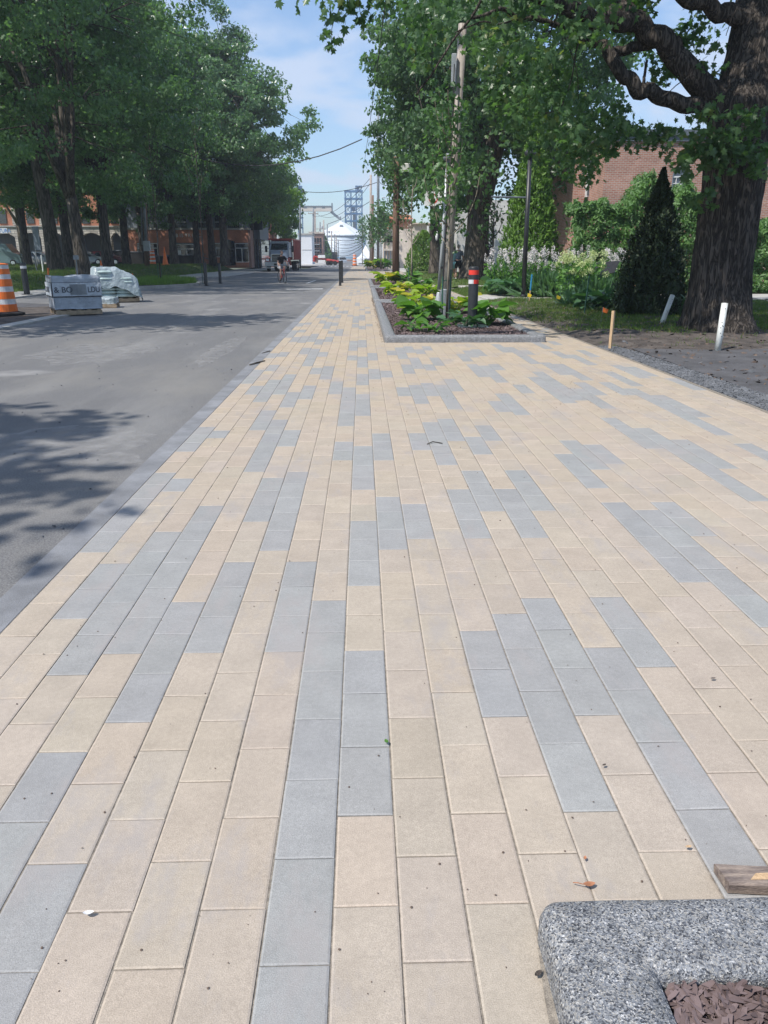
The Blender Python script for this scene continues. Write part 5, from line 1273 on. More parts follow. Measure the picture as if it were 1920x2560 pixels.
# stakes and posts
def stake(name, label, p0, p1, r, m, cat='stake', group=None, tipm=None):
    T = thing(name, label, cat, p0, group); mb = MB()
    if tipm:
        mid = Vector(p0).lerp(Vector(p1), .42); mb.tube([p0, mid], r, 6); mb.build('shaft', M[m], T); mb = MB(); mb.tube([mid, p1], r * 1.4, 6); mb.build('painted_tip', M[tipm], T)
    else:
        mb.tube([p0, p1], r, 4 if m == 'wood_new' else 10); mb.build('shaft', M[m], T)
    return T
p0 = gp(1525, 872, .0); stake('survey_stake', 'fresh wooden survey stake where the pavers meet the soil', p0, at(1534, 777, p0.y), .030, 'wood_new')
p0 = gp(1323, 754, .1); stake('survey_stake', 'thin survey stake with a blue top beside the garden lamp post', p0, at(1330, 686, p0.y), .018, 'wood_new', tipm='bluep')
p0 = gp(1461, 782, .1); stake('green_rod', 'thin green metal rod in front of the hydrangea', p0, at(1473, 690, p0.y), .018, 'green_m')
p0 = gp(121, 704, .3); stake('survey_stake', 'orange survey stake behind the wrapped pallet on the left', p0, at(120, 670, p0.y), .045, 'orange')
p0 = gp(332, 712, .2); stake('survey_stake', 'small orange stake at the lawn edge behind the bagged pallet', p0, at(331, 684, p0.y), .035, 'orange')
p0 = gp(109, 687, .35); stake('white_marker_pole', 'thin pale pole in the park between the left trunks', p0, at(103, 638, p0.y), .045, 'white')
p0 = gp(93, 684, .35); stake('grey_marker_pole', 'thin grey pole left of the pale one in the park', p0, at(86, 640, p0.y), .04, 'galvd')
def wpost(label, a, b_, r):
    T = thing('white_marker_post', label, 'post', a, 'white plastic marker posts'); a, b_ = Vector(a), Vector(b_)
    mb = MB(); mb.tube([a - (b_ - a) * .08, b_], [r, r], 16); mb.build('post', M['postwhite'], T, smooth=True)
    mb = MB(); d = (b_ - a).normalized(); mb.tube([b_ - d * .02, b_ + d * .004], r * .8, 12); mb.build('hollow_end', M['galvd'], T)
    for q in range(7):
        mb = MB(); u = .1 + .85 * random.Random(q + int(a.x * 10)).random(); an = -1.2 - .9 * random.Random(q * 3).random(); c = a.lerp(b_, u)
        mb.ell((c.x + cos(an) * r, c.y + sin(an) * r, c.z), (.008, .008, .008), 6, 4); mb.build('drilled_hole', M['blackm'], T)
M['postwhite'] = mat('weathered_white_plastic', (.50, .50, .46), .6, .0, 5, .2, 40, col2=(.68, .69, .66), mlo=.38, mhi=.52)
a = gp(1794, 874, .0); wpost('upright white plastic post with spots in front of the big trunk', a, at(1812, 758, a.y + .1), .05)
a = gp(1653, 813, .05); wpost('strongly tilted white post left of the big trunk', a, at(1681, 739, a.y + .25), .052)
def flag(label, px, py, z, col, h=.32):
    p = gp(px, py, z); T = thing('marker_flag', label, 'marker flag', p, 'small utility marker flags'); mb = MB()
    mb.tube([p, p + Vector((.02, 0, h))], .004, 5); mb.build('wire', M['galvd'], T)
    mb = MB(); q = p + Vector((.02, 0, h)); mb.add([q, q + Vector((.13, .02, -.05)), q + Vector((.10, .0, -.13)), q + Vector((-.01, 0, -.10))], [(0, 1, 2, 3)]); mb.build('flag', M[col], T)
flag('yellow marker flag at the left end of the rough grass', 1316, 760, .1, 'yellow'); flag('yellow marker flag beside the garden path', 1388, 766, .1, 'yellow'); flag('orange marker flag near the wooden survey stake', 1502, 806, .1, 'orange')

# ------------------------------------------------------------------ foreground bits
T = thing('plank', 'weathered plank end with a bright orange grain patch lying at the granite kerb', 'plank', (.86, 1.44, 0))
mb = MB(); Mx = Matrix.Translation((0, 0, .004)) @ Matrix.Rotation(radians(-5), 4, 'Z')
vs = []; nx = 40
for i in range(nx + 1):
    x = .9 * i / nx
    for (y, z) in ((0, 0), (0, .024), (.004, .028), (.062, .028), (.066, .024), (.066, 0)):
        xx = x + (.004 * noise.noise(Vector((y * 80, z * 90, 1))) if i == 0 else 0)
        vs.append((xx + (-.012 if i == 0 and y > .03 else 0), y + .0015 * noise.noise(Vector((x * 20, z * 50, 3))), z + .0012 * noise.noise(Vector((x * 30, y * 60, 7)))))
fs = [(5, 4, 3, 2, 1, 0)] + [tuple(nx * 6 + k for k in range(6))]
for i in range(nx):
    for k in range(6): fs.append((i * 6 + k, i * 6 + (k + 1) % 6, (i + 1) * 6 + (k + 1) % 6, (i + 1) * 6 + k))
mb.add(vs, fs, M=Mx); mb.build('board', M['plank'], T, local=True)
mb = MB(); mb.add([(.055, .014, .0), (.2, .026, .0), (.4, .030, 0), (.4, .052, 0), (.15, .044, 0), (.075, .036, 0)], [(0, 1, 2, 3, 4, 5)], M=Matrix.Translation((0, 0, .0335)) @ Matrix.Rotation(radians(-5), 4, 'Z')); mb.build('bare_grain_patch', M['wood_new'], T, local=True)
def dryleaf(label, px, py, s, az, m='brownleaf', stem=True, group='fallen leaves on the pavers'):
    p = gp(px, py, .004); T = thing('fallen_leaf', label, 'leaf', p, group); mb = MB(); n = 8; vs = []; fs = []
    for k in range(n + 1):
        t = k / n; w = .5 * s * sin(pi * t) ** .8 * .55; x = s * (t - .5)
        z = .006 + s * .18 * (2 * t - 1) ** 2 * .8
        vs += [(x, -w, z + w * .5), (x, 0, z), (x, w, z + w * .25)]
    for k in range(n):
        for j in range(2): fs.append((k * 3 + j, k * 3 + 3 + j, k * 3 + 4 + j, k * 3 + 1 + j))
    mb.add(vs, fs, M=Matrix.Rotation(az, 4, 'Z')); mb.build('blade', M[m], T, local=True, smooth=True)
    if stem:
        mb = MB(); mb.tube([Matrix.Rotation(az, 3, 'Z') @ Vector(q) for q in ((-s * .45, 0, .01), (-s * .8, s * .12, .012), (-s * 1.1, s * .4, .006))], .0012, 5); mb.build('stalk', M[m], T, local=True)
dryleaf('curled reddish brown leaf with a long stalk above the granite corner', 1472, 2217, .032, .12)
dryleaf('small orange-brown leaf in the joint near the plank', 1720, 2122, .018, .2, 'wood_new', False)
dryleaf('tiny brown leaf scrap in the joint left of the curled leaf', 1462, 2150, .014, 1.2, 'brownleaf', False)
dryleaf('small green leaf stuck in a joint between grey and tan stones', 966, 1858, .022, 1.9, 'hosta', False)
dryleaf('dark shrivelled leaf on the grey stone edge', 1510, 1917, .016, .6, 'soil', False)
dryleaf('brown leaf lying left of the granite kerb', 1345, 2440, .022, .7, 'soil', False)
dryleaf('dark leaf on a tan stone at the far right', 1782, 1700, .022, .3, 'soil', False)
dryleaf('pale tan paper scrap on the left joint', 222, 2288, .026, .1, 'whiteband', False)
# twigs
def twig(label, pts, r, m='bark_far', group='twigs lying about'):
    T = thing('twig', label, 'twig', pts[0], group); mb = MB(); mb.tube(pts, r, 5); mb.build('stem', M[m], T)
twig('forked dark twig on the pavers in the middle distance', [gp(1068, 1110, .006), gp(1082, 1104, .012), gp(1095, 1106, .006), gp(1106, 1108, .01)], .004)
twig('stick lying across the gutter', [gp(624, 912, .006), gp(640, 907, .012), gp(662, 902, .006)], .012)
twig('thin stick on the road by the gutter', [gp(655, 883, .0), gp(675, 877, .006)], .008)
# pebbles and dirt crumbs
r = np.random.default_rng(5); n = 1100
Yr = 1.2 + 24 * r.random(n) ** 1.7; C = np.stack([r.uniform(-1.4, 3.9, n), Yr, np.full(n, .002)], 1)
C = C[~((C[:, 0] > .36) & ((C[:, 1] < 1.45) | (C[:, 1] > 13.9)))]
cw = r.normal(size=(260, 2)) * np.array([.45, .9]) + np.array([2.3, 8.5]); C = np.concatenate([C, np.concatenate([cw, np.full((260, 1), .002)], 1), np.stack([r.normal(.41, .02, 500), r.uniform(14, 30, 500), np.full(500, .003)], 1) - np.array([.05, 0, 0])])
struct(leaf_mesh('grit', C, r.uniform(.0015, .006, len(C)) * (1 + C[:, 1] * .12), STONE, M['debris'], rng=r, bias=(0, 0, 3)), 'stuff', 'specks of dirt and seed litter on the pavers')
n = 700; C = np.stack([r.uniform(-7.4, -1.7, n), 4 + 30 * r.random(n) ** 1.3, np.full(n, -.006)], 1)
struct(leaf_mesh('road_grit', C, r.uniform(.006, .024, n), STONE, M['gravel'], rng=r, bias=(0, 0, 3)), 'stuff', 'loose pebbles on the asphalt')
n = 700; C = np.stack([r.uniform(4.4, 9, n), r.uniform(9, 17, n), np.full(n, .05)], 1)
C[:, 2] = [max(soilz(x, y) if y > 12.4 else -.01, -.01) + .008 for x, y, _ in C]
struct(leaf_mesh('leaf_litter', C, r.uniform(.02, .08, n), MAPLE, M['debris'], rng=r, bias=(0, 0, 2.5)), 'stuff', 'dead leaves scattered over soil and driveway')
n = 60; C = np.stack([r.uniform(4.5, 10, n), r.uniform(9, 17, n), np.zeros(n)], 1); C[:, 2] = [max(soilz(x, y) if y > 12.4 else -.01, -.01) + .012 for x, y, _ in C]
struct(leaf_mesh('pale_leaves', C, r.uniform(.05, .12, n), MAPLE, M['gravel'], rng=r, bias=(0, 0, 2.5)), 'stuff', 'pale undersides of fallen leaves on the soil')
# ------------------------------------------------------------------ left: barrel, pallets, cones
def barrel(label, base, h=1.05, r=.29, group='orange and white traffic barrels', rot=0):
    T = thing('traffic_barrel', label, 'traffic barrel', base, group)
    z0 = .07; seg = [(.0, .17, 'orange'), (.17, .28, 'whiteband'), (.28, .43, 'orange'), (.43, .54, 'whiteband'), (.54, .69, 'orange'), (.69, .79, 'whiteband'), (.79, .90, 'orange'), (.90, .98, 'whiteband'), (.98, 1.0, 'orange')]
    prof = []; mats = [M['orange'], M['whiteband']]; mb = MB()
    def rad(t): return r * (1 - .28 * t)
    for a, c, mm in seg:
        st = (1 if mm == 'orange' else .985)
        mb.lathe([(rad(a) * st, z0 + a * (h - z0)), (rad(c) * st, z0 + c * (h - z0))], n=28, mi=0 if mm == 'orange' else 1)
    mb.lathe([(rad(1), h), (rad(1) * .6, h + .015), (0, h + .02)], n=28, mi=0)
    mb.build('drum', mats, T, local=True, smooth=False)
    mb = MB(); mb.lathe([(r * 1.55, 0), (r * 1.55, .05), (r * 1.1, .08), (r, .09)], n=24); mb.build('rubber_base', M['rubber'], T, local=True)
    return T
barrel('large orange and white barrel at the left edge, nearest of all', gp(16, 787, 0), 1.28, .30)
br_ = barrel('orange barrel at the far end of the paved walk before the crossing', gp(887, 664.5, 0), 1.95, .38, rot=0)
barrel('orange barrel standing on the grass in the park beside the utility pole', gp(383, 662, .7), 1.5, .3)
T = thing('folded_cones', 'orange net-wrapped drum before the shop door', 'traffic drum', gp(613, 667.5, .1), 'orange site markers'); mb = MB(); mb.lathe([(.42, 0), (.44, .1), (.42, 1.0), (.40, 1.35), (0, 1.4)], n=16); mb.build('drum', M['orange_net'], T, local=True, smooth=True)
mb = MB(); mb.lathe([(.46, -.02), (.46, .08)], n=16); mb.build('rubber_base', M['rubber'], T, local=True)
def cone(label, base, h, r, white=True, group='traffic cones'):
    T = thing('traffic_cone', label, 'traffic cone', base, group); mb = MB()
    mb.box((-r * 1.3, -r * 1.3, 0), (r * 1.3, r * 1.3, h * .05), bev=.01); mb.build('base', M['orange'], T, local=True)
    mb = MB(); mb.lathe([(r, h * .05), (r * .62, h * .42)], n=16, mi=0); mb.lathe([(r * .62, h * .42), (r * .40, h * .66)], n=16, mi=1 if white else 0); mb.lathe([(r * .40, h * .66), (r * .12, h), (0, h)], n=16, mi=0)
    mb.build('body', [M['orange'], M['white']], T, local=True, smooth=True)
cone('orange cone poking up behind the bagged pallet', gp(256, 690, .3), .95, .19)
cone('tall orange cone against the side of the shop', gp(636, 667, .1), 2.2, .45, False)
cone('orange cone in front of the shop window right of the park pole', gp(414, 663, .7), 1.7, .28, False)

# wrapped pallet with printed sides
M['wrap2'] = mat('printed_wrap', (.47, .51, .56), .34, .12, 5, .8, 9, spec=.5, bdist=.05)
pc = gp(166, 790, 0) + Vector((0, .75, 0)); RZ = radians(28)
def rotp(x, y, c, rz): return Vector((c.x + x * cos(rz) - y * sin(rz), c.y + x * sin(rz) + y * cos(rz), 0))
T = thing('wrapped_pallet', 'pallet of paving stones in grey printed plastic wrap with black straps, left kerb', 'pallet', (pc.x, pc.y, 0.02), None, RZ)
def soft_box(mb, w, d, z0, z1, n=14, amp=.02, top=.05, seed=0, bulge=.0):
    vs = []; idx = {}
    def P(x, y, z):
        k = (round(x, 4), round(y, 4), round(z, 4))
        if k not in idx:
            idx[k] = len(vs); q = Vector((x * 4 + seed, y * 4, z * 4))
            dx = noise.noise(q) * amp; dy = noise.noise(q + Vector((9, 0, 0))) * amp; dz = noise.noise(q + Vector((0, 9, 0))) * amp + (top * (noise.noise(Vector((x * 2.4, y * 2.4, seed + 2))) + .35) if z > z1 - 1e-3 else 0)
            vs.append((x + dx, y + dy, z + dz))
        return idx[k]
    fs = []
    for s_ in range(6):
        for i in range(n):
            for j in range(n):
                q = []
                for a, c in ((i, j), (i + 1, j), (i + 1, j + 1), (i, j + 1)):
                    u = a / n * 2 - 1; v = c / n * 2 - 1
                    p = ((u, v, 1), (u, v, -1), (u, -1, v), (u, 1, v), (-1, u, v), (1, u, v))[s_]
                    q.append(P(p[0] * w / 2, p[1] * d / 2, z0 + (p[2] + 1) / 2 * (z1 - z0)))
                fs.append(tuple(q))
    mb.add(vs, fs)
mb = MB(); soft_box(mb, 1.18, 1.12, .14, .92, amp=.018, top=.07, seed=1, n=20); mb.build('plastic_wrap', M['wrap'], T, local=True, smooth=True)
mb = MB()
for y in (-.5, 0, .5): mb.box((-.57, y - .06, .0), (.57, y + .06, .10))
for x in (-.5, -.25, 0, .25, .5): mb.box((x - .05, -.56, .102), (x + .05, .56, .122))
mb.build('pallet_base', M['pallet'], T, local=True)
for z in (.44, .79):
    mb = MB(); w, d = .605, .575
    for (x0, y0, x1, y1) in ((-w, -d, w, -d + .006), (-w, d - .006, w, d), (-w, -d, -w + .006, d), (w - .006, -d, w, d)): mb.box((x0 - .008, y0 - .008, z), (x1 + .008, y1 + .008, z + .02))
    mb.build('strap', M['strap'], T, local=True)
for x in (-.35, -.12, .14): 
    mb = MB(); mb.box((-.612, x - .008, .1), (-.606, x + .008, 1.0)); mb.build('strap', M['strap'], T, local=True)
mb = MB(); mb.box((-.60, -.605, .47), (.60, -.60, .80)); mb.build('printed_band', M['wrap2'], T, local=True)
mb = MB(); mb.box((-.625, -.56, .47), (-.620, .56, .80)); mb.build('printed_band', M['wrap2'], T, local=True)
mb = MB(); mb.box((-.18, -.612, .50), (.22, -.607, .76)); mb.build('label_patch', M['galvd'], T, local=True)
def text(s, size, loc, rot, parent, m, name='lettering', sx=1.0):
    cu = bpy.data.curves.new(name, 'FONT'); cu.body = s; cu.size = size; cu.extrude = .002; cu.offset = .006 * size
    tmp = bpy.data.objects.new('tmp', cu); COL.objects.link(tmp); bpy.context.view_layer.update()
    me = bpy.data.meshes.new_from_object(tmp.evaluated_get(bpy.context.evaluated_depsgraph_get())); bpy.data.objects.remove(tmp)
    me.materials.clear(); me.materials.append(M[m]); o = bpy.data.objects.new(name, me); COL.objects.link(o)
    o.parent = parent; o.location = loc; o.rotation_euler = rot; o.scale = (sx, 1, 1); return o
text('& BO', .20, (-.57, -.615, .56), (pi / 2, 0, 0), T, 'text_dark'); text('LDU', .20, (.25, -.615, .56), (pi / 2, 0, 0), T, 'text_dark', sx=.8)
text('C & BOL', .20, (-.632, .52, .56), (pi / 2, 0, -pi / 2), T, 'text_dark')
# bagged pallet
pc = gp(285, 757, 0) + Vector((-.05, .75, 0))
T = thing('bagged_pallet', 'taller pallet of stacked pale sacks under clear film, right of the printed pallet', 'pallet', (pc.x, pc.y, .02), None, radians(24))
rg = random.Random(12)
for lv in range(8):
    for (cx_, cy_) in ((-.42, -.32), (-.42, .32), (.2, -.4), (.2, .0), (.2, .4)):
        mb = MB(); w_, d_ = (.34, .31) if cx_ < 0 else (.34, .2)
        if lv >= 6 and cx_ > 0: continue
        jx, jy = rg.uniform(-.03, .03), rg.uniform(-.03, .03)
        n_ = 12; vs = []; fs = []
        for j in range(7):
            ph = pi * j / 6
            for k in range(n_):
                a = 2 * pi * k / n_; sq = 1 / max(abs(cos(a)), abs(sin(a))) ** .7
                vs.append((cx_ + jx + w_ * cos(a) * sq * sin(ph) ** .5, cy_ + jy + d_ * sin(a) * sq * sin(ph) ** .5, .2 + lv * .108 + .062 * cos(ph)))
        for j in range(6):
            for k in range(n_): fs.append((j * n_ + k, (j + 1) * n_ + k, (j + 1) * n_ + (k + 1) % n_, j * n_ + (k + 1) % n_))
        mb.add(vs, fs); mb.build('sack', M['bag'], T, local=True, smooth=True)
mb = MB()
for y in (-.5, 0, .5): mb.box((-.72, y - .06, .0), (.6, y + .06, .10))
for x in (-.65, -.35, 0, .3, .55): mb.box((x - .05, -.56, .102), (x + .05, .56, .122))
mb.build('pallet_base', M['pallet'], T, local=True)
# loose film sheet draped over the top
mb = MB(); n_ = 22; vs = []; fs = []
for j in range(n_ + 1):
    for i in range(n_ + 1):
        u = i / n_ * 2 - 1; v = j / n_ * 2 - 1; x = u * .82 - .08; y = v * .68
        e = max(abs(u), abs(v)); hgt = 1.10 if x < -.05 else 1.10 - .34 * (x + .05) / .7
        z = hgt - (max(0, e - .80) / .20) ** 1.1 * (.62 + .12 * noise.noise(Vector((x * 3, y * 3, 5)))) + .05 * noise.noise(Vector((x * 5, y * 5, 0)))
        if e > .82: x *= .98 - .02 * e; y *= .98
        vs.append((x, y, z))
for j in range(n_):
    for i in range(n_): a = j * (n_ + 1) + i; fs.append((a, a + 1, a + n_ + 2, a + n_ + 1))
mb.add(vs, fs); mb.build('plastic_film', M['wrapd'], T, local=True, smooth=True)
pc = gp(252, 769, 0) + Vector((0, .3, 0)); T = thing('low_pallet', 'low pallet with a few film-wrapped sacks between the two tall pallets', 'pallet', (pc.x, pc.y, .0), None, radians(10))
mb = MB()
for y in (-.35, .0, .35): mb.box((-.42, y - .05, .0), (.42, y + .05, .09))
for x in (-.35, -.1, .1, .35): mb.box((x - .05, -.4, .092), (x + .05, .4, .112))
mb.build('pallet_base', M['pallet'], T, local=True)
mb = MB(); soft_box(mb, .8, .72, .115, .27, n=10, amp=.03, top=.06, seed=6); mb.build('film_wrapped_sacks', M['wrapd'], T, local=True, smooth=True)
# grey tall panel and small back-turned sign in the park, bins
p = gp(95, 672, .45); T = thing('tall_grey_panel', 'tall plain grey banner panel standing in front of the arcade', 'panel', (p.x, p.y, p.z)); 
a = at(79, 566, p.y); c = at(102, 625, p.y); mb = MB(); mb.box((a.x, p.y, c.z), (c.x, p.y + .05, a.z)); mb.build('panel', M['metal_l'], T)
for x in (a.x + .02, c.x - .02): mb = MB(); mb.box((x - .03, p.y + .051, p.z - .2), (x + .03, p.y + .11, a.z)); mb.build('leg', M['galvd'], T)
p = gp(195, 700, .35); T = thing('small_sign', 'small grey sign seen from behind on a thin post, between the two nearest trunks', 'sign', p)
a = at(182, 638, p.y); c = at(197, 649, p.y); mb = MB(); mb.box((a.x, p.y, c.z), (c.x, p.y + .03, a.z)); mb.build('panel', M['galvd'], T)
mb = MB(); mb.tube([p, at(190, 645, p.y + .05)], .03, 8); mb.build('post', M['galvd'], T)
# ------------------------------------------------------------------ buildings on the left
def wbox(T, name, m, px0, px1, py0, py1, Y, d=.3, proud=0.0, bev=0):
    a = at(px0, py1, Y); c = at(px1, py0, Y); mb = MB(); mb.box((a.x, Y - proud, a.z), (c.x, Y + d, c.z)); return mb.build(name, M[m], T)
YB = 101.0; bz = .6
def X_(px, Y=YB): return at(px, 640, Y).x
def Z_(py, Y=YB): return at(902, py, Y).z
T = thing('brick_shop_building', 'orange brick shop with grey metal upper storeys behind the left maples', 'building', (X_(480), YB, bz))
# ground-floor brick front in piers and lintel, leaving real openings
op = [(344, 396, 608, 652), (437, 497, 610, 650), (524, 556, 608, 643), (588, 622, 608, 656)]
x0, x1 = 318, 622; ztop = Z_(575); zb = bz - .4
mb = MB(); mb.box((X_(x0), YB, Z_(607)), (X_(x1), YB + .35, ztop))
edges = [x0] + [e for o in op for e in o[:2]] + [x1]
for k in range(0, len(edges), 2):
    if X_(edges[k + 1]) - X_(edges[k]) > .05: mb.box((X_(edges[k]), YB, zb), (X_(edges[k + 1]), YB + .35, Z_(607) ))
for (a, c, t, bt) in op: mb.box((X_(a), YB + .002, zb), (X_(c), YB + .35, Z_(bt)))
mb.build('wall', M['brick_l'], T)
mb = MB(); mb.box((X_(x0), YB + .351, zb), (X_(x1), YB + 9, ztop - .05)); mb.build('interior', M['metal_d'], T)
mb = MB(); mb.box((X_(x1) , YB + .0, zb), (X_(x1) + .3, YB + 9, ztop)); mb.build('wall', M['brick_old'], T)
mb = MB(); mb.box((X_(x0) - .05, YB - .08, ztop + .003), (X_(x1) + .35, YB + .4, ztop + .22)); mb.build('coping', M['concrete'], T)
for (a, c, t, bt) in op:
    fr = MB(); A, C2, tz, bz_ = X_(a), X_(c), Z_(t), Z_(bt); w = .09
    fr.box((A, YB + .10, bz_), (A + w, YB + .2, tz)); fr.box((C2 - w, YB + .10, bz_), (C2, YB + .2, tz)); fr.box((A + w, YB + .10, tz - w), (C2 - w, YB + .2, tz)); fr.box((A + w, YB + .10, bz_), (C2 - w, YB + .2, bz_ + w))
    fr.box((A + w, YB + .11, tz - .62), (C2 - w, YB + .19, tz - .54)); mid = (A + C2) / 2
    fr.box((mid - w / 2, YB + .112, bz_ + w), (mid + w / 2, YB + .188, tz - .62))
    f = fr.build('window_frame', M['white'], T)
    g = MB(); g.box((A + w, YB + .14, bz_ + w), (C2 - w, YB + .16, tz - w)); g.build('pane', M['glass'], f)
for px_, py_, w_, h_ in ((449, 632, 7, 13), (441, 634, 4, 12)): wbox(T, 'notice_sheet', 'white', px_ - w_ / 2, px_ + w_ / 2, py_ - h_ / 2, py_ + h_ / 2, YB + .05, .02)
for s_, px_ in (('B', 443), ('I', 453), ('S', 457), ('T', 466), ('R', 474), ('E', 483), ('C', 499)): text(s_, 0.55, (X_(px_) - T.location.x, -.03, Z_(593) - T.location.z), (pi / 2, 0, 0), T, 'white')
# upper storeys: grey standing seam with deep dark windows
yU = YB + .5
mb = MB(); z0, z1 = ztop + .0, Z_(430); ups = [(x0, 375), (396, 440), (470, 500), (520, 540), (560, 571), (601, 620)]
for (a, c) in ups: mb.box((X_(a), yU, z0), (X_(c), yU + .3, z1))
mb.box((X_(x0), yU + .003, Z_(505)), (X_(620), yU + .3, Z_(488)))
mb.build('metal_cladding', M['metal_l'], T)
for (a, c) in ((375, 396), (440, 470), (500, 520), (540, 560), (571, 601)):
    f = MB(); f.box((X_(a), yU + .1, z0), (X_(c), yU + .2, z0 + .15)); f.box((X_(a), yU - .3, z0 + .85), (X_(c), yU - .25, z0 + .95)); fo = f.build('balcony_rail', M['galv'], T)
    g = MB(); g.box((X_(a), yU + .2, z0 + .15), (X_(c), yU + .25, Z_(505))); g.build('window', M['glass'], T)
    g = MB(); g.box((X_(a), yU + .2, Z_(488)), (X_(c), yU + .25, z1 - .5)); g.build('window', M['glass'], T)
mb = MB(); mb.box((X_(x0) - .2, YB + .3, z1), (X_(622), YB + 9, z1 + .4)); mb.build('roof', M['metal_d'], T)
mb = MB(); mb.box((X_(x0), yU + .6, ztop), (X_(620), YB + 8.8, z1)); mb.build('core', M['metal_d'], T)
T2 = thing('grey_bay_building', 'dark grey clad box jutting over a glass entrance at the end of the brick shop', 'building', (X_(640, 104), 104, .3))
mb = MB(); mb.box((X_(628, 104), 104, Z_(598, 104)), (X_(652, 104), 114, Z_(505, 104))); mb.build('cladding_box', M['metal_d'], T2)
mb = MB(); mb.box((X_(628, 104), 105, .0), (X_(651, 104), 114, Z_(598, 104) - .01)); mb.build('glass_entrance', M['glass'], T2)
for px_ in (630, 636, 642, 649): mb = MB(); mb.box((X_(px_, 104), 104.8, 0), (X_(px_, 104) + .15, 104.98, Z_(598, 104) - .01)); mb.build('mullion', M['metal_d'], T2)
for k_ in range(3):
    mb = MB(); xx = X_(632 + k_ * 7, 104); mb.box((xx, 103.9, Z_(575, 104)), (xx + .7, 103.97, Z_(520, 104))); mb.build('window', M['glass_sky'], T2)
T3 = thing('brick_apartments', 'old reddish brick block seen between the grey box and the dump truck', 'building', (X_(660, 118), 118, 0))
mb = MB(); mb.box((X_(640, 118), 118, 0), (X_(676, 118), 128, 13)); mb.build('wall', M['brick_l'], T3)
for k_ in range(2):
    for j_ in range(3): mb = MB(); xx = X_(652 + k_ * 11, 118); mb.box((xx, 117.9, 2 + j_ * 3.3), (xx + .9, 117.97, 4 + j_ * 3.3)); mb.build('window', M['glass'], T3)
mb = MB(); mb.box((X_(640, 118) - .2, 117.8, 13.0), (X_(676, 118) + .2, 128.2, 13.3)); mb.build('cornice', M['cream_stone'], T3)
# stone arcade with brick upper floor
YA = 103.0
T = thing('stone_arcade_building', 'pale stone arcade with brick upper floor and arched openings at the far left', 'building', (X_(150, YA), YA, .6))
mb = MB()
arches = [(-75, -20), (-8, 44), (55, 108), (122, 166), (205, 262), (282, 306)]
xs = X_(-110, YA)
for (a, c) in arches:
    A, C2 = X_(a, YA), X_(c, YA); zt = Z_(594, YA); rise = .55; zl = Z_(568, YA)
    mb.box((xs, YA, .2), (A, YA + .8, zl)); n = 8
    for k in range(n):
        u0, u1 = k / n, (k + 1) / n; zz0 = zt + rise * sin(pi * u0); zz1 = zt + rise * sin(pi * u1); q0 = A + (C2 - A) * u0; q1 = A + (C2 - A) * u1
        mb.add([(q0, YA, zz0), (q1, YA, zz1), (q1, YA, zl), (q0, YA, zl), (q0, YA + .8, zz0), (q1, YA + .8, zz1), (q1, YA + .8, zl), (q0, YA + .8, zl)], [(0, 1, 2, 3), (7, 6, 5, 4), (0, 4, 5, 1)])
    xs = C2
mb.box((xs, YA, .2), (X_(318, YA), YA + .8, zl)); mb.build('arcade_wall', M['stone_l'], T)
mb = MB(); mb.box((X_(-110, YA), YA + .2, Z_(566, YA)), (X_(318, YA), YA + .9, Z_(400, YA))); mb.build('brick_wall', M['brick_l'], T)
mb = MB(); mb.box((X_(-110, YA), YA - .15, Z_(568, YA)), (X_(318, YA), YA + 1, Z_(565, YA))); mb.build('ledge', M['concrete'], T)
mb = MB(); mb.box((X_(-110, YA), YA + 3.2, 0), (X_(318, YA), YA + 10, Z_(566, YA))); mb.build('back_wall', M['metal_d'], T)
mb = MB(); mb.box((X_(-110, YA), YA + .9, Z_(420, YA)), (X_(318, YA), YA + 10, Z_(398, YA))); mb.build('roof', M['metal_d'], T)
for a in (-10, 44, 110, 172, 262, 306):
    mb = MB(); mb.box((X_(a, YA), YA - .12, Z_(568, YA) + .2), (X_(a + 10, YA), YA + .198, Z_(470, YA))); mb.build('stone_pier', M['stone_l'], T)
for a in (-50, 10, 78, 135, 215, 285):
    g = MB(); g.box((X_(a, YA), YA + .1, Z_(560, YA)), (X_(a + 18, YA), YA + .18, Z_(525, YA))); fo = g.build('window', M['glass'], T)
    g = MB(); g.box((X_(a - 1, YA), YA + .04, Z_(525, YA)), (X_(a + 19, YA), YA + .19, Z_(522, YA))); g.build('lintel', M['cream_stone'], fo)
bn = at(0, 575, YA); mb = MB(); mb.box((X_(-30, YA), YA - .08, Z_(584, YA)), (X_(28, YA), YA - .02, Z_(571, YA))); mb.build('banner', M['white'], T)
text('SIGN-TURA', .62, (X_(-30, YA) + .35 - T.location.x, -.1, Z_(582, YA) - T.location.z), (pi / 2, 0, 0), T, 'text_blue', sx=.92)

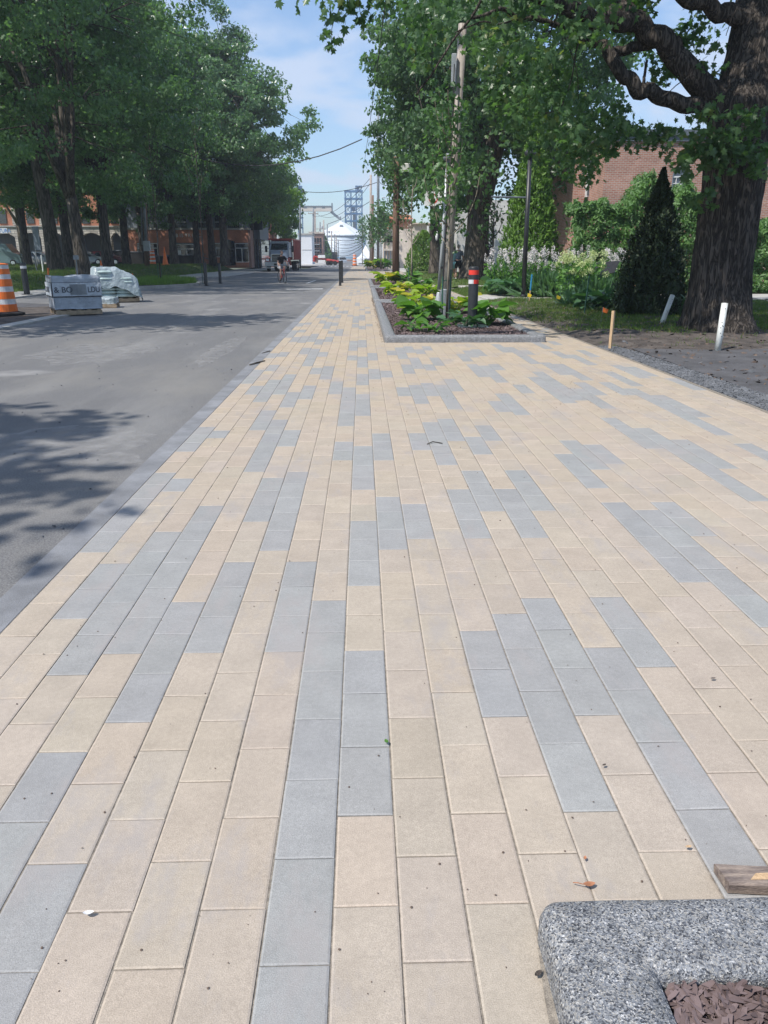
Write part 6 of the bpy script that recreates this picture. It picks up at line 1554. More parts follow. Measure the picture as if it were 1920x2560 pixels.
# parked cars in front of the arcade
def car(label, cx, Y, z, L_, H_, W_, m, rz=0, van=False, name='parked_car', cat='car', group='cars parked before the arcade'):
    T = thing(name, label, cat, (cx, Y, z), group, rz)
    if van: prof = [(-L_ / 2, .35), (-L_ / 2, H_ * .55), (-L_ * .44, H_ * .92), (-L_ * .36, H_), (L_ * .20, H_), (L_ * .33, H_ * .62), (L_ * .48, H_ * .50), (L_ / 2, .42), (L_ / 2, .3), (-L_ / 2, .3)]
    else: prof = [(-L_ / 2, .3), (-L_ / 2, H_ * .55), (-L_ * .40, H_ * .68), (-L_ * .26, H_ * .96), (-L_ * .08, H_), (L_ * .10, H_ * .96), (L_ * .26, H_ * .66), (L_ * .44, H_ * .58), (L_ / 2, H_ * .42), (L_ / 2, .3)]
    n = len(prof); mb = MB(); vs = []
    for (yy, ins) in ((-W_ / 2, 0), (W_ / 2, 0)):
        for x, zz in prof: vs.append((x, yy * (1 - .16 * max(0, (zz - H_ * .6) / (H_ * .4))), zz))
    fs = [tuple(range(n)), tuple(reversed(range(n, 2 * n)))] + [(k, n + k, n + (k + 1) % n, (k + 1) % n) for k in range(n)]
    mb.add(vs, fs); mb.build('body', M[m], T, local=True)
    for s_ in (-1, 1):
        g = MB(); yy = s_ * (W_ / 2 * .93); z0_, z1_ = H_ * .64, H_ * .90
        for a, c in ((-.27, -.04), (-.02, .17)):
            g.add([(L_ * a, yy * 1.03, z0_), (L_ * c, yy * 1.03, z0_), (L_ * (c - .05), yy * .945, z1_), (L_ * (a + (.04 if a < -.1 else 0)), yy * .945, z1_)], [(0, 1, 2, 3)])
        g.build('side_window', M['glass'], T, local=True)
    for x in (-L_ * .31, L_ * .32):
        for s_ in (-1, 1):
            w = MB(); w.lathe([(.0, -.11), (.32, -.11), (.33, -.05), (.33, .08), (.30, .11), (0, .11)], n=18, M=Matrix.Translation((x, s_ * (W_ / 2 - .08), .33)) @ Matrix.Rotation(pi / 2, 4, 'X')); wo = w.build('wheel', M['rubber'], T, local=True)
            w = MB(); w.lathe([(0, -.02), (.2, -.02), (.2, .02), (0, .02)], n=14, M=Matrix.Translation((x, s_ * (W_ / 2 + .035), .33)) @ Matrix.Rotation(pi / 2, 4, 'X')); w.build('rim', M['chrome'], wo, local=True)
    for s_ in (-1, 1):
        h_ = MB(); h_.ell((L_ / 2 - .08, s_ * W_ * .36, H_ * .44), (.1, .2, .09), 8, 6); h_.build('headlight', M['lamp_glass'], T, local=True)
    return T
car('silver car glinting between the left trunks', X_(98, 92), 92, .58, 4.3, 1.45, 1.75, 'silvercar', rz=.1)
car('pale silver car beside the dark forked trunk', X_(216, 92), 92, .6, 4.5, 1.45, 1.75, 'silvercar', rz=.05)
car('dark green van cut off by the left edge', X_(2, 86), 86, .55, 4.9, 2.2, 1.9, 'greencar', van=True, name='parked_van', cat='van')
car('dark red car right of the pale silver one', X_(262, 93), 93, .6, 4.4, 1.5, 1.75, 'maroon', rz=.0)
# dark site boxes in front of the shop
for k_, (px_, w_, h_, l_) in enumerate(((343, 1.7, 1.35, 'black waste bin left of the utility pole'), (457, 3.6, 1.0, 'long black planter below the notice sheets'), (284, 2.2, 1.5, 'black box unit beside the dark red car'), (405, 1.8, .9, 'low black bin in front of the first shop window'))):
    p = at(px_, 650, 96); T = thing('site_box', l_, 'bin', (p.x, 96, .62), 'black bins before the shop'); mb = MB(); mb.box((-w_ / 2, -.4, 0), (w_ / 2, .4, h_), bev=.03); mb.build('body', M['blackm'], T, local=True)
    mb = MB(); mb.box((-w_ / 2 - .05, -.45, h_ + .003), (w_ / 2 + .05, .45, h_ + .09), bev=.03); mb.build('lid', M['metal_d'], T, local=True)
p = gp(512, 664, .5); T = thing('handrail', 'dark metal handrail sloping down beside the shop trees', 'handrail', (p.x, p.y, p.z)); a_, c_, d_, e_ = at(507, 636, p.y), at(527, 650, p.y), at(507, 664, p.y), at(514, 635, p.y)
mb = MB(); mb.tube([e_, a_, d_], .05, 6); mb.tube([a_ + Vector((0, 0, -.3)), c_], .05, 6); mb.build('rail', M['metal_d'], T)
T = thing('dark_display_pillar', 'dark glossy curved display board in front of the shop door', 'display', (X_(576, 97), 97, .5)); mb = MB(); n_ = 8
for k in range(n_):
    u0, u1 = k / n_, (k + 1) / n_; mb.box((X_(567, 97) + u0 * 1.0, 97 + .3 * sin(pi * u0), .5), (X_(567, 97) + u1 * 1.0, 97.1 + .3 * sin(pi * u1) , Z_(598, 97) - .25 * u0))
mb.build('board', M['glass'], T)

# ------------------------------------------------------------------ dump truck
TK = gp(694, 678.5, 0); tx, ty = TK.x, TK.y
sc_ = 1.0
T = thing('dump_truck', 'white-cabbed dump truck with a dark red box facing us at the left kerb', 'truck', (tx, ty, 0), None, radians(-4))
def tb(name, m, a, c, bev=.03): mb = MB(); mb.box(a, c, bev=bev); return mb.build(name, M[m], T, local=True)
W = 1.25
# cab
mb = MB(); mb.add([(-1.1, 1.3, 1.45), (1.1, 1.3, 1.45), (1.1, 3.1, 1.45), (-1.1, 3.1, 1.45), (-1.0, 1.95, 2.95), (1.0, 1.95, 2.95), (1.05, 3.1, 3.0), (-1.05, 3.1, 3.0), (-1.1, 1.3, 2.05), (1.1, 1.3, 2.05)],
       [(0, 1, 9, 8), (8, 9, 5, 4), (4, 5, 6, 7), (1, 2, 6, 5, 9), (3, 0, 8, 4, 7), (2, 3, 7, 6), (3, 2, 1, 0)]); mb.build('cab', M['white_shaded'], T, local=True)
mb = MB(); mb.add([(-.93, 1.42, 2.15), (.93, 1.42, 2.15), (.86, 1.86, 2.78), (-.86, 1.86, 2.78)], [(0, 1, 2, 3)], M=Matrix.Translation((0, -.04, .02))); mb.build('windshield', M['glass'], T, local=True)
mb = MB(); mb.box((-1.0, 1.75, 2.9), (1.0, 2.3, 3.05), bev=.05); mb.build('sun_visor', M['white_shaded'], T, local=True)
# hood tapering forward
mb = MB(); mb.add([(-.72, -.1, 1.0), (.72, -.1, 1.0), (1.0, 1.35, 1.0), (-1.0, 1.35, 1.0), (-.62, -.1, 1.78), (.62, -.1, 1.78), (.92, 1.35, 2.1), (-.92, 1.35, 2.1)], [(0, 1, 5, 4), (4, 5, 6, 7), (1, 2, 6, 5), (3, 0, 4, 7), (3, 2, 1, 0)]); mb.build('hood', M['white_shaded'], T, local=True)
g = tb('grille', 'blackm', (-.52, -.15, .98), (.52, -.105, 1.70), 0)
mb = MB()
for k in range(4): mb.box((-.48, -.17, 1.08 + k * .15), (.48, -.151, 1.10 + k * .15))
for (a, c) in (((-.56, -.18, .95), (-.52, -.12, 1.74)), ((.52, -.18, .95), (.56, -.12, 1.74)), ((-.52, -.18, 1.70), (.52, -.12, 1.74))): mb.box(a, c)
mb.build('grille_bars', M['chrome'], g, local=True)
for s_ in (-1, 1):
    mb = MB(); vs = []; n_ = 10
    for k in range(n_ + 1):
        a = pi * k / n_
        for xx in (.78, 1.27): vs.append((s_ * xx, .55 + .78 * cos(a), .62 + .72 * sin(a)))
        for xx in (1.27, .78): vs.append((s_ * xx, .55 + .70 * cos(a), .62 + .64 * sin(a)))
    fs = []
    for k in range(n_):
        for j in range(4): fs.append((k * 4 + j, k * 4 + (j + 1) % 4, (k + 1) * 4 + (j + 1) % 4, (k + 1) * 4 + j))
    mb.add(vs, fs); mb.build('fender', M['redpaint'], T, local=True)
    mb = MB(); mb.box((s_ * 1.0 - .16, -.16, 1.05), (s_ * 1.0 + .16, .0, 1.28), bev=.03); mb.build('headlight', M['lamp_glass'], T, local=True)
    mb = MB(); mb.box((s_ * 1.42 - .12, 1.55, 1.95), (s_ * 1.42 + .12, 1.68, 2.6), bev=.03); mo = mb.build('mirror', M['blackm'], T, local=True)
    mb = MB(); mb.tube([(s_ * 1.1, 1.6, 2.3), (s_ * 1.32, 1.6, 2.3)], .025, 6); mb.build('mirror_arm', M['blackm'], mo, local=True)
    mb = MB(); mb.tube([(s_ * 1.18, 3.2, 1.2), (s_ * 1.18, 3.2, 3.3)], .08, 10); mb.build('exhaust_stack', M['chrome'], T, local=True)
    for (yy, rr) in ((.55, .52), (5.6, .52), (6.9, .52)):
        mb = MB(); xw = s_ * (1.02 if yy < 1 else 1.0); ww = .16 if yy < 1 else .26
        mb.lathe([(0, -ww), (rr * .9, -ww), (rr, -ww * .7), (rr, ww * .7), (rr * .9, ww), (0, ww)], n=22, M=Matrix.Translation((xw, yy, rr)) @ Matrix.Rotation(pi / 2, 4, 'Y')); wo = mb.build('wheel', M['rubber'], T, local=True)
        mb = MB(); mb.lathe([(0, -.02), (.26, -.02), (.26, .02), (0, .02)], n=16, M=Matrix.Translation((xw + s_ * (ww + .01), yy, rr)) @ Matrix.Rotation(pi / 2, 4, 'Y')); mb.build('rim', M['chrome'], wo, local=True)
tb('bumper', 'galv', (-1.25, -.42, .52), (1.25, -.2, .98), .04)
mb = MB(); mb.box((-.28, -.44, .62), (.28, -.425, .80)); mb.build('number_plate', M['blackm'], T, local=True)
mb = MB()
for x in (-.9, -.7, .4, .95): mb.box((x - .12, -.46, .33), (x + .12, -.44, .40))
mb.build('tow_bar_reflector', M['white'], T, local=True)
tb('chassis', 'blackm', (-.5, .2, .55), (.5, 8.2, 1.0), 0)
mb = MB(); mb.box((-1.27, 3.45, 1.15), (1.27, 8.6, 3.2), bev=.03); mb.build('dump_box', M['darkred'], T, local=True)
mb = MB(); mb.box((-1.3, 2.1, 3.22), (1.3, 3.6, 3.34)); mb.box((-1.3, 3.42, 2.5), (1.3, 3.449, 3.22)); mb.box((-1.32, 3.44, 3.2), (1.32, 8.62, 3.34)); mb.build('box_headboard', M['redpaint'], T, local=True)
for k in range(9): mb = MB(); mb.box((-1.2 + k * .29, 3.40, 3.02), (-1.1 + k * .29, 3.418, 3.10)); mb.build('marker_light', M['yellow'], T, local=True)
for s_ in (-1, 1):
    for k in range(6): mb = MB(); mb.box((s_ * 1.30 - .035, 3.7 + k * .9, 1.15), (s_ * 1.30 + .035, 3.82 + k * .9, 3.15)); mb.build('box_rib', M['redpaint'], T, local=True)
# ------------------------------------------------------------------ people
def body(name, pts, edges, rad, m, T, root=0, sub=1, nm=None):
    me = bpy.data.meshes.new(name); me.from_pydata([tuple(p) for p in pts], edges, []); me.update()
    o = bpy.data.objects.new(nm or name, me); COL.objects.link(o); me.materials.append(M[m])
    bm = bmesh.new(); bm.from_mesh(me); lay = bm.verts.layers.skin.verify(); bm.verts.ensure_lookup_table()
    for i, v in enumerate(bm.verts):
        r_ = rad[i]; v[lay].radius = r_ if hasattr(r_, '__len__') else (r_, r_); v[lay].use_root = (i == root)
    bm.to_mesh(me); bm.free()
    md = o.modifiers.new('skin', 'SKIN'); md.use_smooth_shade = True
    s = o.modifiers.new('sub', 'SUBSURF'); s.levels = sub; s.render_levels = sub
    o.parent = T; return o
def head(T, c, hairm, hair=True, rz=0, hat=None):
    mb = MB(); mb.ell((0, 0, 0), (.075, .092, .115), 16, 12)
    mb.ell((0, .098, -.012), (.014, .02, .02), 8, 6)       # nose
    for s_ in (-1, 1): mb.ell((s_ * .077, 0, -.005), (.012, .022, .03), 8, 6)
    mb.ell((0, .083, -.055), (.026, .012, .008), 8, 5)
    o = mb.build('head', M['skin'], T, local=True, smooth=True); o.location = c; o.rotation_euler = (0, 0, rz)
    for s_ in (-1, 1): e = MB(); e.ell((s_ * .03, .083, .012), (.011, .008, .008), 8, 6); e.build('eye', M['blackm'], o, local=True)
    mb = MB(); mb.ell((0, -.018, .028), (.084, .094, .108), 16, 10); h_ = mb.build('hair', M[hairm], o, local=True, smooth=True)
    if hat: mb = MB(); mb.lathe([(.15, .05), (.13, .06), (.095, .065), (.09, .13), (.05, .16), (0, .165)], n=18); mb.build('hat', M[hat], o, local=True, smooth=True)
    return o
M['hair'] = mat('grey_brown_hair', (.10, .075, .06), .8, .2, 30); M['hairg'] = mat('grey_hair', (.25, .23, .21), .8, .2, 30)
M['navy'] = mat('dark_checked_shirt', (.05, .07, .11), .9, .0, 9, col2=(.16, .20, .26), stretch=(3, 3, .5)); M['cloth_black'] = mat('black_cloth', (.015, .015, .018), .9, .1, 8)
M['cloth_white'] = mat('white_cloth', (.72, .73, .75), .9, .06, 8); M['grey_short'] = mat('grey_shorts', (.30, .30, .33), .9, .1, 8); M['teal'] = mat('pale_teal_cloth', (.25, .45, .47), .9, .1, 8)
def person_back(label, p, rz, H, shirt, legs, shirtlong, shorts_len, hairm, hat, carry, group):
    T = thing('person', label, 'person', p, group, rz); k = H / 1.75
    V_ = [Vector(v) * k for v in ((0, 0, .96), (0, 0, 1.12), (0, .0, 1.32), (0, .0, 1.44), (0, .01, 1.53), (.18, 0, 1.40), (.25, -.01, 1.12), (.27, .06, .90), (-.18, 0, 1.40), (-.25, .0, 1.12), (-.26, .08, .90), (.09, 0, .90), (.10, .05, .50), (.10, .0, .09), (.10, .13, .03), (-.09, 0, .90), (-.10, -.05, .50), (-.10, -.16, .13), (-.10, -.06, .04))]
    E = [(0, 1), (1, 2), (2, 3), (3, 4), (3, 5), (5, 6), (6, 7), (3, 8), (8, 9), (9, 10), (0, 11), (11, 12), (12, 13), (13, 14), (0, 15), (15, 16), (16, 17), (17, 18)]
    Rr = [(.15, .11), (.14, .10), (.16, .11), (.09, .08), (.05, .05), .06, .042, .033, .06, .042, .033, (.09, .09), .055, .035, .03, (.09, .09), .055, .035, .03]
    body('body', V_, E, [tuple(x * k for x in r_) if hasattr(r_, '__len__') else r_ * k for r_ in Rr], 'skin', T)
    S_ = V_[:4] + [V_[5], V_[5].lerp(V_[6], .75), V_[8], V_[8].lerp(V_[9], .75)]
    body('shirt', S_, [(0, 1), (1, 2), (2, 3), (3, 4), (4, 5), (3, 6), (6, 7)], [(.185 * k, .15 * k), (.17 * k, .13 * k), (.185 * k, .13 * k), (.11 * k, .1 * k), .08 * k, .07 * k, .08 * k, .07 * k], shirt, T)
    z_ = shorts_len; q1 = V_[11].lerp(V_[12], z_); q2 = V_[15].lerp(V_[16], z_)
    body('shorts', [V_[0] + Vector((0, 0, .02)), V_[11], q1, V_[15], q2], [(0, 1), (1, 2), (0, 3), (3, 4)], [(.17 * k, .14 * k), (.115 * k, .115 * k), .095 * k, (.115 * k, .115 * k), .095 * k], legs, T)
    for a, c in ((13, 14), (17, 18)):
        mb = MB(); q = V_[c]; mb.ell((q.x, q.y - .03, q.z - .0), (.05, .14, .05), 10, 8); mb.build('shoe', M['cloth_white'], T, local=True, smooth=True)
    for hi in (7, 10):                                  # hands: palm, four curled fingers and a thumb, as one small mesh each
        mb = MB(); w_ = V_[hi]; mb.ell((w_.x, w_.y + .01, w_.z - .05), (.018, .036, .045), 10, 8)
        for f_ in range(4): mb.tube([(w_.x, w_.y - .022 + f_ * .016, w_.z - .085), (w_.x, w_.y - .02 + f_ * .017, w_.z - .115), (w_.x + (.012 if w_.x < 0 else -.012), w_.y - .018 + f_ * .017, w_.z - .135 + .004 * abs(f_ - 1.5))], [.009, .008, .006], 6)
        mb.tube([(w_.x, w_.y + .03, w_.z - .035), (w_.x + (.01 if w_.x < 0 else -.01), w_.y + .055, w_.z - .06), (w_.x, w_.y + .06, w_.z - .085)], [.010, .009, .007], 6)
        mb.build('hand', M['skin'], T, local=True, smooth=True)
    head(T, V_[4] + Vector((0, .02, .13 * k)), hairm, rz=.1, hat=hat)
    return T
# the couple walks away from us
pA = gp(1144, 698, .24); pB = gp(1131, 698, .24)
person_back('person from behind in dark striped shirt and long black shorts by the huge trunk', pA, radians(-4), 1.86, 'navy', 'cloth_black', True, .95, 'hairg', None, True, 'couple walking away')
person_back('shorter person seen from behind, mostly hidden left of the striped shirt, in pale teal', pB, radians(6), 1.74, 'teal', 'teal', True, .9, 'hair', None, False, 'couple walking away')
hb = pA + Vector((.36, .05, 0)); T = thing('shoulder_bag', 'pale bag hanging at the right hand of the striped shirt', 'bag', (hb.x, hb.y, .24)); mb = MB(); mb.ell((0, 0, .78), (.10, .07, .16), 12, 8); mb.build('bag_body', M['cloth_white'], T, local=True, smooth=True)
mb = MB(); mb.tube([(-.08, 0, .9), (-.05, 0, 1.1), (0, 0, 1.12), (.05, 0, 1.1), (.08, 0, .9)], .008, 5); mb.build('strap', M['blackm'], T, local=True)

# cyclist riding toward the camera, slightly to the left
CP = gp(706, 707.5, 0); az = radians(202)
B = thing('bicycle', 'dark bicycle ridden along the middle of the road', 'bicycle', CP, None, az)
def wheel(y, name='wheel'):
    mb = MB(); n_ = 32
    pts = [(0, y + .335 * cos(2 * pi * k / n_), .345 + .335 * sin(2 * pi * k / n_)) for k in range(n_ + 1)]
    mb.tube(pts, .02, 6, cap=False); wo = mb.build(name, M['rubber'], B, local=True)
    mb = MB()
    for k in range(14): a = 2 * pi * k / 14; mb.tube([(0, y, .345), (0, y + .32 * cos(a), .345 + .32 * sin(a))], .003, 4, cap=False)
    mb.tube([(-.05, y, .345), (.05, y, .345)], .02, 8); mb.build('spokes', M['galvd'], wo, local=True)
wheel(.53); wheel(-.52)
mb = MB()
for a, c in (((0, -.05, .28), (0, .42, .80)), ((0, -.05, .28), (0, -.20, .80)), ((0, -.18, .74), (0, .38, .76)), ((0, -.52, .345), (0, -.05, .28)), ((0, -.52, .345), (0, -.19, .76)), ((0, .38, .88), (0, .53, .345))): mb.tube([a, c], .018, 6)
mb.build('frame', M['redpaint'], B, local=True)
mb = MB(); mb.tube([(-.28, .28, .97), (-.2, .36, .98), (0, .40, .97), (.2, .36, .98), (.28, .28, .97)], .013, 6); mb.build('handlebar', M['blackm'], B, local=True)
mb = MB(); mb.ell((0, -.24, .92), (.07, .13, .03), 10, 6); mb.tube([(0, -.2, .8), (0, -.23, .9)], .014, 6); mb.build('saddle', M['blackm'], B, local=True)
for s_ in (-1, 1): mb = MB(); mb.tube([(s_ * .06, -.05, .28), (s_ * .08, -.05 + s_ * .0, .28 - s_ * .16), (s_ * .15, -.05, .28 - s_ * .16)], .012, 5); mb.box((s_ * .15 - .04, -.10, .27 - s_ * .16), (s_ * .15 + .04, 0, .285 - s_ * .16)); mb.build('pedal', M['blackm'], B, local=True)
R_ = thing('person', 'cyclist in a black top and pale grey shorts riding toward us', 'person', CP, None, az)
V_ = [Vector(v) for v in ((0, -.20, 1.0), (0, -.12, 1.18), (0, .0, 1.38), (0, .06, 1.47), (0, .09, 1.55), (.19, .05, 1.42), (.27, .16, 1.18), (.27, .29, 1.0), (-.19, .05, 1.42), (-.27, .16, 1.18), (-.27, .29, 1.0), (.09, -.16, .96), (.11, .20, .80), (.11, .03, .42), (.11, -.02, .30), (.11, .10, .27), (-.09, -.16, .96), (-.11, .16, .62), (-.11, .0, .22), (-.11, -.03, .12), (-.11, .10, .10))]
E = [(0, 1), (1, 2), (2, 3), (3, 4), (3, 5), (5, 6), (6, 7), (3, 8), (8, 9), (9, 10), (0, 11), (11, 12), (12, 13), (13, 14), (14, 15), (0, 16), (16, 17), (17, 18), (18, 19), (19, 20)]
# feet rest on the pedals
V_[13] = Vector((.11, .06, .30)); V_[14] = Vector((.12, -.04, .16)); V_[15] = Vector((.12, .08, .14)); V_[18] = Vector((-.11, .04, .56)); V_[19] = Vector((-.12, -.05, .47)); V_[20] = Vector((-.12, .07, .46)); V_[17] = Vector((-.11, .24, .90)); V_[12] = Vector((.11, .16, .66))
body('body', V_, E, [(.14, .12), (.13, .10), (.15, .11), (.09, .08), (.05, .05), .06, .042, .033, .06, .042, .033, .09, .06, .042, .034, .03, .09, .06, .042, .034, .03], 'skin', R_)
body('top', V_[:4] + [V_[5], V_[5].lerp(V_[6], .8), V_[8], V_[8].lerp(V_[9], .8)], [(0, 1), (1, 2), (2, 3), (3, 4), (4, 5), (3, 6), (6, 7)], [(.17, .14), (.165, .13), (.18, .13), (.11, .1), .08, .065, .08, .065], 'cloth_black', R_)
body('shorts', [V_[0] + Vector((0, 0, -.02)), V_[11], V_[11].lerp(V_[12], .8), V_[16], V_[16].lerp(V_[17], .8)], [(0, 1), (1, 2), (0, 3), (3, 4)], [(.16, .13), .115, .085, .115, .085], 'grey_short', R_)
for c in (15, 20): mb = MB(); q = V_[c]; mb.ell((q.x, q.y - .04, q.z + .01), (.048, .13, .045), 10, 8); mb.build('shoe', M['cloth_black'], R_, local=True, smooth=True)
for hi in (7, 10):
    mb = MB(); w_ = V_[hi]; mb.ell((w_.x, w_.y + .03, w_.z - .005), (.035, .045, .02), 10, 8)
    for f_ in range(4): x_ = w_.x - .027 + f_ * .018; mb.tube([(x_, w_.y + .06, w_.z), (x_, w_.y + .078, w_.z - .018), (x_, w_.y + .06, w_.z - .036), (x_, w_.y + .04, w_.z - .034 + .002 * f_)], .0085, 6)
    s_ = 1 if w_.x < 0 else -1; mb.tube([(w_.x + s_ * .03, w_.y + .02, w_.z - .005), (w_.x + s_ * .042, w_.y + .045, w_.z - .02), (w_.x + s_ * .03, w_.y + .05, w_.z - .034)], .009, 6)
    mb.build('hand', M['skin'], R_, local=True, smooth=True)
head(R_, V_[4] + Vector((0, .03, .13)), 'hair', rz=.25)

# ------------------------------------------------------------------ far end of the street
def Xf(px, Y): return at(px, 640, Y).x
def Zf(py, Y): return at(902, py, Y).z
Y = 170.0; T = thing('white_building', 'plain white building at the far left of the crossing behind the truck', 'building', (Xf(765, Y), Y, 0))
mb = MB(); mb.box((Xf(748, Y), Y, 0), (Xf(780.5, Y), Y + 9, Zf(587, Y))); mb.build('wall', M['cloth_white'], T)
mb = MB(); mb.box((Xf(748, Y) - .2, Y - .2, Zf(587, Y) + .003), (Xf(780.5, Y) + .2, Y + 9.2, Zf(585, Y) + .1)); mb.build('roof', M['concrete'], T)
mb = MB(); mb.box((Xf(756, Y), Y - .06, Zf(625, Y)), (Xf(779, Y), Y - .01, Zf(624, Y))); mb.build('wall_band', M['concrete'], T)
Y = 215.0; T = thing('old_brick_block', 'old dark brick building with tall windows left of the silo', 'building', (Xf(795, Y), Y, 0))
mb = MB(); mb.box((Xf(778, Y), Y, 0), (Xf(808, Y), Y + 9, Zf(584, Y))); mb.build('wall', M['brick_old'], T)
mb = MB(); mb.box((Xf(778, Y) - .3, Y - .3, Zf(584, Y) + .003), (Xf(808, Y) + .3, Y + 9.3, Zf(580, Y))); mb.build('cornice', M['cream_stone'], T)
for j_ in range(4):
    for k_ in range(3): mb = MB(); xx = Xf(787 + k_ * 6.5, Y); zz = Zf(606 + j_ * 13.5, Y); mb.box((xx, Y - .12, zz), (xx + .45, Y - .03, zz + 1.1)); mb.build('window', M['glass'], T)
for k_ in range(3): mb = MB(); mb.box((Xf(785, Y), Y - 1.2, Zf(612 + k_ * 16, Y)), (Xf(800, Y), Y - .1, Zf(612 + k_ * 16, Y) + .15)); mb.build('balcony', M['galv'], T)
rng = np.random.default_rng(99)
T = thing('vine_bank', 'dark vine-covered bank leaning against the brick block', 'vine', (Xf(815, 260), 260, 0)); n = 5000; u = rng.random(n); X0, X1 = Xf(806, 260), Xf(827, 260)
C = np.stack([X0 + (X1 - X0) * u, 260 + rng.normal(size=n) * 2, rng.random(n) * (Zf(584, 260) * (1 - u ** 1.6 * .75))], 1); C -= np.array([T.location.x, 260, 0])
leaf_mesh('foliage', C, rng.uniform(.6, 1.2, n), LOBE, M['leaf_mid'], T, rng=rng, local=True, bias=(0, -.5, .5))
mb = MB(); mb.box((-3.5, 3, -.1), (3.5, 5, 3)); mb.build('bank', M['soil'], T, local=True)
# silo
Y = 470.0; cx = Xf(853.5, Y); R0 = (Xf(912, Y) - Xf(795, Y)) / 2 * 1.07; ze = Zf(587.5, Y); za = Zf(551.5, Y)
T = thing('grain_silo', 'huge pale round silo with a shallow white cone roof closing the street', 'silo', (cx, Y + R0, 0))
mb = MB(); mb.lathe([(R0, -2), (R0, ze)], n=96); mb.build('wall', M['silo'], T, local=True, smooth=True)
mb = MB(); mb.lathe([(R0 * 1.012, ze - .4), (R0 * 1.012, ze + .15), (R0 * .78, ze + (za - ze) * .26), (R0 * .5, ze + (za - ze) * .57), (1.2, za - .3), (1.0, za + .6), (0, za + .7)], n=64); mb.build('roof', M['silo_roof'], T, local=True)
mb = MB(); mb.lathe([(R0 * 1.018, ze - .75), (R0 * 1.018, ze - .42)], n=96); mb.build('eave_ring', M['metal_d'], T, local=True)
for k_ in range(9): mb = MB(); z_ = ze * (k_ + .5) / 9.5; mb.lathe([(R0 * 1.0012, z_), (R0 * 1.0012, z_ + .14)], n=96); mb.build('hoop', M['galv'], T, local=True)
mb = MB(); mb.box((-.9, -R0 * .42 - 1, ze + (za - ze) * .56), (.9, -R0 * .42 + 1, ze + (za - ze) * .56 + 1.4)); mb.build('roof_hatch', M['galvd'], T, local=True)
# conveyor gallery
Y2 = 470 + R0; T = thing('conveyor_gallery', 'long white elevated conveyor gallery with a chute down to the silo top', 'conveyor', (Xf(800, Y2), Y2, 0))
a = (Xf(757, Y2), Zf(528.5, Y2)); c = (Xf(831.5, Y2), Zf(517.5, Y2))
mb = MB(); mb.box((a[0], Y2 - 2.5, a[1]), (c[0], Y2 + 2.5, c[1])); g_ = mb.build('gallery', M['cream_stone'], T)
mb = MB(); mb.box((a[0], Y2 - 2.8, c[1] + .003), (c[0] + .6, Y2 + 2.8, c[1] + .5)); mb.box((c[0], Y2 - 2.6, a[1] - 1), (c[0] + .6, Y2 + 2.6, c[1] + 2.0)); mb.build('roof', M['metal_d'], T)
for px_ in (768, 790, 812): mb = MB(); xx = Xf(px_, Y2); mb.box((xx - .8, Y2 - 2.56, Zf(522, Y2)), (xx + .8, Y2 - 2.51, Zf(518.5, Y2))); mb.build('window', M['metal_d'], g_)
mb = MB()
p0, p1 = (Xf(829, Y2), Y2, Zf(529, Y2)), (Xf(852, Y2), Y2, Zf(548, Y2)); mb.tube([p0, p1], .7, 8); mb.build('chute', M['galvd'], T)
for px_ in (786, 790): mb = MB(); mb.tube([(Xf(px_, Y2), Y2, 0), (Xf(788, Y2), Y2, Zf(529, Y2))], .6, 6); mb.build('leg', M['metal_d'], T)
mb = MB(); mb.tube([(Xf(853, Y2), Y2, Zf(552, Y2)), (Xf(853, Y2), Y2, Zf(541, Y2))], .3, 6); mb.build('stub_mast', M['metal_d'], T)
# blue open frame tower
Y3 = 560.0; T = thing('blue_frame_tower', 'open blue steel loading tower with six storeys behind the silo', 'tower', (Xf(886, Y3), Y3, 0))
xa, xb = Xf(865, Y3), Xf(906, Y3); dY = (xb - xa) * .6; levels = [Zf(p_, Y3) for p_ in (640, 620, 597, 574, 552.5, 534, 515, 496.5, 477.5)]
mb = MB()
for xx in (xa, xa + (xb - xa) * .34, xa + (xb - xa) * .66, xb):
    for yy in (Y3, Y3 + dY): mb.tube([(xx, yy, 0), (xx, yy, levels[-1])], .42, 6)
mb.build('columns', M['blue'], T)
for k_, z_ in enumerate(levels):
    mb = MB()
    for yy in (Y3, Y3 + dY): mb.box((xa - .6, yy - .4, z_ - .45), (xb + .6, yy + .4, z_ + .45))
    for xx in (xa, xb): mb.box((xx - .4, Y3 + .4, z_ - .44), (xx + .4, Y3 + dY - .4, z_ + .44))
    mb.build('deck_frame', M['blue'], T)
mb = MB()
for k_ in range(len(levels) - 1):
    for (p_, q_) in ((0, .34), (.66, 1)):
        A_, B2 = xa + (xb - xa) * p_, xa + (xb - xa) * q_; z0_, z1_ = levels[k_], levels[k_ + 1]
        mb.tube([(A_, Y3, z0_), (B2, Y3, z1_)], .16, 4); mb.tube([(B2, Y3, z0_), (A_, Y3, z1_)], .16, 4)
mb.build('bracing', M['blue'], T)
mb = MB(); mb.box((Xf(883, Y3), Y3 + 2, 0), (Xf(892, Y3), Y3 + dY - 2, Zf(530, Y3))); mb.build('lift_shaft', M['metal_d'], T)
mb = MB(); mb.box((Xf(878, Y3), Y3 + 1, Zf(527, Y3)), (Xf(890, Y3), Y3 + dY - 2, Zf(516, Y3))); mb.build('machine_house', M['blue2'] if 'blue2' in M else M['blue'], T)
mb = MB()
for xx in (Xf(891, Y3), Xf(904, Y3)):
    for yy in (Y3 + 1, Y3 + dY - 1): mb.tube([(xx, yy, levels[-1]), (xx, yy, Zf(465, Y3))], .35, 5)
